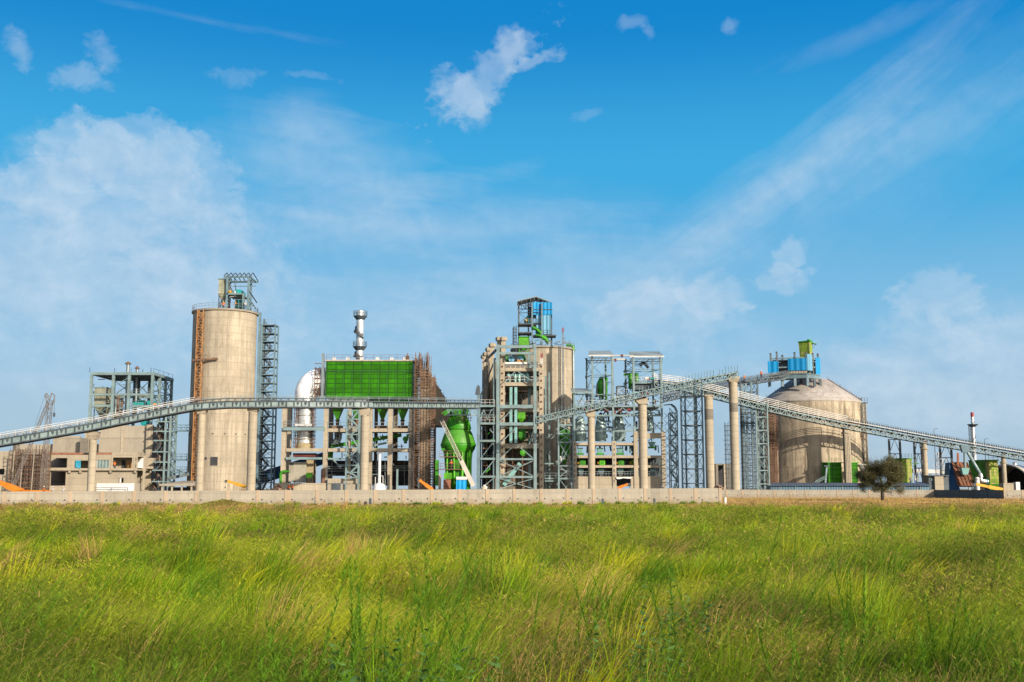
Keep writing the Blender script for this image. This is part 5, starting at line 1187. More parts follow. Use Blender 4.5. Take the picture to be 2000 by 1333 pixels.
m = MB(); m.path([Q(733, 949, Yf - 4), Q(733, 932, Yf - 4)], .07, 6); m.path([Q(748, 949, Yf - 4), Q(748, 930, Yf - 4), Q(744, 930, Yf - 4)], .07, 6); z = Z(886, Yf - 4); m.bar((x - .6, Yf - 4, z), (x + .8, Yf - 4, z + .1), .2); m.build('arm', WHITE, t)
t = T('gate_post', 'single teal steel post right of the white mast', 'post', (X(776, Yf - 3), Yf - 3, 0)); m = MB(); x = X(776, Yf - 3, 930); m.box(x - .18, x + .18, Yf - 3.2, Yf - 2.8, 0, Z(918, Yf - 3)); m.build('shaft', STEEL_L, t); m = MB(); z = Z(918, Yf - 3); m.box(x - .24, x + .24, Yf - 3.26, Yf - 2.74, z + .003, z + .12); m.build('cap', STEEL_L, t)
t = T('covered_gallery', 'dark blue covered conveyor gallery sloping up behind the filter building', 'conveyor gallery', Q(570, 912, 256))
m = MB().bar(Q(500, 937, 256), Q(640, 893, 258), 2.4, 2.6); m.build('cladding', BLUED, t)
for px, py in ((505, 943), (600, 918)): q = Q(px, py, 257); m = MB(); m.bar((q.x, q.y, 0), (q.x, q.y, q.z), .5); m.build('trestle_leg', STEEL_D, t)
# stack
Yk = 250; x = X(703, Yk, 660); r = S(7.4, Yk); t = T('chimney', 'tall silver chimney with two ring platforms and spiral stair, behind the green filter house', 'chimney', (x, Yk, 0))
zt = Z(607.5, Yk); MB().lathe(x, Yk, [(r * 1.04, 0), (r, zt * .5), (r, zt - .6), (r * 1.05, zt - .58), (r * 1.05, zt - .05), (r * .8, zt)], 28).build('shaft', SILVER, t, smooth=True)
for py in (618, 677.5):
    z = Z(py, Yk); m = MB(); m.lathe(x, Yk, [(r * 1.01, z - .9), (r * 1.75, z - .12), (r * 1.85, z), (r * 1.01, z + .02)], 20); m.build('ring_platform', STEEL_D, t)
    ring_rail(t, x, Yk, r * 1.8, z, n=16, mat=STEEL_D)
for z0_, z1_, a0 in ((Z(705, Yk), Z(690, Yk), 200), (Z(662, Yk), Z(638, Yk), 20)):
    n = 40; tot = z1_ - z0_; m = MB(); a1 = R(-40); a2 = R(-40 - 230)
    pr = None
    for k in range(n + 1):
        a = a1 + (a2 - a1) * k / n; z = z0_ + tot * k / n; p = V((x + math.cos(a) * r * 1.35, Yk + math.sin(a) * r * 1.35, z))
        if pr: m.bar(pr, p, r * .7, .14); m.bar(pr + V((0, 0, .9)), p + V((0, 0, .9)), .06); m.bar(p, p + V((0, 0, .9)), .05)
        pr = p
    m.build('spiral_stair', STEEL_D, t)
# rebar tower with scaffold
Yr = 226; r_ = random.Random(21); t = T('scaffold_tower', 'concrete shaft wrapped in dense rusty scaffold with rebar ends, right of the green filter house', 'scaffold tower', (X(825, Yr), Yr, 0))
MB().pb(821, 838, 760, None, Yr + .8, Yr + 4.2).build('shaft', M_concrete('scaffolded_shaft', (.40, .30, .21), .6, .8, .5), t)
MB().pb(822, 837, 722, 759.8, Yr + 1.2, Yr + 3.8).build('rebar_core', RUST, t)
m = MB(); scaffold(m, X(809, Yr), X(820, Yr), Yr, Yr + 4.6, 0, Z(700, Yr), .8, .45, .035, .08, 1.2, r_); m.build('tube_lattice', RUST, t)
m = MB(); scaffold(m, X(838, Yr), X(846, Yr), Yr, Yr + 4.6, 0, Z(738, Yr), .8, .5, .035, .08, 1.2, r_); m.build('tube_lattice', RUST, t)
m = MB(); scaffold(m, X(819, Yr), X(841, Yr), Yr - .3, Yr + .3, 0, Z(716, Yr), .55, .6, .025, .05, .8, r_); m.build('tube_lattice', BAMBOO, t)
m = MB()
for i in range(64): x = r_.uniform(X(812, Yr, 720), X(840, Yr, 720)); y = Yr + r_.uniform(.5, 4); m.bar((x, y, Z(735, Yr)), (x + r_.uniform(-.3, .3), y, Z(r_.uniform(684, 708), Yr)), .07)
m.build('rebar_mesh', RUST, t)
for py in (770, 835, 890): MB().box(X(808, Yr, py), X(848, Yr, py), Yr - .5, Yr - .05, Z(py, Yr), Z(py, Yr) + .07).build('plank', BAMBOO, t)
t = T('sloping_roof', 'brown unclad sloping gallery roof behind the scaffold tower', 'roof', Q(862, 780, 246))
m = MB(); a, b = Q(840, 730, 246), Q(886, 806, 246)
m.hexa([(a.x, 244, b.z - 3), (b.x, 244, b.z - 3), (b.x, 252, b.z - 3), (a.x, 252, b.z - 3), (a.x, 244, a.z), (b.x, 244, b.z), (b.x, 252, b.z), (a.x, 252, a.z)]); m.build('slab', M_concrete('brown_slab', (.36, .28, .2), .7, .9, .3), t)
m = MB()
for k in range(6): p = a.lerp(b, k / 5); m.bar((p.x, 244, p.z), (p.x, 252, p.z + .2), .15); m.bar((p.x, 243.9, p.z), (p.x, 243.9, p.z + .8), .06)
m.build('purlin_pattern', RUST, t)
MB().box(a.x + 1, a.x + 1.4, 246, 246.4, 0, b.z - 3.003).build('post', STEEL_D, t)
# ---------------------------------------------------------------- green mill
Ym = 226; x = X(895, Ym, 870); t = T('vertical_mill', 'large bright green vertical mill with conical top, left of the central tower', 'mill', (x, Ym, 0))
def P_(prof, Y): return [(S(w_, Y), Z(py, Y)) for w_, py in prof]
MB().lathe(x, Ym, [(S(24, Ym), 0)] + P_([(24, 930), (27, 895), (28, 885)], Ym), 40).build('lower_body', GREEN, t, smooth=True)
MB().lathe(x, Ym, P_([(28, 884.8), (33, 876), (33.5, 872), (34.5, 871.9), (34.5, 868), (33.5, 867)], Ym), 40).build('flange_ring', GREEN, t, smooth=True)
MB().lathe(x, Ym, P_([(33.5, 866.8), (31, 858), (27, 847), (23.5, 840.5)], Ym), 40).build('cone', M_paint('green_cone', (.09, .33, .03), .38, 0, .3), t, smooth=True)
MB().lathe(x, Ym, P_([(23.3, 840.3), (25, 839), (25, 834.5), (24, 834), (24, 832), (20.5, 822), (17, 816), (19, 808), (21, 800)], Ym), 40).build('classifier', GREEN, t, smooth=True)
m = MB()
for k in range(18):
    a = 2 * math.pi * k / 18; p0 = (x + S(23.6, Ym) * math.cos(a), Ym + S(23.6, Ym) * math.sin(a), Z(831, Ym)); p1 = (x + S(18, Ym) * math.cos(a), Ym + S(18, Ym) * math.sin(a), Z(817, Ym)); m.bar(p0, p1, .14)
m.build('rib_pattern', GREEN_L, t)
m = MB(); m.bar(Q(868, 812, Ym - 1.5), Q(887, 797, Ym - 1.5), 2.0, .35); m.bar(Q(863, 808, Ym - 2.6), Q(883, 796.5, Ym - 2.6), .2, .3); m.build('feed_chute', GREEN, t)
m = MB(); m.hexa([Q(884, 816, Ym - 1), Q(900, 812, Ym - 1), Q(900, 812, Ym + 1), Q(884, 816, Ym + 1), Q(884, 797, Ym - 1), Q(892, 796, Ym - 1), Q(892, 796, Ym + 1), Q(884, 797, Ym + 1)]); m.build('top_box', GREEN, t)
m = MB(); scaffold(m, X(893, Ym - 2.3, 815), X(920, Ym - 2.3, 815), Ym - 2.8, Ym - 2.2, Z(824, Ym), Z(812, Ym), .6, .55, .035, .05, .4); m.build('scaffold_lattice', RUST, t)
for py, hw in ((917, 35), (893, 30)):
    z = Z(py, Ym); m = MB(); xa, xb = X(895 - hw - 6, Ym - 2.9, py), X(895 + 8, Ym - 2.9, py); m.box(xa, xb, Ym - 3.6, Ym - 2.7, z - .15, z); m.build('service_platform', RUST, t); m = MB(); rail(m, (xa, Ym - 3.6, z), (xb, Ym - 3.6, z), 1.1, .7, .06); m.build('railing', RUST, t)
m = MBS()
for px in (873, 886, 903, 914, 920): m.tube(Q(px, 884, Ym - 3), Q(px + random.uniform(-2, 2), 948, Ym - 3), .18, 8)
m.build('pipe', GREEN_L, t)
MB().pb(850, 856, 899, 949, Ym - 3, Ym - 1.4).build('leg_duct', GREEN, t); MB().pb(867, 882, 924, 936, Ym - 4.2, Ym - 2.6).build('gear_cover', GREEN_L, t); MB().pb(866, 880, 937, None, Ym - 4.4, Ym - 2.6).build('gear_base', BRICK, t)
MB().pb(891, 912, 931.5, 937, Ym - 4.2, Ym - 3).build('pale_panel', WHITE, t); MB().pb(862, 869, 876, 880, Ym - 3, Ym - 2.5).build('nozzle', GREEN, t)
MB().pb(856, 861, 927, None, Ym - 3.6, Ym - 2.8).build('column', CONC, t)
t = T('blue_container', 'small blue corrugated container at the foot of the green mill', 'container', (X(901, Ym - 5), Ym - 5, 0))
MB().pb(891, 911, 938, None, Ym - 5.5, Ym - 4.4).build('body', BLUEC, t); MB().pb(890.5, 911.5, 937, 937.9, Ym - 5.6, Ym - 4.41).build('roof', ROOFG, t)
# ---------------------------------------------------------------- mobile cranes (booms show over the wall)
def crane(label, p, q, Y, mat, w0=.7, jib=None, lattice=False, name='mobile_crane'):
    a, b = Q(*p, Y), Q(*q, Y); t = T(name, label, 'crane', (a.x, Y, 0))
    m = MB(); mid = a.lerp(b, .55)
    if lattice: m.bar(a, a.lerp(b, .38), w0 * 1.5, w0 * 1.3); m.build('boom_section', mat, t); m = MB(); lattice_mast(m, a.lerp(b, .36), b, w0 * 1.05, .05, 13); m.build('boom_lattice', mat, t)
    else:
        m.bar(a, mid, w0, w0 * 1.1); m.build('boom_section', mat, t); m = MB(); m.bar(a.lerp(b, .5), b, w0 * .75, w0 * .85); m.build('boom_section', mat, t)
    d = (b - a).normalized(); m = MB(); m.bar(b, b + d * .5 + V((0, 0, -.25)), w0 * .5, w0 * .9); m.build('boom_head', STEEL_D, t)
    m = MB(); m.tube(b + d * .4, b + d * .4 + V((0, 0, -min(1.2, b.z * .5))), .04, 5); h = b + d * .4 + V((0, 0, -min(1.2, b.z * .5))); m.lathe(h.x, h.y, [(.03, h.z - .35), (.14, h.z - .25), (.14, h.z - .05), (.03, h.z)], 8); m.build('hook_block', STEEL_D, t)
    s = 1 if b.x > a.x else -1; x0, x1 = sorted((a.x - s * 2.2, a.x + s * 3.0)); hz = min(1.15, a.z)
    MB().box(x0, x1, Y - 1.1, Y + 1.1, .45, min(hz, .95)).build('carrier', mat, t)
    m = MB(); m.box(a.x - .8, a.x + .8, Y - .8, Y - .42, .954, 1.5); m.box(a.x - .8, a.x + .8, Y + .42, Y + .8, .954, 1.5); m.box(a.x - .3, a.x + .3, Y - .41, Y + .41, .954, 1.0); m.build('turret', mat, t)
    for xx in (x0 + .7, x1 - .7):
        for y in (Y - 1.15, Y + .85): m = MB(); m.tube((xx, y, .48), (xx, y + .3, .48), .48, 14); m.build('wheel', TYRE, t)
    return t
crane('orange boom of a mobile crane dipping behind the wall at the left edge', (44, 961), (-12, 938), 205, ORANGE, .95)
crane('yellow crane arm with hook hanging, before the tall silo base', (480, 951.5), (444, 940), 222, YELLOW, .55)
crane('orange boom of a mobile crane beside the rebar scaffold tower', (845, 957), (819, 938), 218, ORANGE, .6)
crane('orange boom beneath the white tarp, before the tank building', (1206, 954), (1226, 946), 220, ORANGE, .5)
crane('yellow boom lying low before the green filter at the far right', (1958, 957), (1906, 946), 222, YELLOW, .6)
crane('white lattice boom crane leaning up across the green mill', (925, 950), (862, 820), 216, M_paint('cream_boom', (.60, .55, .48), .5, 0, .2), .62, lattice=True)
# ---------------------------------------------------------------- central silo
s2, sx2, sr2, sz2 = silo('storage_silo', 'central concrete silo half hidden behind the steel and concrete tower', 1060, 61, 676.5, 256, CONC_SILO)
ring_rail(s2, sx2, 256, sr2 * 1.03, sz2 + .42)
m = MB(); a = R(-22); xx, yy = sx2 + (sr2 + .25) * math.cos(a), 256 + (sr2 + .25) * math.sin(a); m.tube((xx, yy, 0), (xx, yy, sz2 + .3), .28, 8); m.build('riser_pipe', GREYP, s2, smooth=True)
m = MB(); m.sweep([(xx, yy, sz2 - .2), (xx, yy, sz2 + .7), (xx - .5, yy, sz2 + 1.1), (xx - 1.6, yy, sz2 + 1.1)], .33, 8); m.build('green_bend', GREEN, s2, smooth=True)
for px, pt, Y, base, lab in ((1100, 640, 246, 0, 'thin pale lattice mast with red top, climbing the right side of the central silo'), (1058, 690, 222.5, None, 'short white mast with red tip on the concrete column of the central tower')):
    x = X(px, Y, 760 if base == 0 else 700); z0_ = 0 if base == 0 else Z(711, Y); t = T('marker_mast', lab, 'mast', (x, Y, z0_))
    zt = Z(pt, Y); m = MB(); lattice_mast(m, (x, Y, z0_), (x, Y, zt - 1.0), .34, .05); m.build('mast_lattice', RAILG if base == 0 else WHITE, t); m = MB(); lattice_mast(m, (x, Y, zt - 1.0), (x, Y, zt), .36, .06); m.build('red_top_lattice', RED, t)
    if base == 0: m = MB(); lattice_mast(m, (x - .75, Y + .3, 0), (x - .75, Y + .3, sz2), .5, .07); m.build('ladder_lattice', STEEL_D, t)
# roof of the central silo
zr2 = sz2 + .42; Yh = 251
t = T('head_house', 'steel head house with gable roof and blue cladding on the central silo', 'head house', (X(1045, Yh, 630), Yh, zr2))
c4 = [(1013, Yh), (1039.5, Yh - 1.2), (1058.5, Yh - 1.6), (1077, Yh + 3.6), (1032, Yh + 4)]
for px, Y in c4: x = X(px, Y, 630); MB().box(x - .18, x + .18, Y - .18, Y + .18, zr2, Z(592, Y)).build('column', STEEL_D if px not in (1039.5, 1058.5) else STEEL_B, t)
e0, pk, e1 = Q(1010.5, 589, Yh - 1), Q(1047, 580, Yh - 1), Q(1078, 592, Yh - 1)
m = MB(); dz = V((0, 5.2, 0))
for a, b in ((e0, pk), (pk, e1)): m.hexa([a, b, b + dz, a + dz, a + V((0, 0, .12)), b + V((0, 0, .12)), b + dz + V((0, 0, .12)), a + dz + V((0, 0, .12))])
m.build('roof', ROOFG, t)
for y in (.1, 5):
    m = MB(); o = V((0, y + .05, -.1)); m.bar(e0 + o, pk + o, .15); m.bar(pk + o, e1 + o, .15); b0, b1 = V((e0.x, e0.y, e1.z - .5)), V((e1.x, e1.y, e1.z - .5)); m.bar(b0 + o, b1 + o, .15)
    for k in range(1, 8): p = b0.lerp(b1, k / 8); q = (e0.lerp(pk, (p.x - e0.x) / (pk.x - e0.x)) if p.x < pk.x else pk.lerp(e1, (p.x - pk.x) / (e1.x - pk.x))); m.bar(p + o, q + o, .1); p2 = b0.lerp(b1, (k + (1 if k < 4 else -1)) / 8); m.bar(p2 + o, q + o, .08)
    m.build('truss', STEEL_D, t)
MB().box(X(1041, Yh - .6, 606), X(1078.5, Yh - .6, 606), Yh - 1.15, Yh + 5, Z(618.5, Yh + 1.5), Z(594.5, Yh + 1.5)).build('blue_cladding', BLUEC, t)
MB().box(X(1047, Yh - .4, 636), X(1076, Yh - .4, 636), Yh - 1.0, Yh + 4.9, Z(656, Yh + 1.5), Z(618.7, Yh + 1.5)).build('pale_cladding', BLUEL, t)
z = Z(606.5, Yh); MB().box(X(1040.7, Yh - .6, 606), X(1078.8, Yh - .6, 606), Yh - 1.3, Yh - 1.155, z - .07, z + .07).build('cladding_rail', STEEL_D, t)
for py, a, b in ((633, 1013, 1058), (655, 1038, 1086), (650, 1013, 1040)):
    z = Z(py, Yh); xa, xb = X(a, Yh, py), X(b, Yh, py); MB().box(xa, xb, Yh - 1.2 + (.4 if a > 1030 else 0), Yh + 3, z - .3, z).build('platform', STEEL_D, t); m = MB(); rail(m, (xa, Yh - 1.1, z), (xb, Yh - 1.1, z), 1.0, .8, .05); m.build('railing', RAILG, t)
m = MB(); f = [X(1013, Yh, 630), X(1039.5, Yh - 1.2, 630), X(1058.5, Yh - 1.6, 630)]
for z0_, z1_ in ((612, 592), (633, 612), (675, 655)): brace_x(m, (f[0], Yh, Z(z0_, Yh)), (f[1], Yh - 1.2, Z(z0_, Yh)), (f[1], Yh - 1.2, Z(z1_, Yh)), (f[0], Yh, Z(z1_, Yh)), .09); m.bar((f[0], Yh, Z(z0_, Yh)), (f[1], Yh - 1.2, Z(z0_, Yh)), .13); m.bar((f[1], Yh - 1.2, Z(z0_, Yh)), (f[2], Yh - 1.6, Z(z0_, Yh)), .13)
m.build('bracing_lattice', STEEL_D, t)
t = T('elevator_drive', 'teal and ochre elevator drive on the upper platform of the head house', 'machine', Q(1034, 626, Yh)); q = Q(1031, 632, Yh + .6)
m = MB(); m.box(q.x - .9, q.x + .8, q.y - .4, q.y + .9, q.z, q.z + .8); m.prism([(q.x - .6, q.z + .803), (q.x + .7, q.z + .803), (q.x + .3, q.z + 1.6), (q.x - .2, q.z + 1.7)], q.y - .3, q.y + .8); m.build('housing', TEALP, t); m = MB(); m.tube((q.x - .3, q.y - .9, q.z + .6), (q.x - .3, q.y - .42, q.z + .6), .35, 12); m.build('motor', YELLOW, t)
m = MB(); m.tube(Q(1037, 600, Yh + .5), Q(1037, 630, Yh + .5), .55, 12); m.build('dark_drum', STEEL_D, t, smooth=True)
for k, (p0, p1, r0, lab) in enumerate((((1040, 640), (1056, 651), .4, 'green pipe bending down under the head house platform'), ((1058, 658), (1072, 670), .5, 'green pipe on the silo roof beside the pale cladding'), ((1046, 655), (1064, 661), .3, 'thin green pipe below the second head house platform'))):
    a, b = Q(*p0, Yh - 1.5), Q(*p1, Yh - 1.5); t = T('green_duct', lab, 'duct', a, 'green ducts on the central silo roof'); m = MB().sweep([a, a.lerp(b, .5) + V((0, 0, .25)), b], r0, 10); m.build('bend', GREEN, t, smooth=True); m = MB().tube(b, b + (b - a).normalized() * .12, r0 * 1.25, 12); m.build('flange', WHITE if k == 1 else GREEN_L, t)
t = T('ladder_cage', 'dark caged ladder standing left of the head house', 'ladder', (X(1005, Yh), Yh, zr2)); m = MB(); lattice_mast(m, (X(1006, Yh, 655), Yh, zr2 - 1), (X(1006, Yh, 655), Yh, Z(637, Yh)), .65, .08); m.build('cage_lattice', STEEL_D, t)
m = MB(); x = X(1002, Yh, 660); m.bar((x, Yh, zr2 - 1), (x, Yh, Z(640, Yh)), .18); m.build('rail', STEEL_D, t)
bag_filter('dust_filter', 'light green filter box at the foot of the head house, above the steel top beam', 1013.5, 1032.5, 659, 674, 684, 244, 2.4, Z(690, 244), GREEN_L, GREEN)
# ---------------------------------------------------------------- central steel and concrete tower
Yc = 223; Dc = 32
ct = T('process_tower', 'tall central tower of pale steel columns and concrete beams with open floors', 'tower', (X(1010, Yc), Yc, 0))
for px, w_, pt, Y, mt, nm in ((972.5, 6.5, 674, Yc - 1, STEEL_L, 'steel_column'), (1045, 6, 672.5, Yc - 1, STEEL_L, 'steel_column'), (981.5, 9, 696, Yc + .5, CONC, 'concrete_column'), (1057.5, 8.5, 712, Yc + .5, CONC, 'concrete_column'), (1034, 5.5, 690, Yc + 4, STEEL, 'steel_column')):
    col(ct, px, w_, pt, Y, mt, d=.75, py=810, name=nm)
for (a, b, p0, p1) in ((976, 1042, 674.5, 680), (976, 1042, 688, 692.5), (976, 1042, 791, 797.5), (976, 1042, 825.5, 831.5), (976, 1042, 895.5, 899), (976, 1042, 930, 934)): MB().pb(a, b, p0, p1, Yc - 1.25, Yc - .8).build('steel_beam', STEEL_L, ct)
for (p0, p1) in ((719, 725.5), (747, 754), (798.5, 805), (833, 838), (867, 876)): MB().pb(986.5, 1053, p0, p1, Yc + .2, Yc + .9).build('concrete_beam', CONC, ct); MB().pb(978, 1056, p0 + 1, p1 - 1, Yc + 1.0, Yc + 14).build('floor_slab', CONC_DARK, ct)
m = MB(); f = lambda px, py: Q(px, py, Yc - 1)
for a, b in (((976, 930), (1042, 900)), ((1042, 930), (976, 900)), ((976, 955), (1042, 935)), ((1042, 955), (976, 935)), ((976, 896), (1008, 868)), ((1042, 896), (1008, 868)), ((986, 747), (1006, 726)), ((1042, 747), (1012, 726)), ((976, 868), (1005, 838)), ((976, 825), (1000, 800)), ((1042, 720), (1024, 693)), ((1034, 868), (1042, 840))): m.bar(f(*a), f(*b), .16)
m.build('bracing_lattice', STEEL_L, ct)
m = MB()
for px, py in ((1003, 692.5), (988, 798), (1037, 798), (990, 832), (1037, 832)): q = f(px, py); s_ = -1 if px < 1010 else 1; m.prism([(q.x, q.z), (q.x + s_ * 1.2, q.z), (q.x + s_ * 1.2, q.z - 1.1), (q.x + s_ * .9, q.z - .5)], q.y - .1, q.y + .2)
m.build('gusset_pattern', STEEL_D, ct)
m = MB()
for px, y0, y1 in ((981.5, 716, 940), (1057.5, 716, 950)):
    for k in range(18): q = Q(px, y0 + (y1 - y0) * k / 17, Yc); m.box(q.x - .12, q.x + .12, Yc - .1, Yc + .13, q.z - .15, q.z + .15)
m.build('anchor_hole_pattern', MAROON, ct)
# stepped row of hexagonal headed columns, going back
for px, py, Y in ((983.5, 668, Yc + 3), (975, 668, Yc + 5), (961.5, 680, Yc + 13), (955, 688, Yc + 20), (949.5, 697, Yc + 27), (946, 702, Yc + 31)):
    x = X(px, Y, 700); r = S(4.2, Y); zt = Z(py, Y); m = MB(); m.box(x - r, x + r, Y - r, Y + r, 0, zt); m.lathe(x, Y, [(r * 1.1, zt + .004), (r * 1.75, zt + .25), (r * 1.75, zt + .8), (r * 1.2, zt + 1.0)], 6); m.build('stepped_column', CONC, ct)
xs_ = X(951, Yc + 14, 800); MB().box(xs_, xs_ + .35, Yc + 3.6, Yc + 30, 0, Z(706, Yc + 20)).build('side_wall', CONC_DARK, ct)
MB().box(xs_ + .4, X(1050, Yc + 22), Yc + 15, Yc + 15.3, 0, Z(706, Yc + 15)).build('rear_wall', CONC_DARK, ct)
m = MB(); m.bar(Q(969, 684, Yc - .5), Q(947, 706, Yc + 26), .4); m.bar(Q(968, 700, Yc - .5), Q(938, 775, Yc + 2), .2); m.build('raking_brace', STEEL_D, ct)
for px, w_ in ((998, 5.5), (1007.5, 5.5)):
    t = T('teal_duct', ('left' if px < 1000 else 'right') + ' one of two parallel teal ducts dropping through the central tower', 'duct', (X(px, Yc + 2.5), Yc + 2.5, Z(866, Yc + 2.5)), 'vertical teal ducts in the central tower')
    x = X(px, Yc - .1, 800); r = S(w_, Yc) / 2
    m = MB(); m.box(x - r, x + r, Yc - .62, Yc - .1, Z(866, Yc), Z(757, Yc)); m.build('casing', TEALD, t)
    m = MB()
    for k in range(4): z = Z(770 + 28 * k, Yc); m.box(x - r - .06, x + r + .06, Yc - .68, Yc - .04, z - .06, z + .06)
    m.build('flange_pattern', TEALD, t)
t = T('discharge_chute', 'teal inclined chute in the lower bay of the central tower', 'chute', Q(1000, 928, Yc)); m = MB().bar(Q(984, 948, Yc - .2), Q(1016, 905, Yc - .2), .8, .8); m.build('casing', TEALD, t); m = MB().bar(Q(1010, 914, Yc - .3), Q(1013, 909.5, Yc - .3), .95, .95); m.build('collar', STEEL_D, t)
def gbox(name, label, px0, px1, py0, py1, Y, mat, cat='machine', dep=1.6, group='green machines in the central tower'):
    q = Q((px0 + px1) / 2, py1, Y); t = T(name, label, cat, q, group); xa, xb = X(px0, Y, py1), X(px1, Y, py1); z0_, z1_ = Z(py1, Y), Z(py0, Y); h = z1_ - z0_
    m = MB(); m.box(xa, xb, Y, Y + dep, z0_ + h * .25, z1_); m.build('casing', mat, t); m = MB(); m.frustum(xa + .08, xb - .08, Y + .08, Y + dep - .08, z0_ + h * .25 - .003, (xa + xb) / 2 - .25, (xa + xb) / 2 + .25, Y + dep * .35, Y + dep * .65, z0_); m.build('hopper', mat, t)
    m = MB(); m.box(xa - .07, xb + .07, Y - .07, Y + dep + .07, z1_ + .003, z1_ + .12); m.build('lid', GREEN, t)
gbox('green_box', 'lime green box on the mid floor of the central tower, right of the teal ducts', 1011, 1026, 800, 824, Yc + .3, GREEN_L)
gbox('green_box', 'dark green cage like box below the lime box in the central tower', 1013, 1027, 838, 861, Yc + 1.2, GREEN)
gbox('green_box', 'green hopper hanging at the top floor of the central tower', 1013, 1027, 691, 706, Yc + 1.5, GREEN)
gbox('green_box', 'small green bin at the left of the tower top floor', 988, 996, 694, 707, Yc + 1.5, GREEN)
t = T('rotary_airlock', 'round green fan casing on the lower floor of the central tower', 'fan', Q(1023, 884, Yc + 1), 'green machines in the central tower'); q = Q(1023, 884, Yc + 1); m = MB().tube((q.x, q.y - .3, q.z), (q.x, q.y + .7, q.z), .75, 16); m.build('volute', GREEN, t, smooth=True); m = MB().tube((q.x, q.y - .36, q.z), (q.x, q.y - .31, q.z), .35, 12); m.build('hub', GREEN_L, t)
t = T('blue_fan', 'pale blue fans on white skid on the top floor of the central tower', 'fan', Q(1008, 706, Yc)); q = Q(1008, 707, Yc + .3)
for dx in (-.9, .9): m = MB().tube((q.x + dx, q.y, q.z + .55), (q.x + dx, q.y + .9, q.z + .55), .6, 14); m.build('casing', BLUEL, t, smooth=True)
m = MB().box(q.x - 2.2, q.x + 3.4, q.y - .2, q.y + 1.1, q.z - .5, q.z - .1); m.build('skid', WHITE, t)
m = MB().box(q.x + .2, q.x + 1.4, q.y - .15, q.y - .01, q.z - .08, q.z + .42); m.build('motor', WOOD, t)
t = T('dust_collector_legs', 'grey pipe manifold behind the railings of the upper tower floor', 'pipes', Q(1020, 740, Yc + 1.5)); m = MB()
for px in (993, 1006, 1014, 1022, 1029): m.tube(Q(px, 747, Yc + 1.5), Q(px, 728, Yc + 1.5), .3, 8)
m.tube(Q(990, 733, Yc + 1.5), Q(1030, 733, Yc + 1.5), .25, 8); m.build('manifold', TEALD, t)
m = MB(); rail(m, Q(988, 747, Yc + .6), Q(1053, 747, Yc + .6), 1.1, .9, .06); rail(m, Q(988, 719, Yc + .6), Q(1053, 719, Yc + .6), 1.0, .9, .06); m.build('railing', WHITE, ct)
m = MBS()
for k, (px, w_) in enumerate(((1001, 3), (1012, 2), (1020, 3), (1028, 2), (990, 2))): m.tube(Q(px, 948, Yc + 3), Q(px, 878, Yc + 3), S(w_, Yc) / 2, 8)
m.tube(Q(990, 912, Yc + 2.5), Q(1040, 905, Yc + 2.5), .2, 6); m.build('pipe', RUST, ct)
# left annex where the level conveyor lands
ax = T('transfer_tower', 'slim teal steel frame receiving the level conveyor at the central tower', 'tower', (X(950, Yc), Yc, 0))
col(ax, 934.5, 6.5, 757, Yc - 2, STEEL_B, d=.7, py=860); col(ax, 965, 4, 700, Yc - .6, STEEL, d=.4, py=830); col(ax, 938, 4, 770, Yc + 6, STEEL_D, d=.4, py=860); col(ax, 958, 4, 780, Yc + 6, STEEL_D, d=.4, py=860)
m = MB(); q = Q(934, 757, Yc - 2); m.prism([(q.x - .6, q.z - 1.4), (q.x + .35, q.z - 1.4), (q.x + .35, q.z + .1), (q.x, q.z + .5), (q.x - .35, q.z)], q.y - .5, q.y + .5); m.build('head_bracket', STEEL_D, ax)
for py in (794, 828, 862, 897, 932): MB().pb(938, 967, py - 2.5, py + 1.5, Yc - 2.2, Yc - 1.7).build('level_beam', STEEL_L, ax); MB().pb(938, 967, py - .5, py + 1, Yc - 1.6, Yc + 6).build('platform', STEEL_D, ax)
m = MB(); g = lambda px, py: Q(px, py, Yc - 2)
for a, b in (((938, 820), (945, 800)), ((952, 820), (945, 800)), ((952, 820), (960, 800)), ((938, 932), (965, 899)), ((938, 955), (965, 934)), ((938, 897), (962, 866)), ((938, 811), (966, 811))): m.bar(g(*a), g(*b), .15)
m.build('bracing_lattice', STEEL_L, ax); m = MB(); rail(m, g(938, 826), g(966, 826), 1.1, .9, .06); rail(m, g(938, 792), g(966, 792), 1.1, .9, .06); m.build('railing', RAILW, ax)
m = MB().pb(938, 966, 799, 803, Yc - 1, Yc + 3); m.build('beam_box', STEEL_D, ax)
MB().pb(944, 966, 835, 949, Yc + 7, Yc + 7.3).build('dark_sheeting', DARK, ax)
m = MB()
for py0, py1 in ((800, 808), (805, 800)): pass
m.bar(Q(872, 811, Yc - 3.5), Q(931, 811, Yc - 2), .2)
for k in range(7): a = Q(872, 811, Yc - 3.5).lerp(Q(931, 811, Yc - 2), k / 7); b = Q(872, 811, Yc - 3.5).lerp(Q(931, 811, Yc - 2), (k + .5) / 7); c = Q(872, 811, Yc - 3.5).lerp(Q(931, 811, Yc - 2), (k + 1) / 7); u = V((0, 0, S(15, Yc))); m.bar(a + u, b, .12); m.bar(b, c + u, .12); m.bar(b, b + u, .1)
m.build('walkway_lattice', STEEL_L, ax)
clutter(ct, 978, 1054, 700, 746, Yc + 1, Yc + 9, 34, [STEEL_D, STEEL_L, GREEN, RUST, TEALD], 73)
clutter(ct, 984, 1054, 757, 866, Yc + 1, Yc + 9, 52, [STEEL_D, STEEL, GREEN, RUST, STEEL_L, DARK], 74)
clutter(ax, 938, 966, 800, 948, Yc - 1, Yc + 6, 46, [STEEL_D, STEEL_L, RUST, GREEN, RAILW], 75)
clutter(fb, 641, 797, 846, 876, Yf + .8, Yf + 8, 36, [STEEL_D, GREYP, GREEN, RUST, STEEL_L], 76)
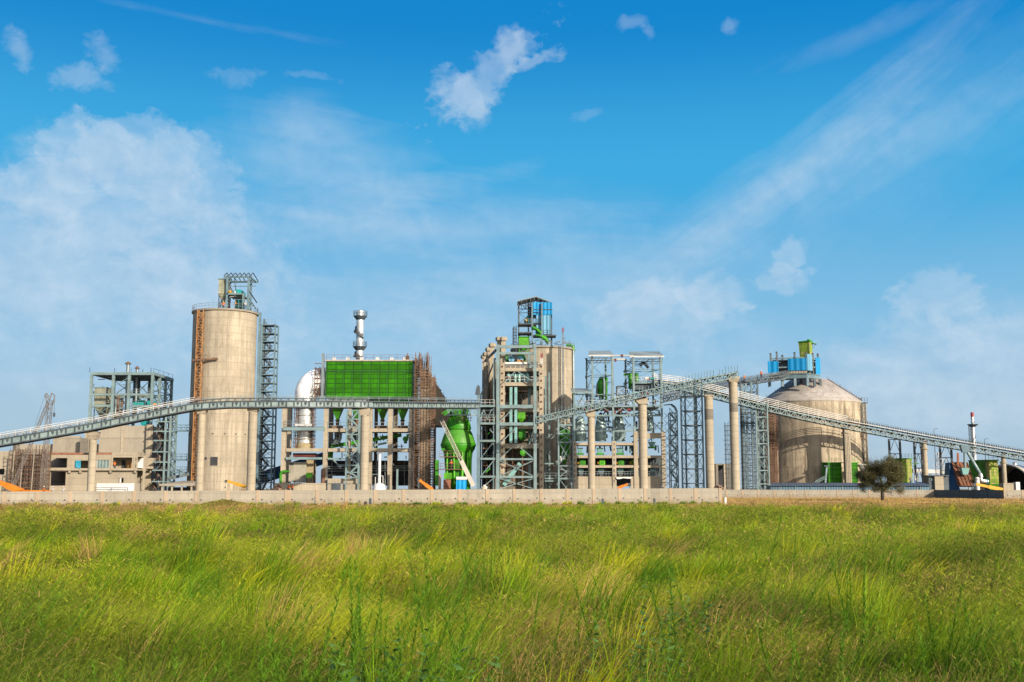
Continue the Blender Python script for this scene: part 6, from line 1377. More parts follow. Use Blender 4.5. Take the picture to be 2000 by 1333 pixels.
clutter(fb, 641, 797, 884, 948, Yf + .8, Yf + 8, 40, [STEEL_D, GREYP, STEEL_L, RUST, DARK], 77)
clutter(s2, 1005, 1118, 660, 676, 248, 252, 26, [STEEL_D, RUST, STEEL_B, GREEN], 78, thick=(.06, .2))
def rubble(label, px, Y, w, h, mats, seed):
    r = random.Random(seed); x0 = X(px, Y, 950); t = T('rubble_heap', label, 'heap', (x0, Y, 0), 'rubble heaps behind the wall')
    for k, mt in enumerate(mats):
        m = MB()
        for i in range(46):
            u = r.uniform(-1, 1); y = Y + r.uniform(-.8, .8); z = h * max(0, 1 - u * u) * r.uniform(.35, 1) ; s = r.uniform(.14, .38); p = V((x0 + u * w, y, z)); d_ = V((r.uniform(-1, 1), r.uniform(-1, 1), r.uniform(-1, 1))).normalized() * s
            m.bar(p - d_, p + d_, s * 1.2, s * .8)
        m.build('stone_pattern', mt, t)
    MB().lathe(x0, Y, [(w * .95, 0), (w * .6, h * .5), (w * .15, h * .8), (.01, h * .82)], 14).build('mass', mats[0], t)
rubble('pinkish rubble heap behind the wall left of the green bent pipe', 541, 224, 1.6, 2.3, [BRICK, CONC, M_paint('pink_rubble', (.55, .36, .29), .9)], 5)
rubble('brown earth heap behind the wall corner, right of the banded pillar', 1402, 214, 1.5, 2.3, [M_paint('brown_earth', (.26, .16, .10), .95), CONC_DARK], 6)
rubble('pale rubble heap at the foot of the central tower annex', 948, 217, 1.3, 2.1, [CONC, WHITE], 7)
# ---------------------------------------------------------------- scaffold bay between central tower and tank building
Yg = 228
t = T('braced_bay', 'teal braced steel bay with a tall green vessel, between central tower and tank building', 'steel frame', (X(1105, Yg), Yg, 0))
xa, xb = X(1091, Yg, 880), X(1119, Yg, 880)
frame3(t, xa, xb, Yg, Yg + 6, [0] + [Z(p, Yg) for p in (934, 909, 863, 846, 829, 812)], .34, STEEL_L, bw=.28, braw=.12, faces='f')
col(t, 1066, 3.5, 735, Yg + 3, STEEL, d=.35, py=860); col(t, 1073, 3.5, 728, Yg + 3, STEEL, d=.35, py=860)
m = MB()
for k in range(20): z = k * 1.15 + .5; m.bar((X(1066, Yg + 3), Yg + 3, z), (X(1073, Yg + 3), Yg + 3, z + (1.1 if k % 2 else 0)), .12)
m.build('ladder_lattice', STEEL_D, t)
m = MB()
for py in (935, 940, 906): m.bar(Q(1064, py, Yg + 1), Q(1091, py, Yg + 1), .25)
m.build('walk_beam', STEEL_L, t)
m = MB(); rail(m, Q(1064, 934, Yg), Q(1118, 934, Yg), 1.0, 1, .06); m.build('railing', RAILG, t)
t = T('green_vessel', 'tall bright green vessel inside the teal braced bay', 'vessel', (X(1102, Yg + 3), Yg + 3, Z(908, Yg + 3)))
x = X(1102, Yg + 2.5, 870); m = MB(); m.lathe(x, Yg + 2.5, [(.25, Z(908, Yg)), (.5, Z(898, Yg)), (1.15, Z(884, Yg)), (1.15, Z(842, Yg)), (.8, Z(836, Yg)), (.3, Z(834, Yg))], 20); m.build('shell', GREEN, t, smooth=True)
m = MB(); m.sweep([Q(1096, 902, Yg + 1), Q(1098, 886, Yg + 1), Q(1106, 868, Yg + 1), Q(1115, 858, Yg + 1)], .2, 8); m.build('pipe', STEEL_L, t)
for px, py in ((1095, 900), (1102, 899)): q = Q(px, py, Yg + .9); m = MB().lathe(q.x, q.y, [(.18, q.z), (.25, q.z + .2), (.25, q.z + .7), (.1, q.z + .9)], 10); m.build('valve', WHITE, t)
t = T('pipe_loop', 'white and grey pipe loops in the lower bay beside the tank building', 'pipes', Q(1105, 925, Yg + 2))
m = MB(); m.sweep([Q(1094, 912, Yg + 2), Q(1094, 920, Yg + 2), Q(1098, 923, Yg + 2), Q(1103, 921, Yg + 2), Q(1103, 912, Yg + 2)], .2, 8); m.build('bend', GREYP, t, smooth=True); m = MB(); m.sweep([Q(1094, 916, Yg + 1.2), Q(1098, 917, Yg + 1.2), Q(1104, 921, Yg + 1.2), Q(1116, 921, Yg + 1.2)], .22, 8); m.build('pipe', WHITE, t, smooth=True)
# ---------------------------------------------------------------- tank building
Yp = 228; Dp = 13
pb_ = T('tank_building', 'concrete frame with green machines below four teal tanks, right of centre', 'building', (X(1210, Yp), Yp, 0))
for px, w_, pt in ((1123, 6.5, 862), (1199.5, 7.5, 862), (1242, 8, 843), (1296, 7.5, 843)):
    for y, mt in ((Yp, CONC), (Yp + Dp, CONC_GREY)): col(pb_, px, w_, pt, y, mt, d=.8, py=905)
sp = ((1126.5, 1195.5), (1203.5, 1237.7), (1246.3, 1292))
for p0, p1, ss in ((865, 870, sp[:2]), (890, 895, sp), (909, 914, sp), (846, 856.5, sp[2:])):
    for a, b in ss:
        for y, mt in ((Yp, CONC), (Yp + Dp, CONC_GREY)): MB().pb(a, b, p0, p1, y - .3, y + .3).build('beam', mt, pb_)
        MB().pb(a - 3, b + 3, p0 + 1.2, p0 + 2.6, Yp + .42, Yp + Dp - .5).build('floor_slab', CONC_GREY, pb_)
for a, b in ((1126.6, 1195), (1203.6, 1204.2), (1232, 1291.8)): MB().pb(a, b, 931, None, Yp - .2, Yp + .3).build('base_wall', CONC, pb_)
MB().pb(1120, 1296, 890, 950, Yp + 9, Yp + 9.3).build('rear_wall', STEEL_D, pb_)
MB().pb(1204.3, 1231.8, 931.5, 933.5, Yp - .3, Yp + .4).build('lintel', CONC, pb_)
m = MB()
for a, b in ((1127, 1195), (1204, 1237), (1247, 1291)): rail(m, Q(a, 930.5, Yp - .1), Q(b, 930.5, Yp - .1), .95, .55, .07)
m.build('railing', RAILG, pb_)
m = MB()
for px, y0, y1 in ((1122.5, 868, 940), (1199.5, 868, 940)):
    for k in range(8): q = Q(px, y0 + (y1 - y0) * k / 7, Yp - .4); m.box(q.x - .1, q.x + .1, Yp - .43, Yp - .39, q.z - .25, q.z + .25)
m.build('slot_pattern', STEEL_D, pb_)
t = T('tarpaulin', 'white tarpaulin draped over the doorway of the tank building', 'tarpaulin', Q(1218, 936, Yp - .6)); m = MB()
n = 10
for k in range(n):
    a, b = k / n, (k + 1) / n; fa = lambda q: 2.2 + 1.4 * math.sin(q * 9) * (1 - q); xk = lambda q: X(1203.5 + q * 30, Yp - .6, 935)
    m.hexa([(xk(a), Yp - .75, Z(933 + fa(a), Yp)), (xk(b), Yp - .75, Z(933 + fa(b), Yp)), (xk(b), Yp - .6, Z(933 + fa(b), Yp)), (xk(a), Yp - .6, Z(933 + fa(a), Yp)), (xk(a), Yp - .7, Z(932.4, Yp)), (xk(b), Yp - .7, Z(932.4, Yp)), (xk(b), Yp - .32, Z(932.2, Yp)), (xk(a), Yp - .32, Z(932.2, Yp))])
m.build('sheet', WHITE, t)
# machines on each floor
def machine(px0, px1, Y, kind, label, group):
    if kind == 'tray':
        xa, xb = X(px0, Y, 885), X(px1, Y, 885); z = Z(889.6, Y); t = T('vibrating_feeder', label, 'feeder', ((xa + xb) / 2, Y, z), group)
        MB().box(xa, xb, Y, Y + 1.4, z + .1, z + .45).build('tray', GREEN, t); MB().frustum(xa + .1, xb - .1, Y + .1, Y + 1.3, z + 1.5, xa + .4, xb - .4, Y + .3, Y + 1.1, z + .455).build('hopper', TEALD, t)
        for x in (xa + .1, xb - .1): MB().box(x - .07, x + .07, Y + .1, Y + .3, z - .0, z + .097).build('foot', STEEL_D, t)
    elif kind == 'green':
        xa, xb = X(px0, Y, 903), X(px1, Y, 903); z = Z(908.6, Y); t = T('green_gearbox', label, 'machine', ((xa + xb) / 2, Y, z), group)
        w = xb - xa; MB().prism([(xa, z), (xb, z), (xb, z + .75), (xb - .2, z + 1.0), (xa + .2, z + 1.0), (xa, z + .8)], Y, Y + 1.3).build('casing', GREEN_L if int(px0) % 2 else GREEN, t)
        MB().tube((xa - .35, Y + .5, z + .4), (xa - .003, Y + .5, z + .4), .28, 10).build('motor', YELLOW, t); MB().box(xa + .3, xb - .3, Y - .07, Y - .003, z + .2, z + .7).build('cover', GREEN, t)
    else:
        xa, xb = X(px0, Y, 918), X(px1, Y, 918); z = Z(921.5, Y); t = T('grey_hopper', label, 'hopper', ((xa + xb) / 2, Y, z), group)
        MB().box(xa, xb, Y, Y + 1.3, z, z + .55).build('bin', TEALD, t); MB().frustum(xa, xb, Y, Y + 1.3, z - .003, xa + .4, xb - .4, Y + .3, Y + 1, z - .9).build('outlet', GREYP, t)
words = ['at the left column', 'second from the left column', 'just right of the middle column', 'left of the stout round pillar', 'in the rightmost bay']
for i, (a, b) in enumerate(((1127, 1140), (1165, 1180), (1204, 1219), (1234, 1241), (1266, 1281))):
    if i < 4: machine(a, b, Yp + 1, 'tray', 'green vibrating feeder under a grey hopper, top machine row, ' + words[i], 'green feeders on the top machine floor')
    machine((1132, 1171, 1208, 1233, 1248)[i], (1144, 1182, 1219, 1242, 1254)[i], Yp + .8, 'green', 'bright green gearbox on the middle machine floor, ' + words[i], 'green gearboxes on the middle machine floor')
    machine((1130, 1168, 1206, 1232, 1270)[i], (1140, 1180, 1218, 1241, 1281)[i], Yp + 1, 'grey', 'pale grey hopper behind the railing of the lowest floor, ' + words[i], 'grey hoppers on the lowest floor')
t = T('vibrating_feeder', 'green feeder under a grey hopper in the tall rightmost bay of the tank building', 'feeder', Q(1273, 877, Yp + 1), 'green feeders on the top machine floor')
xa, xb = X(1267, Yp + 1, 876), X(1281, Yp + 1, 876); z = Z(876, Yp + 1); MB().box(xa, xb, Yp + 1, Yp + 2.2, z, z + .35).build('tray', GREEN, t); MB().frustum(xa, xb, Yp + 1, Yp + 2.2, z + 1.3, xa + .4, xb - .4, Yp + 1.2, Yp + 2, z + .355).build('hopper', TEALD, t); MB().box((xa + xb) / 2 - .08, (xa + xb) / 2 + .08, Yp + 1.5, Yp + 1.7, z + 1.303, z + 2.6).build('rod', STEEL_L, t)
m = MBS(); r_ = random.Random(31)
for i in range(40): px = r_.uniform(1128, 1290); py = r_.choice((878, 900, 918)); m.tube(Q(px, py + r_.uniform(2, 8), Yp + 4), Q(px + r_.uniform(-3, 3), py - 8, Yp + 4), r_.uniform(.08, .25), 6)
m.build('pipe', STEEL, pb_)
# steel frame over the concrete
for px, pt in ((1121.5, 762), (1197.5, 696), (1238.5, 700), (1292.5, 700)): col(pb_, px, 3.6, pt, Yp - .3, STEEL_L, Z and 862 if px < 1230 else 843, d=.36, py=800, name='steel_column')
for py, a, b in ((794, 1123.5, 1291), (812, 1123.5, 1291), (842, 1123.5, 1236)): MB().pb(a, b, py - 1.6, py + 1.6, Yp - .4, Yp - .1).build('steel_beam', STEEL_L, pb_); MB().pb(a, b, py - 1, py + .6, Yp + .3, Yp + Dp).build('grating', STEEL_D, pb_) if py < 800 else None
m = MB(); f = lambda px, py: Q(px, py, Yp - .3)
for a, b in (((1123, 842), (1158, 815)), ((1195, 842), (1160, 815)), ((1199, 842), (1218, 815)), ((1237, 842), (1218, 815)), ((1240, 840), (1264, 815)), ((1291, 840), (1266, 815)), ((1123, 793), (1145, 768)), ((1199, 811), (1215, 797)), ((1236, 811), (1216, 797)), ((1160, 811), (1178, 797)), ((1197, 811), (1180, 797)), ((1250, 797), (1290, 812)), ((1290, 797), (1250, 812)), ((1147, 790), (1125, 768))): m.bar(f(*a), f(*b), .15)
m.build('bracing_lattice', STEEL_L, pb_)
m = MB(); rail(m, f(1123, 793), f(1291, 793), 1.1, 1.2, .06, 2); rail(m, f(1200, 785), f(1236, 780), 1.0, .6, .1, 3); m.build('railing', RAILW, pb_)
m = MB(); rail(m, f(1124, 841), f(1236, 841), .9, 1, .05); rail(m, f(1242, 841), f(1291, 841), .9, 1, .06); m.build('railing', RAILG, pb_)
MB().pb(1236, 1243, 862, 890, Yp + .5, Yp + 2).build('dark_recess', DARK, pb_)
m = MB(); m.bar(Q(1210, 862, Yp + .1), Q(1222, 846, Yp + .1), .45, .5); m.build('chute', STEEL_L, pb_)
for k, (px, w_, p0, pm, p1) in enumerate(((1133.5, 12.2, 862, 843, 815), (1173, 11, 862, 842, 812), (1209, 12.2, 862, 842, 813), (1263, 15, 842, 832, 797))):
    Yq = Yp + 4; x = X(px, Yq, 840); t = T('storage_tank', 'bottle shaped teal metal tank, ' + ('at the left end of the tank row', 'second in the tank row, behind the bracket head pillar', 'third in the tank row, left of the stout round pillar', 'highest set tank, behind the stout round pillar')[k], 'tank', (x, Yq, Z(p0, Yq)), 'teal tanks on the tank building')
    R_ = lambda w, py: (S(w, Yq), Z(py, Yq))
    MB().lathe(x, Yq, [R_(w_ * .95, p0), R_(w_, p0 - 3), R_(w_, pm + 1)], 32).build('lower_shell', TANK, t, smooth=True)
    MB().lathe(x, Yq, [R_(w_ * 1.05, pm + .9), R_(w_ * 1.05, pm - .9)], 32).build('band', STEEL, t)
    MB().lathe(x, Yq, [R_(w_, pm - 1), R_(w_ * .98, pm - 6), R_(w_ * .86, pm - (pm - p1) * .5), R_(w_ * .72, p1 + 6), R_(w_ * .5, p1)], 32).build('cone', TANK, t, smooth=True)
    MB().lathe(x, Yq, [R_(w_ * .3, p1 - .1), R_(w_ * .3, p1 - 4), R_(w_ * .15, p1 - 5)], 16).build('neck', STEEL_D, t)
# head houses
def headhouse(label, pxs, Y, ptop, proof, pbot, roofx, mid):
    t = T('head_house', label, 'head house', (X(sum(pxs) / len(pxs), Y), Y, Z(pbot, Y)))
    a, b, c, d = pxs   # front left, front right, rear left, rear right
    for px, y in ((a, Y), (b, Y), (c, Y + 4.5), (d, Y + 4.5)): x = X(px, y, 740); MB().box(x - .18, x + .18, y - .18, y + .18, Z(pbot, Y), Z(ptop, Y)).build('column', STEEL_L if y == Y else STEEL, t)
    r0, r1 = X(roofx[0], Y, proof), X(roofx[1], Y, proof); zt, ze = Z(proof, Y + 5.2), Z(ptop, Y)
    MB().hexa([(r0, Y - .6, ze - .05), (r1 + .25, Y - .6, ze - .05), (r1, Y + 5.2, zt), (r0 + .5, Y + 5.2, zt), (r0, Y - .6, ze + .05), (r1 + .25, Y - .6, ze + .05), (r1, Y + 5.2, zt + .12), (r0 + .5, Y + 5.2, zt + .12)]).build('roof', ROOFG, t)
    MB().box(r0, r1 + .25, Y - .68, Y - .604, ze - .2, ze + .1).build('gutter', RAILW, t)
    m = MB()
    for y in (Y - .3, Y + 4.5):
        m.bar((r0, y, ze - .5), (r1, y, ze - .5), .18); m.bar((r0, y, ze - 1.0), (r1, y, ze - 1.0), .12)
        for k in range(6): xx = r0 + (r1 - r0) * k / 6; m.bar((xx, y, ze - 1.0), (xx + (r1 - r0) / 6, y, ze - .5), .08)
    m.build('truss_lattice', STEEL_D, t)
    m = MB(); xa, xb, xc, xd = (X(q, Y, 740) for q in pxs)
    for py in mid: z = Z(py, Y); m.bar((xa, Y, z), (xb, Y, z), .16); m.bar((xc, Y + 4.5, z), (xd, Y + 4.5, z), .14); m.bar((xa, Y, z), (xc, Y + 4.5, z), .14); m.bar((xb, Y, z), (xd, Y + 4.5, z), .14)
    zz = [Z(pbot, Y)] + [Z(q, Y) for q in mid] + [ze]
    for u, v in zip(zz, zz[1:]): brace_x(m, (xc, Y + 4.5, u), (xd, Y + 4.5, u), (xd, Y + 4.5, v), (xc, Y + 4.5, v), .08); brace_x(m, (xa, Y, u), (xc, Y + 4.5, u), (xc, Y + 4.5, v), (xa, Y, v), .08)
    m.build('bracing_lattice', STEEL, t); return t
h1 = headhouse('tall open steel head house with pale roof, left one of the pair', (1157, 1195.5, 1146, 1183), Yp + 1.5, 695, 686.5, 793, (1149, 1196), (771, 733))
h2 = headhouse('tall open steel head house with working platform, right one of the pair', (1237, 1290, 1222, 1275), Yp + 1.5, 697, 688, 793, (1229, 1294), (746, 722))
z = Z(746, Yp); MB().box(X(1237, Yp, 746), X(1290, Yp, 746), Yp + 1.4, Yp + 6, z - .25, z).build('platform', STEEL_L, h2); m = MB(); rail(m, (X(1237, Yp, 746), Yp + 1.3, z), (X(1290, Yp, 746), Yp + 1.3, z), 1.1, .8, .06); m.build('railing', RAILW, h2)
MB().box(X(1240, Yp, 752), X(1288, Yp, 752), Yp + 2, Yp + 6, Z(760, Yp), Z(748.5, Yp)).build('underdeck', STEEL_D, h2)
m = MB(); m.path([Q(1250, 715, Yp + 3), Q(1257, 708, Yp + 3), Q(1267, 719, Yp + 3)], .32, 8); m.build('bent_chute', STEEL_D, h2)
t = T('hoist_trolley', 'cream hoist trolley on the platform of the right head house', 'hoist', Q(1268, 742, Yp + 2)); q = Q(1268, 743.5, Yp + 2); m = MB().box(q.x - .9, q.x + .3, q.y, q.y + .8, q.z, q.z + .7); m.build('body', WHITE, t); m = MB().tube((q.x + .35, q.y + .4, q.z + .35), (q.x + 1.5, q.y + .4, q.z + .35), .3, 10); m.build('motor', TEALP, t); m = MB().box(q.x + 1.0, q.x + 1.2, q.y + .2, q.y + .6, q.z + .6, q.z + 1.6); m.build('bracket', WHITE, t)
t = T('head_house', 'low grey roofed head house beside the central silo', 'head house', (X(1135, Yp), Yp, Z(793, Yp)))
xa, xb = X(1117, Yp, 765), X(1156, Yp, 765); MB().hexa([(xa, Yp - .8, Z(767, Yp)), (xb, Yp - .8, Z(767, Yp)), (xb - .6, Yp + 5, Z(760, Yp + 5)), (xa, Yp + 5, Z(760, Yp + 5)), (xa, Yp - .8, Z(766, Yp)), (xb, Yp - .8, Z(766, Yp)), (xb - .6, Yp + 5, Z(759, Yp + 5)), (xa, Yp + 5, Z(759, Yp + 5))]).build('roof', ROOFG, t)
MB().box(xa, xb, Yp - .88, Yp - .804, Z(769.5, Yp), Z(766, Yp)).build('gutter', STEEL_L, t)
for px in (1119, 1153): col(t, px, 3, 767.5, Yp + 4, STEEL_D, 793, d=.3, py=780)
m = MB(); m.bar(Q(1122, 771, Yp - .2), Q(1153, 771, Yp - .2), .2); m.bar(Q(1130, 790, Yp), Q(1140, 772, Yp), .25); m.build('brace', STEEL_L, t)
t = T('link_pipe', 'pale pipes linking the roofs of the two tall head houses', 'pipes', Q(1210, 698, Yp + 3)); m = MB(); m.tube(Q(1197, 695, Yp + 2), Q(1237, 695, Yp + 2), .16, 8); m.build('pipe', RAILW, t); m = MB(); m.tube(Q(1197, 702.5, Yp + 2), Q(1224, 702.5, Yp + 2), .2, 8); m.build('pipe', RAILW, t); m = MB()
for px, py in ((1215, 696), (1202, 704.5)): q = Q(px, py, Yp + 1.9); m.box(q.x - .2, q.x + .2, q.y - .2, q.y + .2, q.z - .25, q.z + .35)
m.build('clamp', MAROON, t)
for px, p0, p1, w_, lab in ((1177, 736, 780, 8.5, 'bright green cyclone with grey down pipe in the left tall head house'), (1237, 729, 760, 6.5, 'twin bodied green cyclone in the right tall head house')):
    Yq = Yp + 3.2; t = T('cyclone', lab, 'cyclone', Q(px, p1, Yq), 'green cyclones in the head houses'); R_ = lambda w, py: (S(w, Yq), Z(py, Yq))
    if px < 1200:
        x = X(px - 3, Yq, 755); MB().lathe(x, Yq, [R_(3, p1), R_(7, p1 - 8), R_(7.5, 752), R_(7, 746), R_(3.5, 739), R_(2, p0)], 20).build('body', GREEN, t, smooth=True); x = X(px + 6, Yq, 755); MB().lathe(x, Yq + .4, [R_(3.5, p1 + 2), R_(4, 760), R_(4, 745), R_(5, 740), R_(5, 738)], 14).build('body', GREEN, t, smooth=True)
        MB().sweep([Q(px - 4, 739, Yq - .8), Q(px + 1, 737, Yq - .9), Q(px + 3, 745, Yq - .9), Q(px + 3, 780, Yq - .9)], .24, 8).build('down_pipe', STEEL_L, t, smooth=True)
        MB().sweep([Q(px - 12, 776, Yq), Q(px - 10, 750, Yq), Q(px - 5, 741, Yq)], .22, 8).build('feed_pipe', GREYP, t, smooth=True)
    else:
        for dx in (-5, 6): x = X(px + dx, Yq, 745); MB().lathe(x, Yq, [R_(4.4, p1), R_(4.8, p1 - 4), R_(4.8, p0 + 3), R_(3.8, p0)], 16).build('body', GREEN, t, smooth=True)
        MB().bar(Q(px - 19, 733, Yq), Q(px - 8, 730.5, Yq), .3, .4).build('inlet', GREEN, t)
t = T('platform_stair', 'small dark platform tower with railings between the two tall head houses', 'platform', Q(1213, 790, Yp + 2)); xa, xb = X(1206, Yp + 2, 770), X(1224, Yp + 2, 770)
frame3(t, xa, xb, Yp + 2, Yp + 4, [Z(793, Yp), Z(780, Yp), Z(769, Yp), Z(752, Yp)], .2, STEEL_D, braw=.08); m = MB(); rail(m, (xa, Yp + 1.9, Z(769, Yp)), (xb, Yp + 1.9, Z(769, Yp)), 1, .7, .06); m.build('railing', RAILW, t)
m = MBS(); r_ = random.Random(8)
for i in range(60):   # clutter of small pipework under the deck
    px = r_.uniform(1125, 1290); py = r_.uniform(800, 812) if i % 2 else r_.uniform(765, 792); m.bar(Q(px, py, Yp + r_.uniform(1, 4)), Q(px + r_.uniform(-8, 8), py + r_.uniform(-4, 4), Yp + r_.uniform(1, 4)), r_.uniform(.08, .3))
m.build('pipe', STEEL_D, pb_)
m = MBS()
for px, py, c in ((1207, 802, 0), (1195, 806, 0), (1224, 801, 0), (1180, 803, 0), (1135, 799, 0), (1252, 769, 0), (1262, 770, 0)): m.tube(Q(px, py, Yp + .2), Q(px + 8, py, Yp + .2), .38, 10)
m.build('motor', MAROON, pb_)
# ---------------------------------------------------------------- lattice towers
def lat_tower(label, px0, px1, pt, Y, dep, n, mat, cw=.22, rings=STEEL_D, braw=.07, mids=(), pyx=865, name='lattice_tower', faces='flrb'):
    xa, xb = X(px0, Y, pyx), X(px1, Y, pyx); zt = Z(pt, Y); zs = [zt * k / n for k in range(n + 1)]; t = T(name, label, 'lattice tower', ((xa + xb) / 2, Y, 0)); sh_ = (0.32 * (xb - xa))
    # rear legs are set off sideways, as the tower stands turned to the camera
    c = [(xa, Y), (xb, Y), (xb - sh_ * .6, Y + dep), (xa + sh_, Y + dep)]
    for x, y in c: MB().box(x - cw / 2, x + cw / 2, y - cw / 2, y + cw / 2, 0, zt).build('column', mat, t)
    for z in zs[1:]:
        m = MB()
        for (x0, y0), (x1, y1) in zip(c, c[1:] + c[:1]): m.bar((x0, y0, z - .1), (x1, y1, z - .1), .13, .2)
        m.build('level_ring', rings, t)
    for (x0, y0), (x1, y1) in zip(c, c[1:] + c[:1]):
        m = MB()
        for z, zz in zip(zs, zs[1:]): brace_x(m, (x0, y0, z), (x1, y1, z), (x1, y1, zz), (x0, y0, zz), braw)
        m.build('bracing_lattice', mat, t)
    return t
lat_tower('pale blue lattice tower holding the crossing of two conveyors', 1331.5, 1373, 746, 222, 3.4, 8, STEEL_B, .3, STEEL_D, .07)
lat_tower('thin lattice mast standing close beside the crossing conveyors tower', 1360, 1362, 740, 224, 2.2, 8, STEEL_B, .22, STEEL, .05)
# spiral stair tower with domed cage
Yq = 229; t = T('stair_tower', 'thin grey lattice stair tower with rounded cage top beside the tank building', 'stair tower', (X(1315, Yq), Yq, 0))
xa, xb = X(1310, Yq, 870), X(1324, Yq, 870); zs = [0] + [Z(p, Yq) for p in np.linspace(938, 806, 10)]
frame3(t, xa, xb, Yq, Yq + 2.2, zs, .18, STEEL_B, bw=.12, braw=.05, faces='r'); stair_zig(t, xa + .1, xb - .1, Yq + .1, Yq + 2, zs, STEEL_B, .6)
m = MB()
for k, z in enumerate(zs[1:]): m.bar((X(1300, Yq), Yq + 1, z - 1.2), (xa, Yq + 1, z), .08); m.bar((X(1300, Yq), Yq + 1, z), (xa, Yq + 1, z - 1.3), .07)
m.build('tie_lattice', STEEL_B, t)
m = MB(); zt = Z(806, Yq)
for k in range(7): y = Yq - .2 + k * .4; m.path([(X(1300, Yq), y, zt + 1.6), (X(1314, Yq), y, zt + 1.7), (X(1321, Yq), y, zt + 1.1), (X(1325, Yq), y, zt + .1)], .05, 5)
for u in ((1302, 1.6), (1308, 1.65), (1314, 1.7), (1319, 1.3), (1323, .7)): x = X(u[0], Yq); m.bar((x, Yq - .2, zt + u[1]), (x, Yq + 2.2, zt + u[1]), .08)
m.build('cage_mesh', STEEL_B, t)
lat_tower('pale teal lattice tower under the descending conveyor, before the domed silo', 1478, 1500.5, 788, 236.5, 2.4, 7, STEEL_L, .26, STEEL_L, .07, pyx=868)
t = lat_tower('dark tall trestle carrying the climbing conveyor, behind the tallest pillar', 1448, 1482, 744, 246, 3, 11, STEEL_D, .32, STEEL_D, .08, pyx=850, name='trestle')
col(t, 1459, 3.5, 749, 246, STEEL_B, d=.3, py=850); col(t, 1470, 3.5, 747, 246, STEEL_B, d=.3, py=850); col(t, 1452, 5, 751, 246, STEEL_B, d=.4, py=850)
m = MB(); scaffold(m, X(1451, 245, 880), X(1478, 245, 880), 244.5, 247, 0, Z(800, 245), 1.0, .9, .035, .1, .6, random.Random(5)); m.build('tube_lattice', STEEL_D, t)
# ---------------------------------------------------------------- domed silo
Yd = 262; xd = X(1581, Yd, 800); rd = S(98.5, Yd); ze = Z(783, Yd - rd) ; t = T('domed_silo', 'very wide concrete silo with low conical roof, right of the plant', 'silo', (xd, Yd, 0)); ds = t
MB().lathe(xd, Yd, [(rd * 1.012, 0), (rd * 1.0, ze)], 96, False).build('shell', CONC_DOME, t, smooth=True)
rt2 = S(36, Yd); ztop = Z(743, Yd); MB().lathe(xd, Yd, [(rd * 1.0, ze + .003), (rd * 1.01, ze + .02), (rd * 1.01, ze + .3), (rd * .985, ze + .55), (rt2, ztop), (.02, ztop + .2)], 96, False).build('cone_roof', CONC_ROOF, t, smooth=True)
r_ = random.Random(12)
m = MB()
for i in range(26):
    a = R(r_.uniform(-178, -2)); k = r_.uniform(.35, .99); rr_ = rt2 + (rd - rt2) * k; z = ztop + (ze + .55 - ztop) * k; p = V((xd + rr_ * math.cos(a), Yd + rr_ * math.sin(a), z)); m.bar(p, p + V((0, 0, r_.uniform(.3, .9))), .05)
m.build('rebar_stub_pattern', RUST, t)
ring_rail(t, xd, Yd, rd * 1.0, ze + .3, -20, 30, n=16, mat=STEEL_D)
m = MB()
for s_ in (0,):
    a = R(-22)
    for k in range(15): f_ = k / 14; rr_ = rt2 + (rd - rt2) * f_; z = ztop + (ze + .55 - ztop) * f_; p = V((xd + rr_ * math.cos(a), Yd + rr_ * math.sin(a), z)); m.bar(p, p + V((0, 0, .7)), .06)
    m.bar((xd + rt2 * math.cos(a), Yd + rt2 * math.sin(a), ztop + .12), (xd + rd * math.cos(a), Yd + rd * math.sin(a), ze + .65), .35, .2)
m.build('roof_stair_pattern', RUST, t)
a = R(-32); p = V((xd + (rd + .7) * math.cos(a), Yd + (rd + .7) * math.sin(a), 0)); t2 = T('hoist_mast', 'dark lattice hoist mast on the right flank of the domed silo', 'mast', p)
m = MB(); lattice_mast(m, p, p + V((0, 0, ze)), .75, .06); m.build('mast_lattice', STEEL_D, t2); m = MB(); q = p + V((0, 0, Z(848, p.y))); m.bar(q + V((-2.2, -.6, 0)), q + V((1.5, -.6, 0)), .22); m.bar(q + V((-2.0, -.6, .1)), q + V((0, -.6, -1.4)), .16); m.build('jib_arm', RUST, t2)
a = R(-12); p = V((xd + (rd + .42) * math.cos(a), Yd + (rd + .42) * math.sin(a), 0)); t2 = T('elevator_shaft', 'slim concrete shaft standing against the right side of the domed silo', 'shaft', p); m = MB().box(p.x - .45, p.x + .45, p.y - .45, p.y + .45, 0, ze + .1); m.build('shaft', CONC, t2); m = MB(); m.box(p.x - .7, p.x + .7, p.y - .7, p.y + .7, ze + .103, ze + .3); rail(m, (p.x - .7, p.y - .7, ze + .3), (p.x + .7, p.y - .7, ze + .3), 1, .5, .06); m.build('top_platform', STEEL_D, t2)
t2 = T('scaffold', 'rusty tube scaffold covering the left flank of the domed silo', 'scaffold', (X(1510, 250), 250, 0)); m = MB(); scaffold(m, X(1499, 250, 880), X(1519, 250, 880), 249.5, 252.5, 0, Z(806, 250), .75, .6, .035, .06, .6, random.Random(17)); m.build('tube_lattice', RUST, t2); MB().box(X(1500, 252.6, 880), X(1517, 252.6, 880), 252.7, 252.9, 0, Z(808, 250)).build('formwork_board', M_concrete('form_board', (.2, .13, .09), .6, .9, .5), t2); x = X(1519.5, 249, 900); MB().box(x - .12, x + .12, 249.2, 249.44, 0, Z(880, 249)).build('pole', BAMBOO, t2)
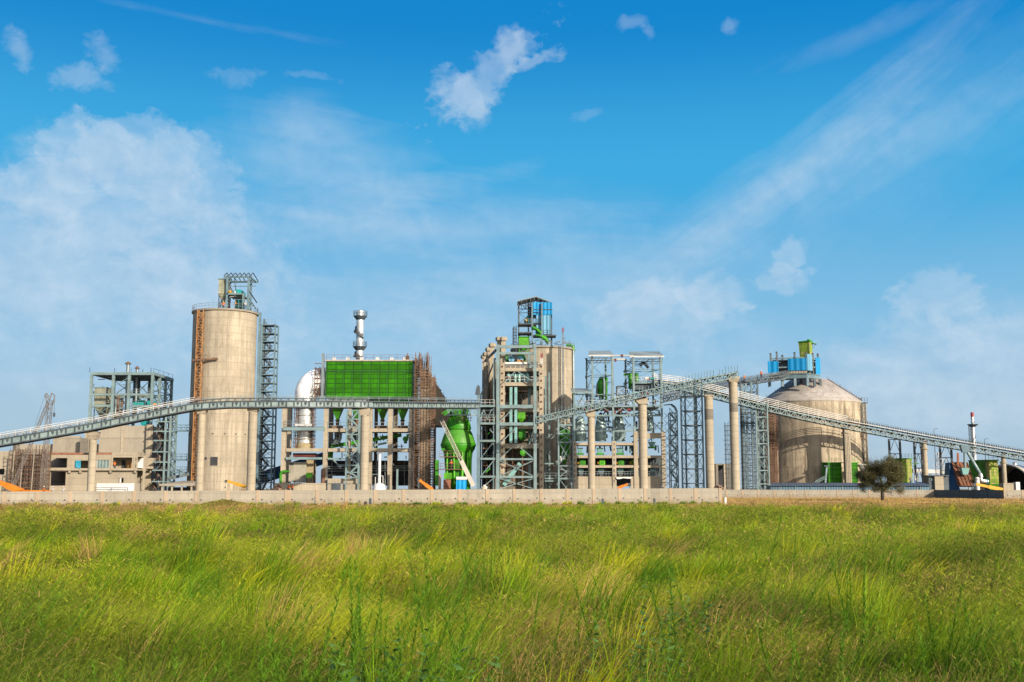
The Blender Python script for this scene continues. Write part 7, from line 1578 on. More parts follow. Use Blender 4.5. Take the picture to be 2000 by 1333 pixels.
# head house on the dome, turned to the camera
Yh = 257; pxc = 1571; C0 = Q(1577, 738, Yh - 4.5); zb_ = Z(738.5, Yh - 4.5); t = T('head_house', 'blue clad steel head house on the cone of the domed silo', 'head house', (C0.x, Yh, zb_)); hz = 1.0
ang_ = R(20); ux = V((-math.cos(ang_), math.sin(ang_), 0)); uy = V((math.sin(R(52)), math.cos(R(52)), 0)); LA, LB = S(67, Yh) / .93, S(31, Yh) / .79
def HP(a, b, z): p = V((C0.x, C0.y, 0)) + ux * a + uy * b; p.z = zb_ + z; return p
def hslab(a0, a1, b0, b1, z0, z1): return [HP(a1, b0, z0), HP(a0, b0, z0), HP(a0, b1, z0), HP(a1, b1, z0), HP(a1, b0, z1), HP(a0, b0, z1), HP(a0, b1, z1), HP(a1, b1, z1)]
MB().hexa(hslab(0, LA, 0, LB, 0, 1.0)).build('floor_girder', STEEL_B, t)
m = MB(); m.bar(HP(0, -.06, .95), HP(LA, -.06, .95), .3, .12); m.bar(HP(-.06, 0, .95), HP(-.06, LB, .95), .3, .12); m.build('girder_flange', STEEL_L, t)
for a, b in ((0, 0), (LA * .33, 0), (LA * .66, 0), (LA, 0), (0, LB), (LA, LB), (0, LB * .55), (LA * .5, LB)): p = HP(a, b, -1.8); m = MB().box(p.x - .28, p.x + .28, p.y - .28, p.y + .28, ztop - 2.2, zb_ - .003); m.build('support_leg', STEEL_B if b == 0 else STEEL_D, t)
Ht = S(45, Yh)
for a, b, e_ in ((.3, .2, .5), (LA * .33, .2, .7), (LA * .8, .2, 1.0), (LA - .3, .2, .7), (.2, LB * .55, .6), (.2, LB - .2, .6), (LA - .3, LB - .2, .6)): p = HP(a, b, 1.003); m = MB().box(p.x - .17, p.x + .17, p.y - .17, p.y + .17, zb_ + 1.003, zb_ + Ht + e_ - .3); m.lathe(p.x, p.y, [(.24, zb_ + Ht + e_ - .297), (.24, zb_ + Ht + e_)], 8); m.build('column', STEEL_D, t)
m = MB()
for z in (2.6, Ht - .6): m.bar(HP(.3, .25, z), HP(LA - .3, .25, z), .25, .3); m.bar(HP(.25, .3, z), HP(.25, LB - .3, z), .25, .3)
m.build('wall_beam', STEEL_L, t)
for (a0, a1, b, z0, z1, nm, mt) in ((.05, LA * .49, -.0, 1.75, Ht - .75, 'blue_cladding', BLUEC), (LA * .75, LA + .2, -.0, 1.4, Ht - 1.2, 'blue_cladding', BLUEC)): MB().hexa(hslab(a0, a1, -.12, -.02, z0, z1)).build(nm, mt, t)
MB().hexa(hslab(-.12, -.02, .02, LB * .38, 1.7, Ht + .2)).build('pale_cladding', BLUEL, t); MB().hexa(hslab(-.12, -.02, LB * .68, LB + .1, 1.0, Ht - .4)).build('blue_cladding', BLUEC, t)
MB().hexa(hslab(.6, LA - .6, 1.6, LB - .5, 1.003, Ht - 1.4)).build('machine_core', STEEL_D, t); MB().hexa(hslab(.5, LA - .4, .6, LB - .2, Ht - 1.2, Ht - .9)).build('roof_deck', STEEL_D, t)
m = MB()
for k in range(12): p = HP(LA * .5 * k / 12 + .3, -.06, 1.5); m.box(p.x - .12, p.x + .12, p.y - .1, p.y + .1, p.z - .4, p.z + .1)
m.build('pipe_support_pattern', CONC_GREY, t)
Yx = Yh + .5; xa, xb = X(1561, Yx, 685), X(1589.5, Yx, 685); z0_, z1_ = zb_ + Ht - .9, Z(669, Yx)
t = T('dust_filter', 'green and yellow panelled filter box on top of the blue clad head house', 'dust filter', ((xa + xb) / 2, Yx, z0_)); xm = X(1579, Yx, 685)
MB().hexa([(xa + .3, Yx + .5, z0_), (xm, Yx - 1.0, z0_), (xb, Yx + 1.3, z0_), (xm - 1.2, Yx + 2.8, z0_), (xa, Yx + .5, z1_), (xm, Yx - 1.0, z1_), (xb + .1, Yx + 1.3, z1_), (xm - 1.2, Yx + 2.8, z1_)]).build('housing', GREENY, t)
MB().hexa([(xa - .15, Yx + .5, z1_ + .003), (xm, Yx - 1.2, z1_ + .003), (xb + .2, Yx + 1.3, z1_ + .003), (xm - 1.2, Yx + 3, z1_ + .003), (xa - .1, Yx + .5, z1_ + .25), (xm, Yx - 1.2, z1_ + .35), (xb + .2, Yx + 1.3, z1_ + .3), (xm - 1.2, Yx + 3, z1_ + .3)]).build('lid', GREEN, t)
MB().hexa([(xb - .9, Yx, z1_ - .05), (xb + 1.0, Yx + .6, z1_ - .35), (xb + .9, Yx + 1.6, z1_ - .35), (xb - .9, Yx + 1.5, z1_ - .05), (xb - .9, Yx, z1_ + .05), (xb + 1.0, Yx + .6, z1_ - .25), (xb + .9, Yx + 1.6, z1_ - .25), (xb - .9, Yx + 1.5, z1_ + .05)]).build('awning', GREEN, t)
q = V((xb - .8, Yx + .6, z1_ + .353)); MB().tube(q, q + V((0, 0, .35)), .55, 12).build('fan', GREEN, t); MB().bar((xb + .7, Yx + .8, z1_ - .35), (xb + .15, Yx + .9, z1_ - 1.2), .08).build('strut', STEEL_D, t)
# ---------------------------------------------------------------- sheds and filters before the domed silo
Yv = 213; t = T('long_shed', 'long low shed with blue sheet wall and grey roof behind the far boundary wall', 'shed', (X(1650, Yv), Yv, 0)); xa, xb = X(1502, Yv, 950), X(1818, Yv, 950)
MB().box(xa + .3, xb - .3, Yv, Yv + 3.6, 0, Z(948.6, Yv)).build('wall', BLUESHED, t)
MB().hexa([(xa, Yv - .5, Z(949, Yv) - .0), (xb, Yv - .5, Z(949, Yv)), (xb, Yv + 4.2, Z(944.5, Yv + 4)), (xa + 1.6, Yv + 4.2, Z(944.5, Yv + 4)), (xa, Yv - .5, Z(949, Yv) + .1), (xb, Yv - .5, Z(949, Yv) + .1), (xb, Yv + 4.2, Z(944.5, Yv + 4) + .1), (xa + 1.6, Yv + 4.2, Z(944.5, Yv + 4) + .1)]).build('roof', ROOFN, t)
for k in range(10): x = xa + 2 + (xb - xa - 4) * k / 9; MB().box(x - .08, x + .08, Yv - .1, Yv - .004, 0, Z(949.4, Yv)).build('wall_post', STEEL_L, t)
def gfilter(label, px0, px1, p0, p1, Y, dep, face, side, skew=0, awn=None):
    xa, xb = X(px0, Y, (p0 + p1) / 2), X(px1, Y, (p0 + p1) / 2); z1_, z0_ = Z(p0, Y), Z(p1, Y); t = T('dust_filter', label, 'dust filter', ((xa + xb) / 2, Y, 0), 'green dust filters before the domed silo')
    MB().hexa([(xa, Y, z0_), (xb, Y, z0_), (xb - skew, Y + dep, z0_), (xa - skew, Y + dep, z0_), (xa, Y, z1_), (xb, Y, z1_), (xb - skew, Y + dep, z1_), (xa - skew, Y + dep, z1_)]).build('housing', face, t)
    if skew: MB().hexa([(xa - .02 - skew, Y + dep, z0_ + .05), (xa - .02, Y + .05, z0_ + .05), (xa - .003, Y + .05, z0_ + .05), (xa - .003 - skew, Y + dep, z0_ + .05), (xa - .02 - skew, Y + dep, z1_ - .05), (xa - .02, Y + .05, z1_ - .05), (xa - .003, Y + .05, z1_ - .05), (xa - .003 - skew, Y + dep, z1_ - .05)]).build('side_panel', side, t)
    MB().hexa([(xa - .2, Y - .2, z1_ + .003), (xb + .25, Y - .2, z1_ + .003), (xb + .2 - skew, Y + dep, z1_ + .003), (xa - .2 - skew, Y + dep, z1_ + .003), (xa - .2, Y - .2, z1_ + .2), (xb + .25, Y - .2, z1_ + .2), (xb + .2 - skew, Y + dep, z1_ + .2), (xa - .2 - skew, Y + dep, z1_ + .2)]).build('lid', GREEN, t)
    for x in (xa + .2, xb - .2): MB().box(x - .1, x + .1, Y + .1, Y + .3, 0, z0_ - .003).build('leg', GREEN, t)
    MB().frustum(xa + .1, xb - .1, Y + .1, Y + min(dep, 2), z0_ - .003, (xa + xb) / 2 - .25, (xa + xb) / 2 + .25, Y + .7, Y + 1.1, max(.4, z0_ - 1.6)).build('hopper', GREENH, t)
    m = MB(); rail(m, (xa, Y - .1, z1_ + .2), (xb, Y - .1, z1_ + .2), .9, .7, .05); m.build('railing', GREEN, t)
    if awn: m = MB(); m.bar((xb + .3, Y + .3, z1_ - .9), (xb + 1.6, Y + .3, z1_ - 1.0), .4, .15); m.bar((xb, Y + .3, z1_ - 1.8), (xb + 1.2, Y + .3, z1_ - 1.0), .1); m.build('awning', GREEN, t)
    return t
gfilter('green dust filter left of the fluted pillar before the domed silo', 1618, 1644, 905, 942, 246.4, 2.2, GREENP, GREENH, .8)
gfilter('green dust filter right of the fluted pillar before the domed silo', 1658, 1676, 905, 942, 246.4, 2.2, GREENP, GREENH, .4)
gfilter('yellow green dust filter just right of the lone dark tree', 1762.5, 1781.5, 897, 943, 250.5, 4, GREENY, GREENH, 2.2, True)
gfilter('bright green dust filter with dark side at the far right, before the arched shed', 1932, 1950, 900, 946, 252, 5, GREENY, GREENH, 2.4)
t = T('silver_hopper', 'silver conical hopper against the domed silo, partly behind the dark tree', 'hopper', Q(1684, 918, 247)); q = Q(1684, 918, 247); MB().lathe(q.x, q.y, [(.15, q.z - .4), (.3, q.z - .2), (.9, q.z + .8), (.95, q.z + 1.0)], 16).build('cone', SILVER, t, smooth=True); MB().lathe(q.x, q.y, [(1.0, q.z + 1.003), (1.0, q.z + 1.12), (.1, q.z + 1.3)], 16).build('lid', WHITE, t)
MB().tube((q.x, q.y, 0), (q.x, q.y, q.z - .403), .15, 8).build('stand_pipe', GREYP, t)
t = T('duct', 'pale inclined duct with ladder leaning left of the first green filter', 'duct', Q(1612, 930, 245.5)); MB().bar(Q(1612, 943, 245.5), Q(1615, 910, 245.5), .35, .35).build('casing', STEEL_L, t); m = MB(); lattice_mast(m, Q(1592, 943, 245.5), Q(1612, 932, 245.5), .5, .05); m.build('stair_lattice', STEEL_L, t); MB().box(X(1609, 245.5, 910), X(1620, 245.5, 910), 245.1, 246.3, Z(912, 245.5), Z(909.5, 245.5)).build('head_box', STEEL_D, t)
# dark shack and scaffold by the tall pillars
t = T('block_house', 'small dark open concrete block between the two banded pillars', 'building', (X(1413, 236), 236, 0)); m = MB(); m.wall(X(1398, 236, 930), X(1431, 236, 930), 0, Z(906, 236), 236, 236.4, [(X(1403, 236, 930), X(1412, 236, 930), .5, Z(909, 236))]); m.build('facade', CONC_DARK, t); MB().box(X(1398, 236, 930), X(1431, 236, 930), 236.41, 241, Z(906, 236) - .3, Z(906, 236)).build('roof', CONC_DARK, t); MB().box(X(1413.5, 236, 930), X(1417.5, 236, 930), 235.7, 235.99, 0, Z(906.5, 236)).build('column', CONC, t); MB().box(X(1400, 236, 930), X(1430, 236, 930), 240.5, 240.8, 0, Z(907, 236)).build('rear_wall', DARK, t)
t = T('scaffold', 'slim dark tube scaffold standing left of the tallest banded pillar', 'scaffold', (X(1425, 221), 221, 0)); m = MB(); scaffold(m, X(1418, 221, 880), X(1430, 221, 880), 220.6, 222, 0, Z(832, 221), .6, .95, .035, .03, 1.2, random.Random(2)); m.build('tube_lattice', STEEL_D, t); m = MB(); x = X(1428, 221); m.bar((x, 221, Z(832, 221)), (x, 221, Z(814, 221)), .09); m.build('pole', STEEL_D, t)
# ---------------------------------------------------------------- far right
for px0, px1, pt, Y, w_, lab in ((1738, 1759, 858, 251, 3.5, 'dark A braced trestle frame left of the yellow green filter'), (1787, 1801, 858, 252, 4, 'dark braced trestle frame behind the slender pillar'), (1837, 1859, 868, 252, 4, 'dark braced trestle frame left of the rusty hopper building')):
    xa, xb = X(px0, Y, 900), X(px1, Y, 900); zt = Z(pt, Y); t = T('trestle', lab, 'trestle', ((xa + xb) / 2, Y, 0), 'dark trestles under the descending conveyor')
    for x in (xa, xb): MB().box(x - .2, x + .2, Y - .2, Y + .2, 0, zt).build('leg', STEEL_D, t)
    m = MB()
    for k in range(1, 5): z = zt * k / 4 - .1; m.bar((xa, Y, z), (xb, Y, z), .18)
    for k in range(4): z0_, z1_ = zt * k / 4, zt * (k + 1) / 4; m.bar((xa, Y, z0_), ((xa + xb) / 2, Y, z1_), .1); m.bar((xb, Y, z0_), ((xa + xb) / 2, Y, z1_), .1)
    m.build('bracing_lattice', STEEL_D, t)
Yz = 244; t = T('hopper_building', 'rust brown sloping hopper building with dark blue sheet side and brown flue', 'building', (X(1880, Yz), Yz, 0))
f = lambda px, py, y: Q(px, py, y)
b0, b1, b2, b3 = f(1858, 904, Yz + 3), f(1889, 904, Yz + 3), f(1904, 949, Yz - 2), f(1877, 949, Yz - 2)
MB().hexa([b3 + V((.3, .6, -.3)), b2 + V((-.3, .6, -.3)), (b1.x, Yz + 7, b2.z), (b0.x, Yz + 7, b3.z), b3, b2, b1, b0]).build('sloping_front', RUSTB, t)
MB().add([(X(1854, Yz, 930), Yz + .3, 0), (X(1875, Yz - 1, 930), Yz - 1.8, 0), (X(1858, Yz + 3, 905), Yz + 3.0, b0.z), (X(1853, Yz + 3, 905), Yz + 2.6, b0.z), (X(1854, Yz, 930), Yz + 4.3, 0), (X(1875, Yz - 1, 930), Yz + 3, 0), (X(1858, Yz + 3, 905), Yz + 5.0, b0.z), (X(1853, Yz + 3, 905), Yz + 5.0, b0.z)], [(0, 1, 2, 3), (7, 6, 5, 4), (0, 4, 5, 1), (1, 5, 6, 2), (2, 6, 7, 3), (3, 7, 4, 0)]).build('side_cladding', BLUED, t)
MB().hexa([f(1868.5, 908, Yz + 2.4), f(1873.5, 908, Yz + 2.4), f(1873.5, 908, Yz + 3.2), f(1868.5, 908, Yz + 3.2), f(1868.5, 885, Yz + 2.4), f(1873, 885, Yz + 2.4), f(1873, 885, Yz + 3.2), f(1868.5, 885, Yz + 3.2)]).build('flue', RUSTB, t)
m = MB()
for k in range(6): f_ = k / 5; m.bar(b0.lerp(b3, f_) + V((0, -.08, .06)), b1.lerp(b2, f_) + V((0, -.08, .06)), .1)
for k in range(5): f_ = k / 4; m.bar(b0.lerp(b1, f_) + V((0, -.1, .08)), b3.lerp(b2, f_) + V((0, -.1, .08)), .1)
m.build('rib_lattice', RUST, t)
q = f(1884.5, 921, Yz - .8); MB().frustum(q.x - .9, q.x + .8, q.y - .6, q.y + .8, q.z + .7, q.x - .55, q.x + .5, q.y - .4, q.y + .6, q.z - .7).build('feed_box', TEALD, t)
t = T('branch_duct', 'pale teal forked duct hanging from the descending conveyor into the rusty hopper', 'duct', f(1884, 880, Yz - .8))
q0 = f(1884, 876, Yz - .8); MB().frustum(q0.x - 1.0, q0.x + 1.0, Yz - 1.4, Yz - .2, q0.z + .6, q0.x - .6, q0.x + .6, Yz - 1.2, Yz - .4, q0.z - .9).build('head', STEEL_B, t)
MB().tube(f(1884, 884, Yz - .8), f(1884.5, 914, Yz - .8), .26, 12).build('leg_pipe', STEEL_L, t); MB().tube(f(1890, 884, Yz - .8), f(1914, 925, Yz - 1), .34, 12).build('leg_pipe', STEEL_L, t); MB().tube(f(1914.2, 925.5, Yz - 1), f(1916.5, 933, Yz - 1), .42, 12).build('outlet', SILVER, t)
for px, py, w_, lab in ((1909, 938, 4, 'white drum tank at the foot of the rusty hopper'),): q = f(px, 944, Yz - 2); t = T('drum_tank', lab, 'tank', q); r = S(w_, Yz); MB().lathe(q.x, q.y, [(r, .0), (r, Z(934, Yz)), (r * .6, Z(932.5, Yz))], 16).build('shell', WHITE, t, smooth=True); MB().lathe(q.x, q.y, [(r * 1.06, Z(937, Yz)), (r * 1.06, Z(936, Yz))], 16).build('hoop', GREYP, t)
t = T('duct', 'silver elbow pipe lying between the white drum and the bright green filter', 'duct', f(1920, 938, Yz)); MB().sweep([f(1914, 934, Yz), f(1917, 939, Yz), f(1922, 940, Yz), f(1930, 941, Yz)], .42, 12).build('elbow', SILVER, t, smooth=True); MB().tube(f(1927, 941, Yz), f(1929, 941, Yz), .5, 12).build('flange', TEALP, t)
t = T('store_shed', 'small pale concrete store shed with dark openings right of the slender pillar', 'building', (X(1830, 226), 226, 0)); MB().pb(1826, 1843, 930, None, 226, 229).build('pale_wall', CONC, t); MB().pb(1814, 1825.8, 930, None, 226.6, 229.5).build('dark_wing', STEEL_D, t); MB().pb(1843.2, 1853, 931, None, 226.6, 229.5).build('dark_wing', STEEL_D, t); MB().pb(1818, 1823, 935, 940, 226.5, 226.59).build('window', GLASS, t); MB().pb(1813, 1854, 928.6, 929.9, 225.8, 229.7).build('roof', STEEL_D, t)
Yw = 275; x = X(1902, Yw, 870); t = T('chimney', 'slender white chimney with red top and one ring platform at the far right', 'chimney', (x, Yw, 0)); r = S(3.6, Yw); zt = Z(806, Yw)
MB().lathe(x, Yw, [(r * 1.15, 0), (r, zt * .6), (r * .85, zt - 1.1)], 20).build('shaft', SILVER, t, smooth=True); MB().lathe(x, Yw, [(r * .86, zt - 1.097), (r * .86, zt), (r * .5, zt + .02)], 20).build('red_top', RED, t, smooth=True); z = Z(829, Yw); MB().lathe(x, Yw, [(r, z - .7), (r * 2.8, z - .1), (r * 2.9, z), (r, z + .02)], 16).build('ring_platform', STEEL_D, t)
m = MB()
for k in range(60): a0 = k * .3; z0_ = zt * .35 + k * zt * .009; p = V((x + math.cos(a0) * r * 1.08, Yw + math.sin(a0) * r * 1.08, z0_)); q = V((x + math.cos(a0 + .3) * r * 1.08, Yw + math.sin(a0 + .3) * r * 1.08, z0_ + zt * .009)); m.bar(p, q, .12)
m.build('helical_strake', STEEL_D, t); m = MB(); lattice_mast(m, (x - r * 1.6, Yw, 0), (x - r * 1.6, Yw, z), .5, .04); m.build('ladder_lattice', STEEL_D, t)
# arched shed: its open mouth faces left, the striped roof runs back to the right
Ys_ = 258; c0 = V((X(1964, Ys_, 930), Ys_, 0)); rS, hS = S(60, Ys_), Z(908, Ys_); au, av = V((.82, .57, 0)), V((.57, -.82, 0))
t = T('arched_shed', 'big arched shed with blue and tan striped roof at the right edge', 'shed', c0)
TAN, STRIPE = M_corr('tan_roof', (.62, .53, .40), .5, .15), M_corr('blue_stripe', (.05, .17, .36), .5, .15)
def arch(s, th, k=1.0): return c0 + au * s + av * (rS * k * math.cos(th)) + V((0, 0, max(.02, hS * k * math.sin(th))))
NA = 18
for k in range(20):
    vs = []; s0, s1 = k * 2.1, k * 2.1 + 2.1
    for i in range(NA + 1):
        th = math.pi * i / NA; vs += [arch(s0, th), arch(s1, th), arch(s1, th, .975), arch(s0, th, .975)]
    fs = []
    for i in range(NA):
        o_ = i * 4
        for q_ in range(4): fs.append((o_ + q_, o_ + (q_ + 1) % 4, o_ + 4 + (q_ + 1) % 4, o_ + 4 + q_))
    fs += [(3, 2, 1, 0), tuple(NA * 4 + q_ for q_ in range(4))]
    MB().add(vs, fs).build('roof_sheet', STRIPE if k % 3 == 1 else TAN, t)
m = MB()
for i in range(24): m.bar(arch(-.12, math.pi * i / 24), arch(-.12, math.pi * (i + 1) / 24), .28)
m.build('arch_rib', RAILW, t)
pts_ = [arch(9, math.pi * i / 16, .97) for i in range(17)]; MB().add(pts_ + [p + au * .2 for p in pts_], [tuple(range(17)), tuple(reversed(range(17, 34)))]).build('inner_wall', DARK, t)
for s_ in (4, 9): q = arch(s_, math.pi / 2); MB().lathe(q.x, q.y, [(.45, q.z - .3), (.45, q.z + .35), (.6, q.z + .45), (.1, q.z + .8)], 10).build('roof_vent', SILVER, t)
t = T('low_block', 'low whitewashed concrete block before the mouth of the arched shed', 'block', (X(1975, 232), 232, 0)); MB().pb(1960, 1984, 944, None, 232, 234).build('wall', CONC, t); MB().pb(1984.3, 1992, 942, None, 231.6, 233).build('white_tank', WHITE, t)
t = T('far_gallery', 'pale far conveyor gallery low on the horizon behind the dark trestles', 'conveyor gallery', (X(1850, 330), 330, 0)); m = MB(); m.bar(Q(1782, 920, 330), Q(1908, 924, 330), 2, 1.1); m.build('gallery', RAILW, t)
for px in (1790, 1815, 1840, 1865, 1890): MB().box(X(px, 330) - .3, X(px, 330) + .3, 329.8, 330.3, 0, Z(923.5, 330) - .5).build('support', RAILG, t)
t = T('power_pylon', 'distant pale lattice power pylon right of the slender pillar', 'pylon', (X(1834, 420), 420, 0)); m = MB(); xx = X(1834, 420); zt = Z(884, 420)
for s_ in (-1, 1):
    for y in (-1, 1): m.bar((xx + s_ * 2.2, 420 + y * 2.2, 0), (xx + s_ * .35, 420 + y * .35, zt), .25)
for k in range(9): f0, f1 = k / 9, (k + 1) / 9; w0, w1 = 2.2 - 1.85 * f0, 2.2 - 1.85 * f1; m.bar((xx - w0, 418, zt * f0), (xx + w1, 418, zt * f1), .14); m.bar((xx + w0, 418, zt * f0), (xx - w1, 418, zt * f1), .14)
m.build('tower_lattice', M_paint('pale_galvanised', (.45, .47, .5), .6), t); m = MB()
for f_, w_ in ((.97, 2), (.82, 3.2), (.68, 2.6)): m.bar((xx - w_, 420, zt * f_), (xx + w_, 420, zt * f_), .25)
m.build('cross_arm', M_paint('pale_galvanised2', (.45, .47, .5), .6), t)
for px, pt, lab in ((1827, 838, 'thin light pole rising above the conveyor near the slender pillar'), (1925, 858, 'thin light pole with lamp above the conveyor near the right edge')):
    Y = 252; x = X(px, Y, 900); zt = Z(pt, Y); t = T('lamp_post', lab, 'lamp post', (x, Y, 0)); MB().tube((x, Y, 0), (x, Y, zt), .09, 6, .05).build('pole', STEEL_D, t); m = MB(); m.bar((x, Y, zt - .05), (x + .5, Y, zt + .1), .07); m.build('arm', STEEL_D, t); MB().box(x + .4, x + .8, Y - .1, Y + .1, zt, zt + .14).build('lamp', STEEL_D, t)
# ---------------------------------------------------------------- lone dark tree
Yt_ = 160; xt = X(1723, Yt_, 950); t = T('acacia_tree', 'lone dark thorny tree with flat bushy crown in the field at right', 'tree', (xt, Yt_, 0)); r_ = random.Random(44)
hT = Z(893, Yt_); m = MB(); tips = []
def branch(p, d, L, r, lev):
    pts = [p]; dd = d.normalized()
    for k in range(4): dd = (dd + V((r_.uniform(-.25, .25), r_.uniform(-.25, .25), r_.uniform(-.12, .2)))).normalized(); pts.append(pts[-1] + dd * L / 4)
    m.sweep(pts, [r * (1 - .16 * k) for k in range(5)], 6)
    if lev == 0: tips.append((pts[-1], dd)); tips.append((pts[2], dd)); return
    for k in range(3 if lev > 1 else 4):
        s_ = pts[r_.choice((2, 3, 4))] if k else pts[4]; nd = (dd + V((r_.uniform(-.9, .9), r_.uniform(-.9, .9), r_.uniform(-.35, .6)))).normalized(); branch(s_, nd, L * r_.uniform(.6, .8), r * .55, lev - 1)
m.sweep([(xt, Yt_, -.1), (xt - .05, Yt_, .9), (xt + .05, Yt_, 1.9)], [.28, .22, .2], 10)
for k in range(8):
    a = k * 2.4 + .3; branch(V((xt + .05, Yt_, 1.3 + .09 * k)), V((math.cos(a) * 1.1, math.sin(a) * 1.1, .55 + .12 * (k % 4))), 2.1, .11, 2)
m.build('trunk', BARK, t, smooth=True)
def crown():
    P, n = [], 120
    for p, d in tips: P += [(p.x, p.y, p.z)] * 1
    for k in range(150):
        a = r_.uniform(0, 2 * math.pi); rr_ = math.sqrt(r_.random()) * 2.95; P.append((xt + rr_ * math.cos(a) * 1.0, Yt_ + rr_ * math.sin(a), r_.uniform(1.0 + .06 * rr_, hT - .14 * rr_ ** 1.75)))
    P = np.array(P); k = P[:, 2] > 1.2; P = P[k]; N = len(P) * n; c = np.repeat(P, n, 0) + RNG.normal(0, 1, (N, 3)) * np.array([.30, .30, .22]); th = RNG.uniform(0, 2 * math.pi, N); L = RNG.uniform(.12, .34, N); up = RNG.uniform(-.35, .6, N)
    cols = np.where(RNG.random((N, 1)) < .35, np.array([.125, .10, .055]), np.array([.10, .10, .04])) * RNG.uniform(.6, 1.4, (N, 1))
    v, q, tr, cs = strips(c[:, 0], c[:, 1], np.maximum(.02, L * .5), np.full(N, .075), np.cos(th) * L, np.sin(th) * L, cols, cols * 1.15, 2); v[:, 2] = (v.reshape(N, 5, 3)[:, :, 2] * np.sign(up)[:, None] + c[:, 2:3]).ravel(); return [(v, q, tr, cs)]
o = mesh_np('crown', crown(), M_leaf('acacia_leaf', .2)); o.parent = t; o.location = (-xt, -Yt_, 0)
# dry brush on the mound behind the wall corner
def brush():
    n = 6500; x = RNG.uniform(X(1296, 215, 950), X(1398, 215, 950), n); y = RNG.uniform(212, 218, n); prof = .9 + .9 * fbm(x, y, 2.2, 401); th = RNG.uniform(0, 2 * math.pi, n); L = RNG.uniform(.2, .6, n); c = np.where(RNG.random((n, 1)) < .5, np.array([.17, .12, .06]), np.array([.10, .11, .035])) * RNG.uniform(.6, 1.3, (n, 1))
    v, q, t_, cs = strips(x, y, L, np.full(n, .07), np.cos(th) * L * .7, np.sin(th) * L * .7, c, c * 1.1, 2); v[:, 2] += np.repeat(prof * RNG.uniform(.3, 1.0, n), 5); return [(v, q, t_, cs)]
mesh_np('dry_brush', brush(), M_leaf('dry_brush_leaf', .15), kind='stuff', label='dry brown brush growing on the mound behind the wall corner', cat='brush')
MB().add([(X(1292, 212), 211, .01), (X(1402, 212), 211, .01), (X(1402, 219), 220, .01), (X(1292, 219), 220, .01), (X(1302, 214), 213, 1.2), (X(1392, 214), 213, 1.2), (X(1392, 217), 217, 1.2), (X(1302, 217), 217, 1.2)], [(0, 1, 5, 4), (1, 2, 6, 5), (2, 3, 7, 6), (3, 0, 4, 7), (4, 5, 6, 7)]).build('mound', SOIL, kind='structure')
# ---------------------------------------------------------------- workers
def person_proto(loc, shirt, trous, helm, label, bend=0):
    x, y, z = loc; t = T('person', label, 'person', loc)
    J = [(0, 0, .95), (0, .01, 1.18), (0, 0, 1.40), (0, -.01, 1.50), (0, -.01, 1.60), (0, -.01, 1.70), (.19, 0, 1.38), (.27, -.03, 1.10), (.26, -.15, .88), (-.19, 0, 1.38), (-.27, .02, 1.10), (-.25, -.08, .86), (.10, 0, .90), (.11, -.04, .50), (.12, .03, .08), (.12, -.12, .04), (-.10, 0, .90), (-.11, .04, .50), (-.12, .1, .08), (-.12, -.06, .04)]
    E = [(0, 1), (1, 2), (2, 3), (3, 4), (4, 5), (2, 6), (6, 7), (7, 8), (2, 9), (9, 10), (10, 11), (0, 12), (12, 13), (13, 14), (14, 15), (0, 16), (16, 17), (17, 18), (18, 19)]
    Rd = [.15, .13, .15, .06, .1, .08, .07, .05, .035, .07, .05, .035, .1, .07, .045, .04, .1, .07, .045, .04]
    me = bpy.data.meshes.new('body'); me.from_pydata(J, E, []); ob = bpy.data.objects.new('body_src', me); COL.objects.link(ob)
    md = ob.modifiers.new('s', 'SKIN'); sv = me.skin_vertices[0].data
    for i, r in enumerate(Rd): sv[i].radius = (r, r * .85)
    sv[0].use_root = True; ob.modifiers.new('u', 'SUBSURF').levels = 1
    dg = bpy.context.evaluated_depsgraph_get(); nm = bpy.data.meshes.new_from_object(ob.evaluated_get(dg)); bpy.data.objects.remove(ob)
    nm.materials.clear(); nm.materials.append(SKIN); b = bpy.data.objects.new('body', nm); COL.objects.link(b); b.parent = t; ORG[b.name] = V(loc)
    def local(mb, nm_, mt): o = mb.build(nm_, mt, t, smooth=True); return o
    P = lambda j: V(J[j]) + V(loc)
    m = MB(); m.sweep([P(0) + V((0, 0, -.06)), P(1), P(2) + V((0, 0, -.02)), P(2) + V((0, 0, .06))], [.18, .165, .19, .09], 10)
    for s, e in ((6, 7), (9, 10)): m.sweep([P(2) + (P(s) - P(2)) * .5, P(s), P(e)], [.1, .1, .075], 8)
    local(m, 'shirt', shirt); m = MB(); m.sweep([P(0) + V((0, 0, .05)), P(0) + V((0, 0, -.12))], [.175, .18], 10)
    for a, k, f_ in ((12, 13, 14), (16, 17, 18)): m.sweep([P(a) + V((0, 0, .02)), P(k), P(f_)], [.115, .09, .065], 8)
    local(m, 'trousers', trous); m = MB(); h = P(5); m.lathe(h.x, h.y, [(.17, h.z - .02), (.13, h.z), (.12, h.z + .06), (.07, h.z + .11), (.01, h.z + .125)], 12); local(m, 'helmet', helm); return t
specs = [(436, 601.5, 235.2, 0, 'worker in orange vest on the tall silo roof below the grey filter'), (459.5, 601.8, 234.6, 1, 'worker in yellow and dark clothes on the tall silo roof beside the turquoise cabinet'), (468, 602, 234.8, 2, 'worker in pale shirt on the tall silo roof near the right frame columns')]
protos = [person_proto((0, 0, 0), VEST, TROUS, WHITE, ''), person_proto((0, 0, 0), YELLOW, TROUS, YELLOW, ''), person_proto((0, 0, 0), SHIRT, SHIRTB, WHITE, '')]
def zs_top(px, py, Y): return None
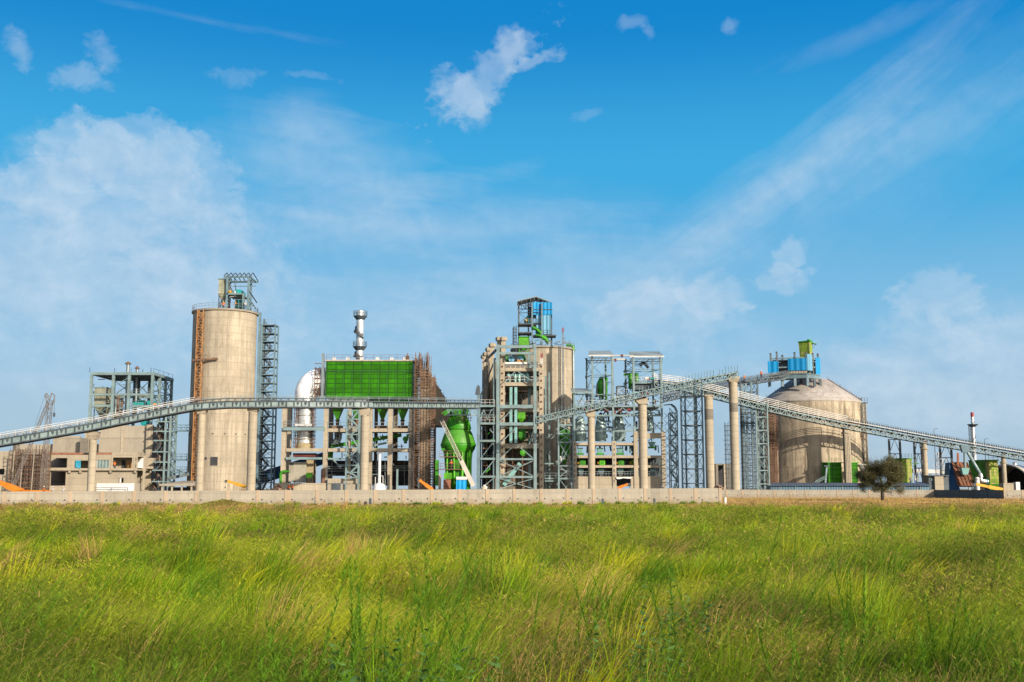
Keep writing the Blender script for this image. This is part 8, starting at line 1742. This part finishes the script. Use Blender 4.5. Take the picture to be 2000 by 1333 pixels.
people = [(X(436, 235.4, 600), 235.4, zr, 0, 'worker in orange vest on the tall silo roof below the grey filter'), (X(459.5, 234.9, 600), 234.9, zr, 1, 'worker in yellow top on the tall silo roof before the turquoise cabinet'), (X(479, 235.2, 600), 235.2, zr, 2, 'worker in pale shirt on the tall silo roof by the right frame columns'),
          (X(565, 225, 945), 225, .9, 0, 'worker in orange vest at the foot of the beige chamber, left of its stand'), (X(572, 225.2, 945), 225.2, .9, 0, 'worker in orange vest at the foot of the beige chamber, nearer the green tank'),
          (X(1455, 245, 745), 245.6, Z(746.5, 245), 0, 'worker in orange vest on the climbing conveyor right of the tallest pillar'), (X(1489, 246, 735), 247, Z(739, 246), 0, 'worker in orange vest on the climbing conveyor near the blue head house'),
          (X(86, 213, 950), 213, .35, 0, 'worker in orange vest behind the wall at the foot of the lattice crane'), (X(104, 214, 950), 214, .3, 2, 'worker with white helmet behind the wall before the dark ground opening'), (X(124, 214, 950), 214, .3, 2, 'worker with white helmet behind the wall, right of the dark ground opening'),
          (X(1779, 225, 945), 225, Z(948, 225), 2, 'worker in pale shirt on the long shed roof below the yellow green filter'), (X(1788, 225, 945), 225, Z(948, 225), 2, 'worker in pale shirt on the shed roof left of the slender pillar'),
          (X(885, 229.7, 915), Ym - 3.1, Z(917, Ym), 0, 'worker in orange vest on the service platform of the green mill'), (X(993, 224, 745), Yc + 1.3, Z(748, Yc), 0, 'worker in orange vest at the left end of the second highest tower floor'), (X(222, 231, 915), Yb + 1.5, Z(918, Yb) + .1, 0, 'worker in orange vest in the open upper bay of the concrete building')]
MB().box(X(555, 225) , X(640, 225), 223.5, 226.9, .02, .9).build('loading_dock', CONC, label='low concrete dock before the beige chamber where two workers stand', cat='dock')
MB().box(X(76, 213) , X(134, 213), 212, 216, .02, .3).build('site_slab', CONC_GREY, label='thin concrete slab behind the wall where workers stand by the crane', cat='slab')
MB().box(X(1770, 225) , X(1796, 225), 224, 227, .02, Z(948, 225)).build('dock', CONC_GREY, label='grey dock below the yellow green filter, right of the dark tree', cat='dock')
for i, (x, y, z, k, lab) in enumerate(people):
    p = dup(protos[k], loc=(x, y, z), label=lab, group='workers on the site'); p.rotation_euler.z = (i * 2.1) % 6.28
for p in protos:
    for c in list(p.children): bpy.data.objects.remove(c)
    bpy.data.objects.remove(p)
bay = bpy.data.objects['braced_bay']
clutter(bay, 1066, 1119, 806, 948, Yg + .5, Yg + 6, 50, [STEEL_D, STEEL_L, STEEL, RUST, GREYP], 81)
clutter(pb_, 1124, 1290, 797, 862, Yp + 7, Yp + 12, 46, [STEEL_D, STEEL, DARK], 82, thick=(.15, .5))
clutter(h1, 1150, 1194, 742, 790, Yp + 2, Yp + 5.5, 22, [STEEL_D, STEEL_L, GREYP, GREEN], 83)
clutter(h2, 1226, 1288, 750, 790, Yp + 2, Yp + 5.5, 26, [STEEL_D, STEEL_L, GREYP, RUST], 84)
clutter(pb_, 1124, 1290, 797, 845, Yp + .6, Yp + 3, 44, [STEEL_D, STEEL_B, DARK, GREYP], 86, thick=(.08, .3))
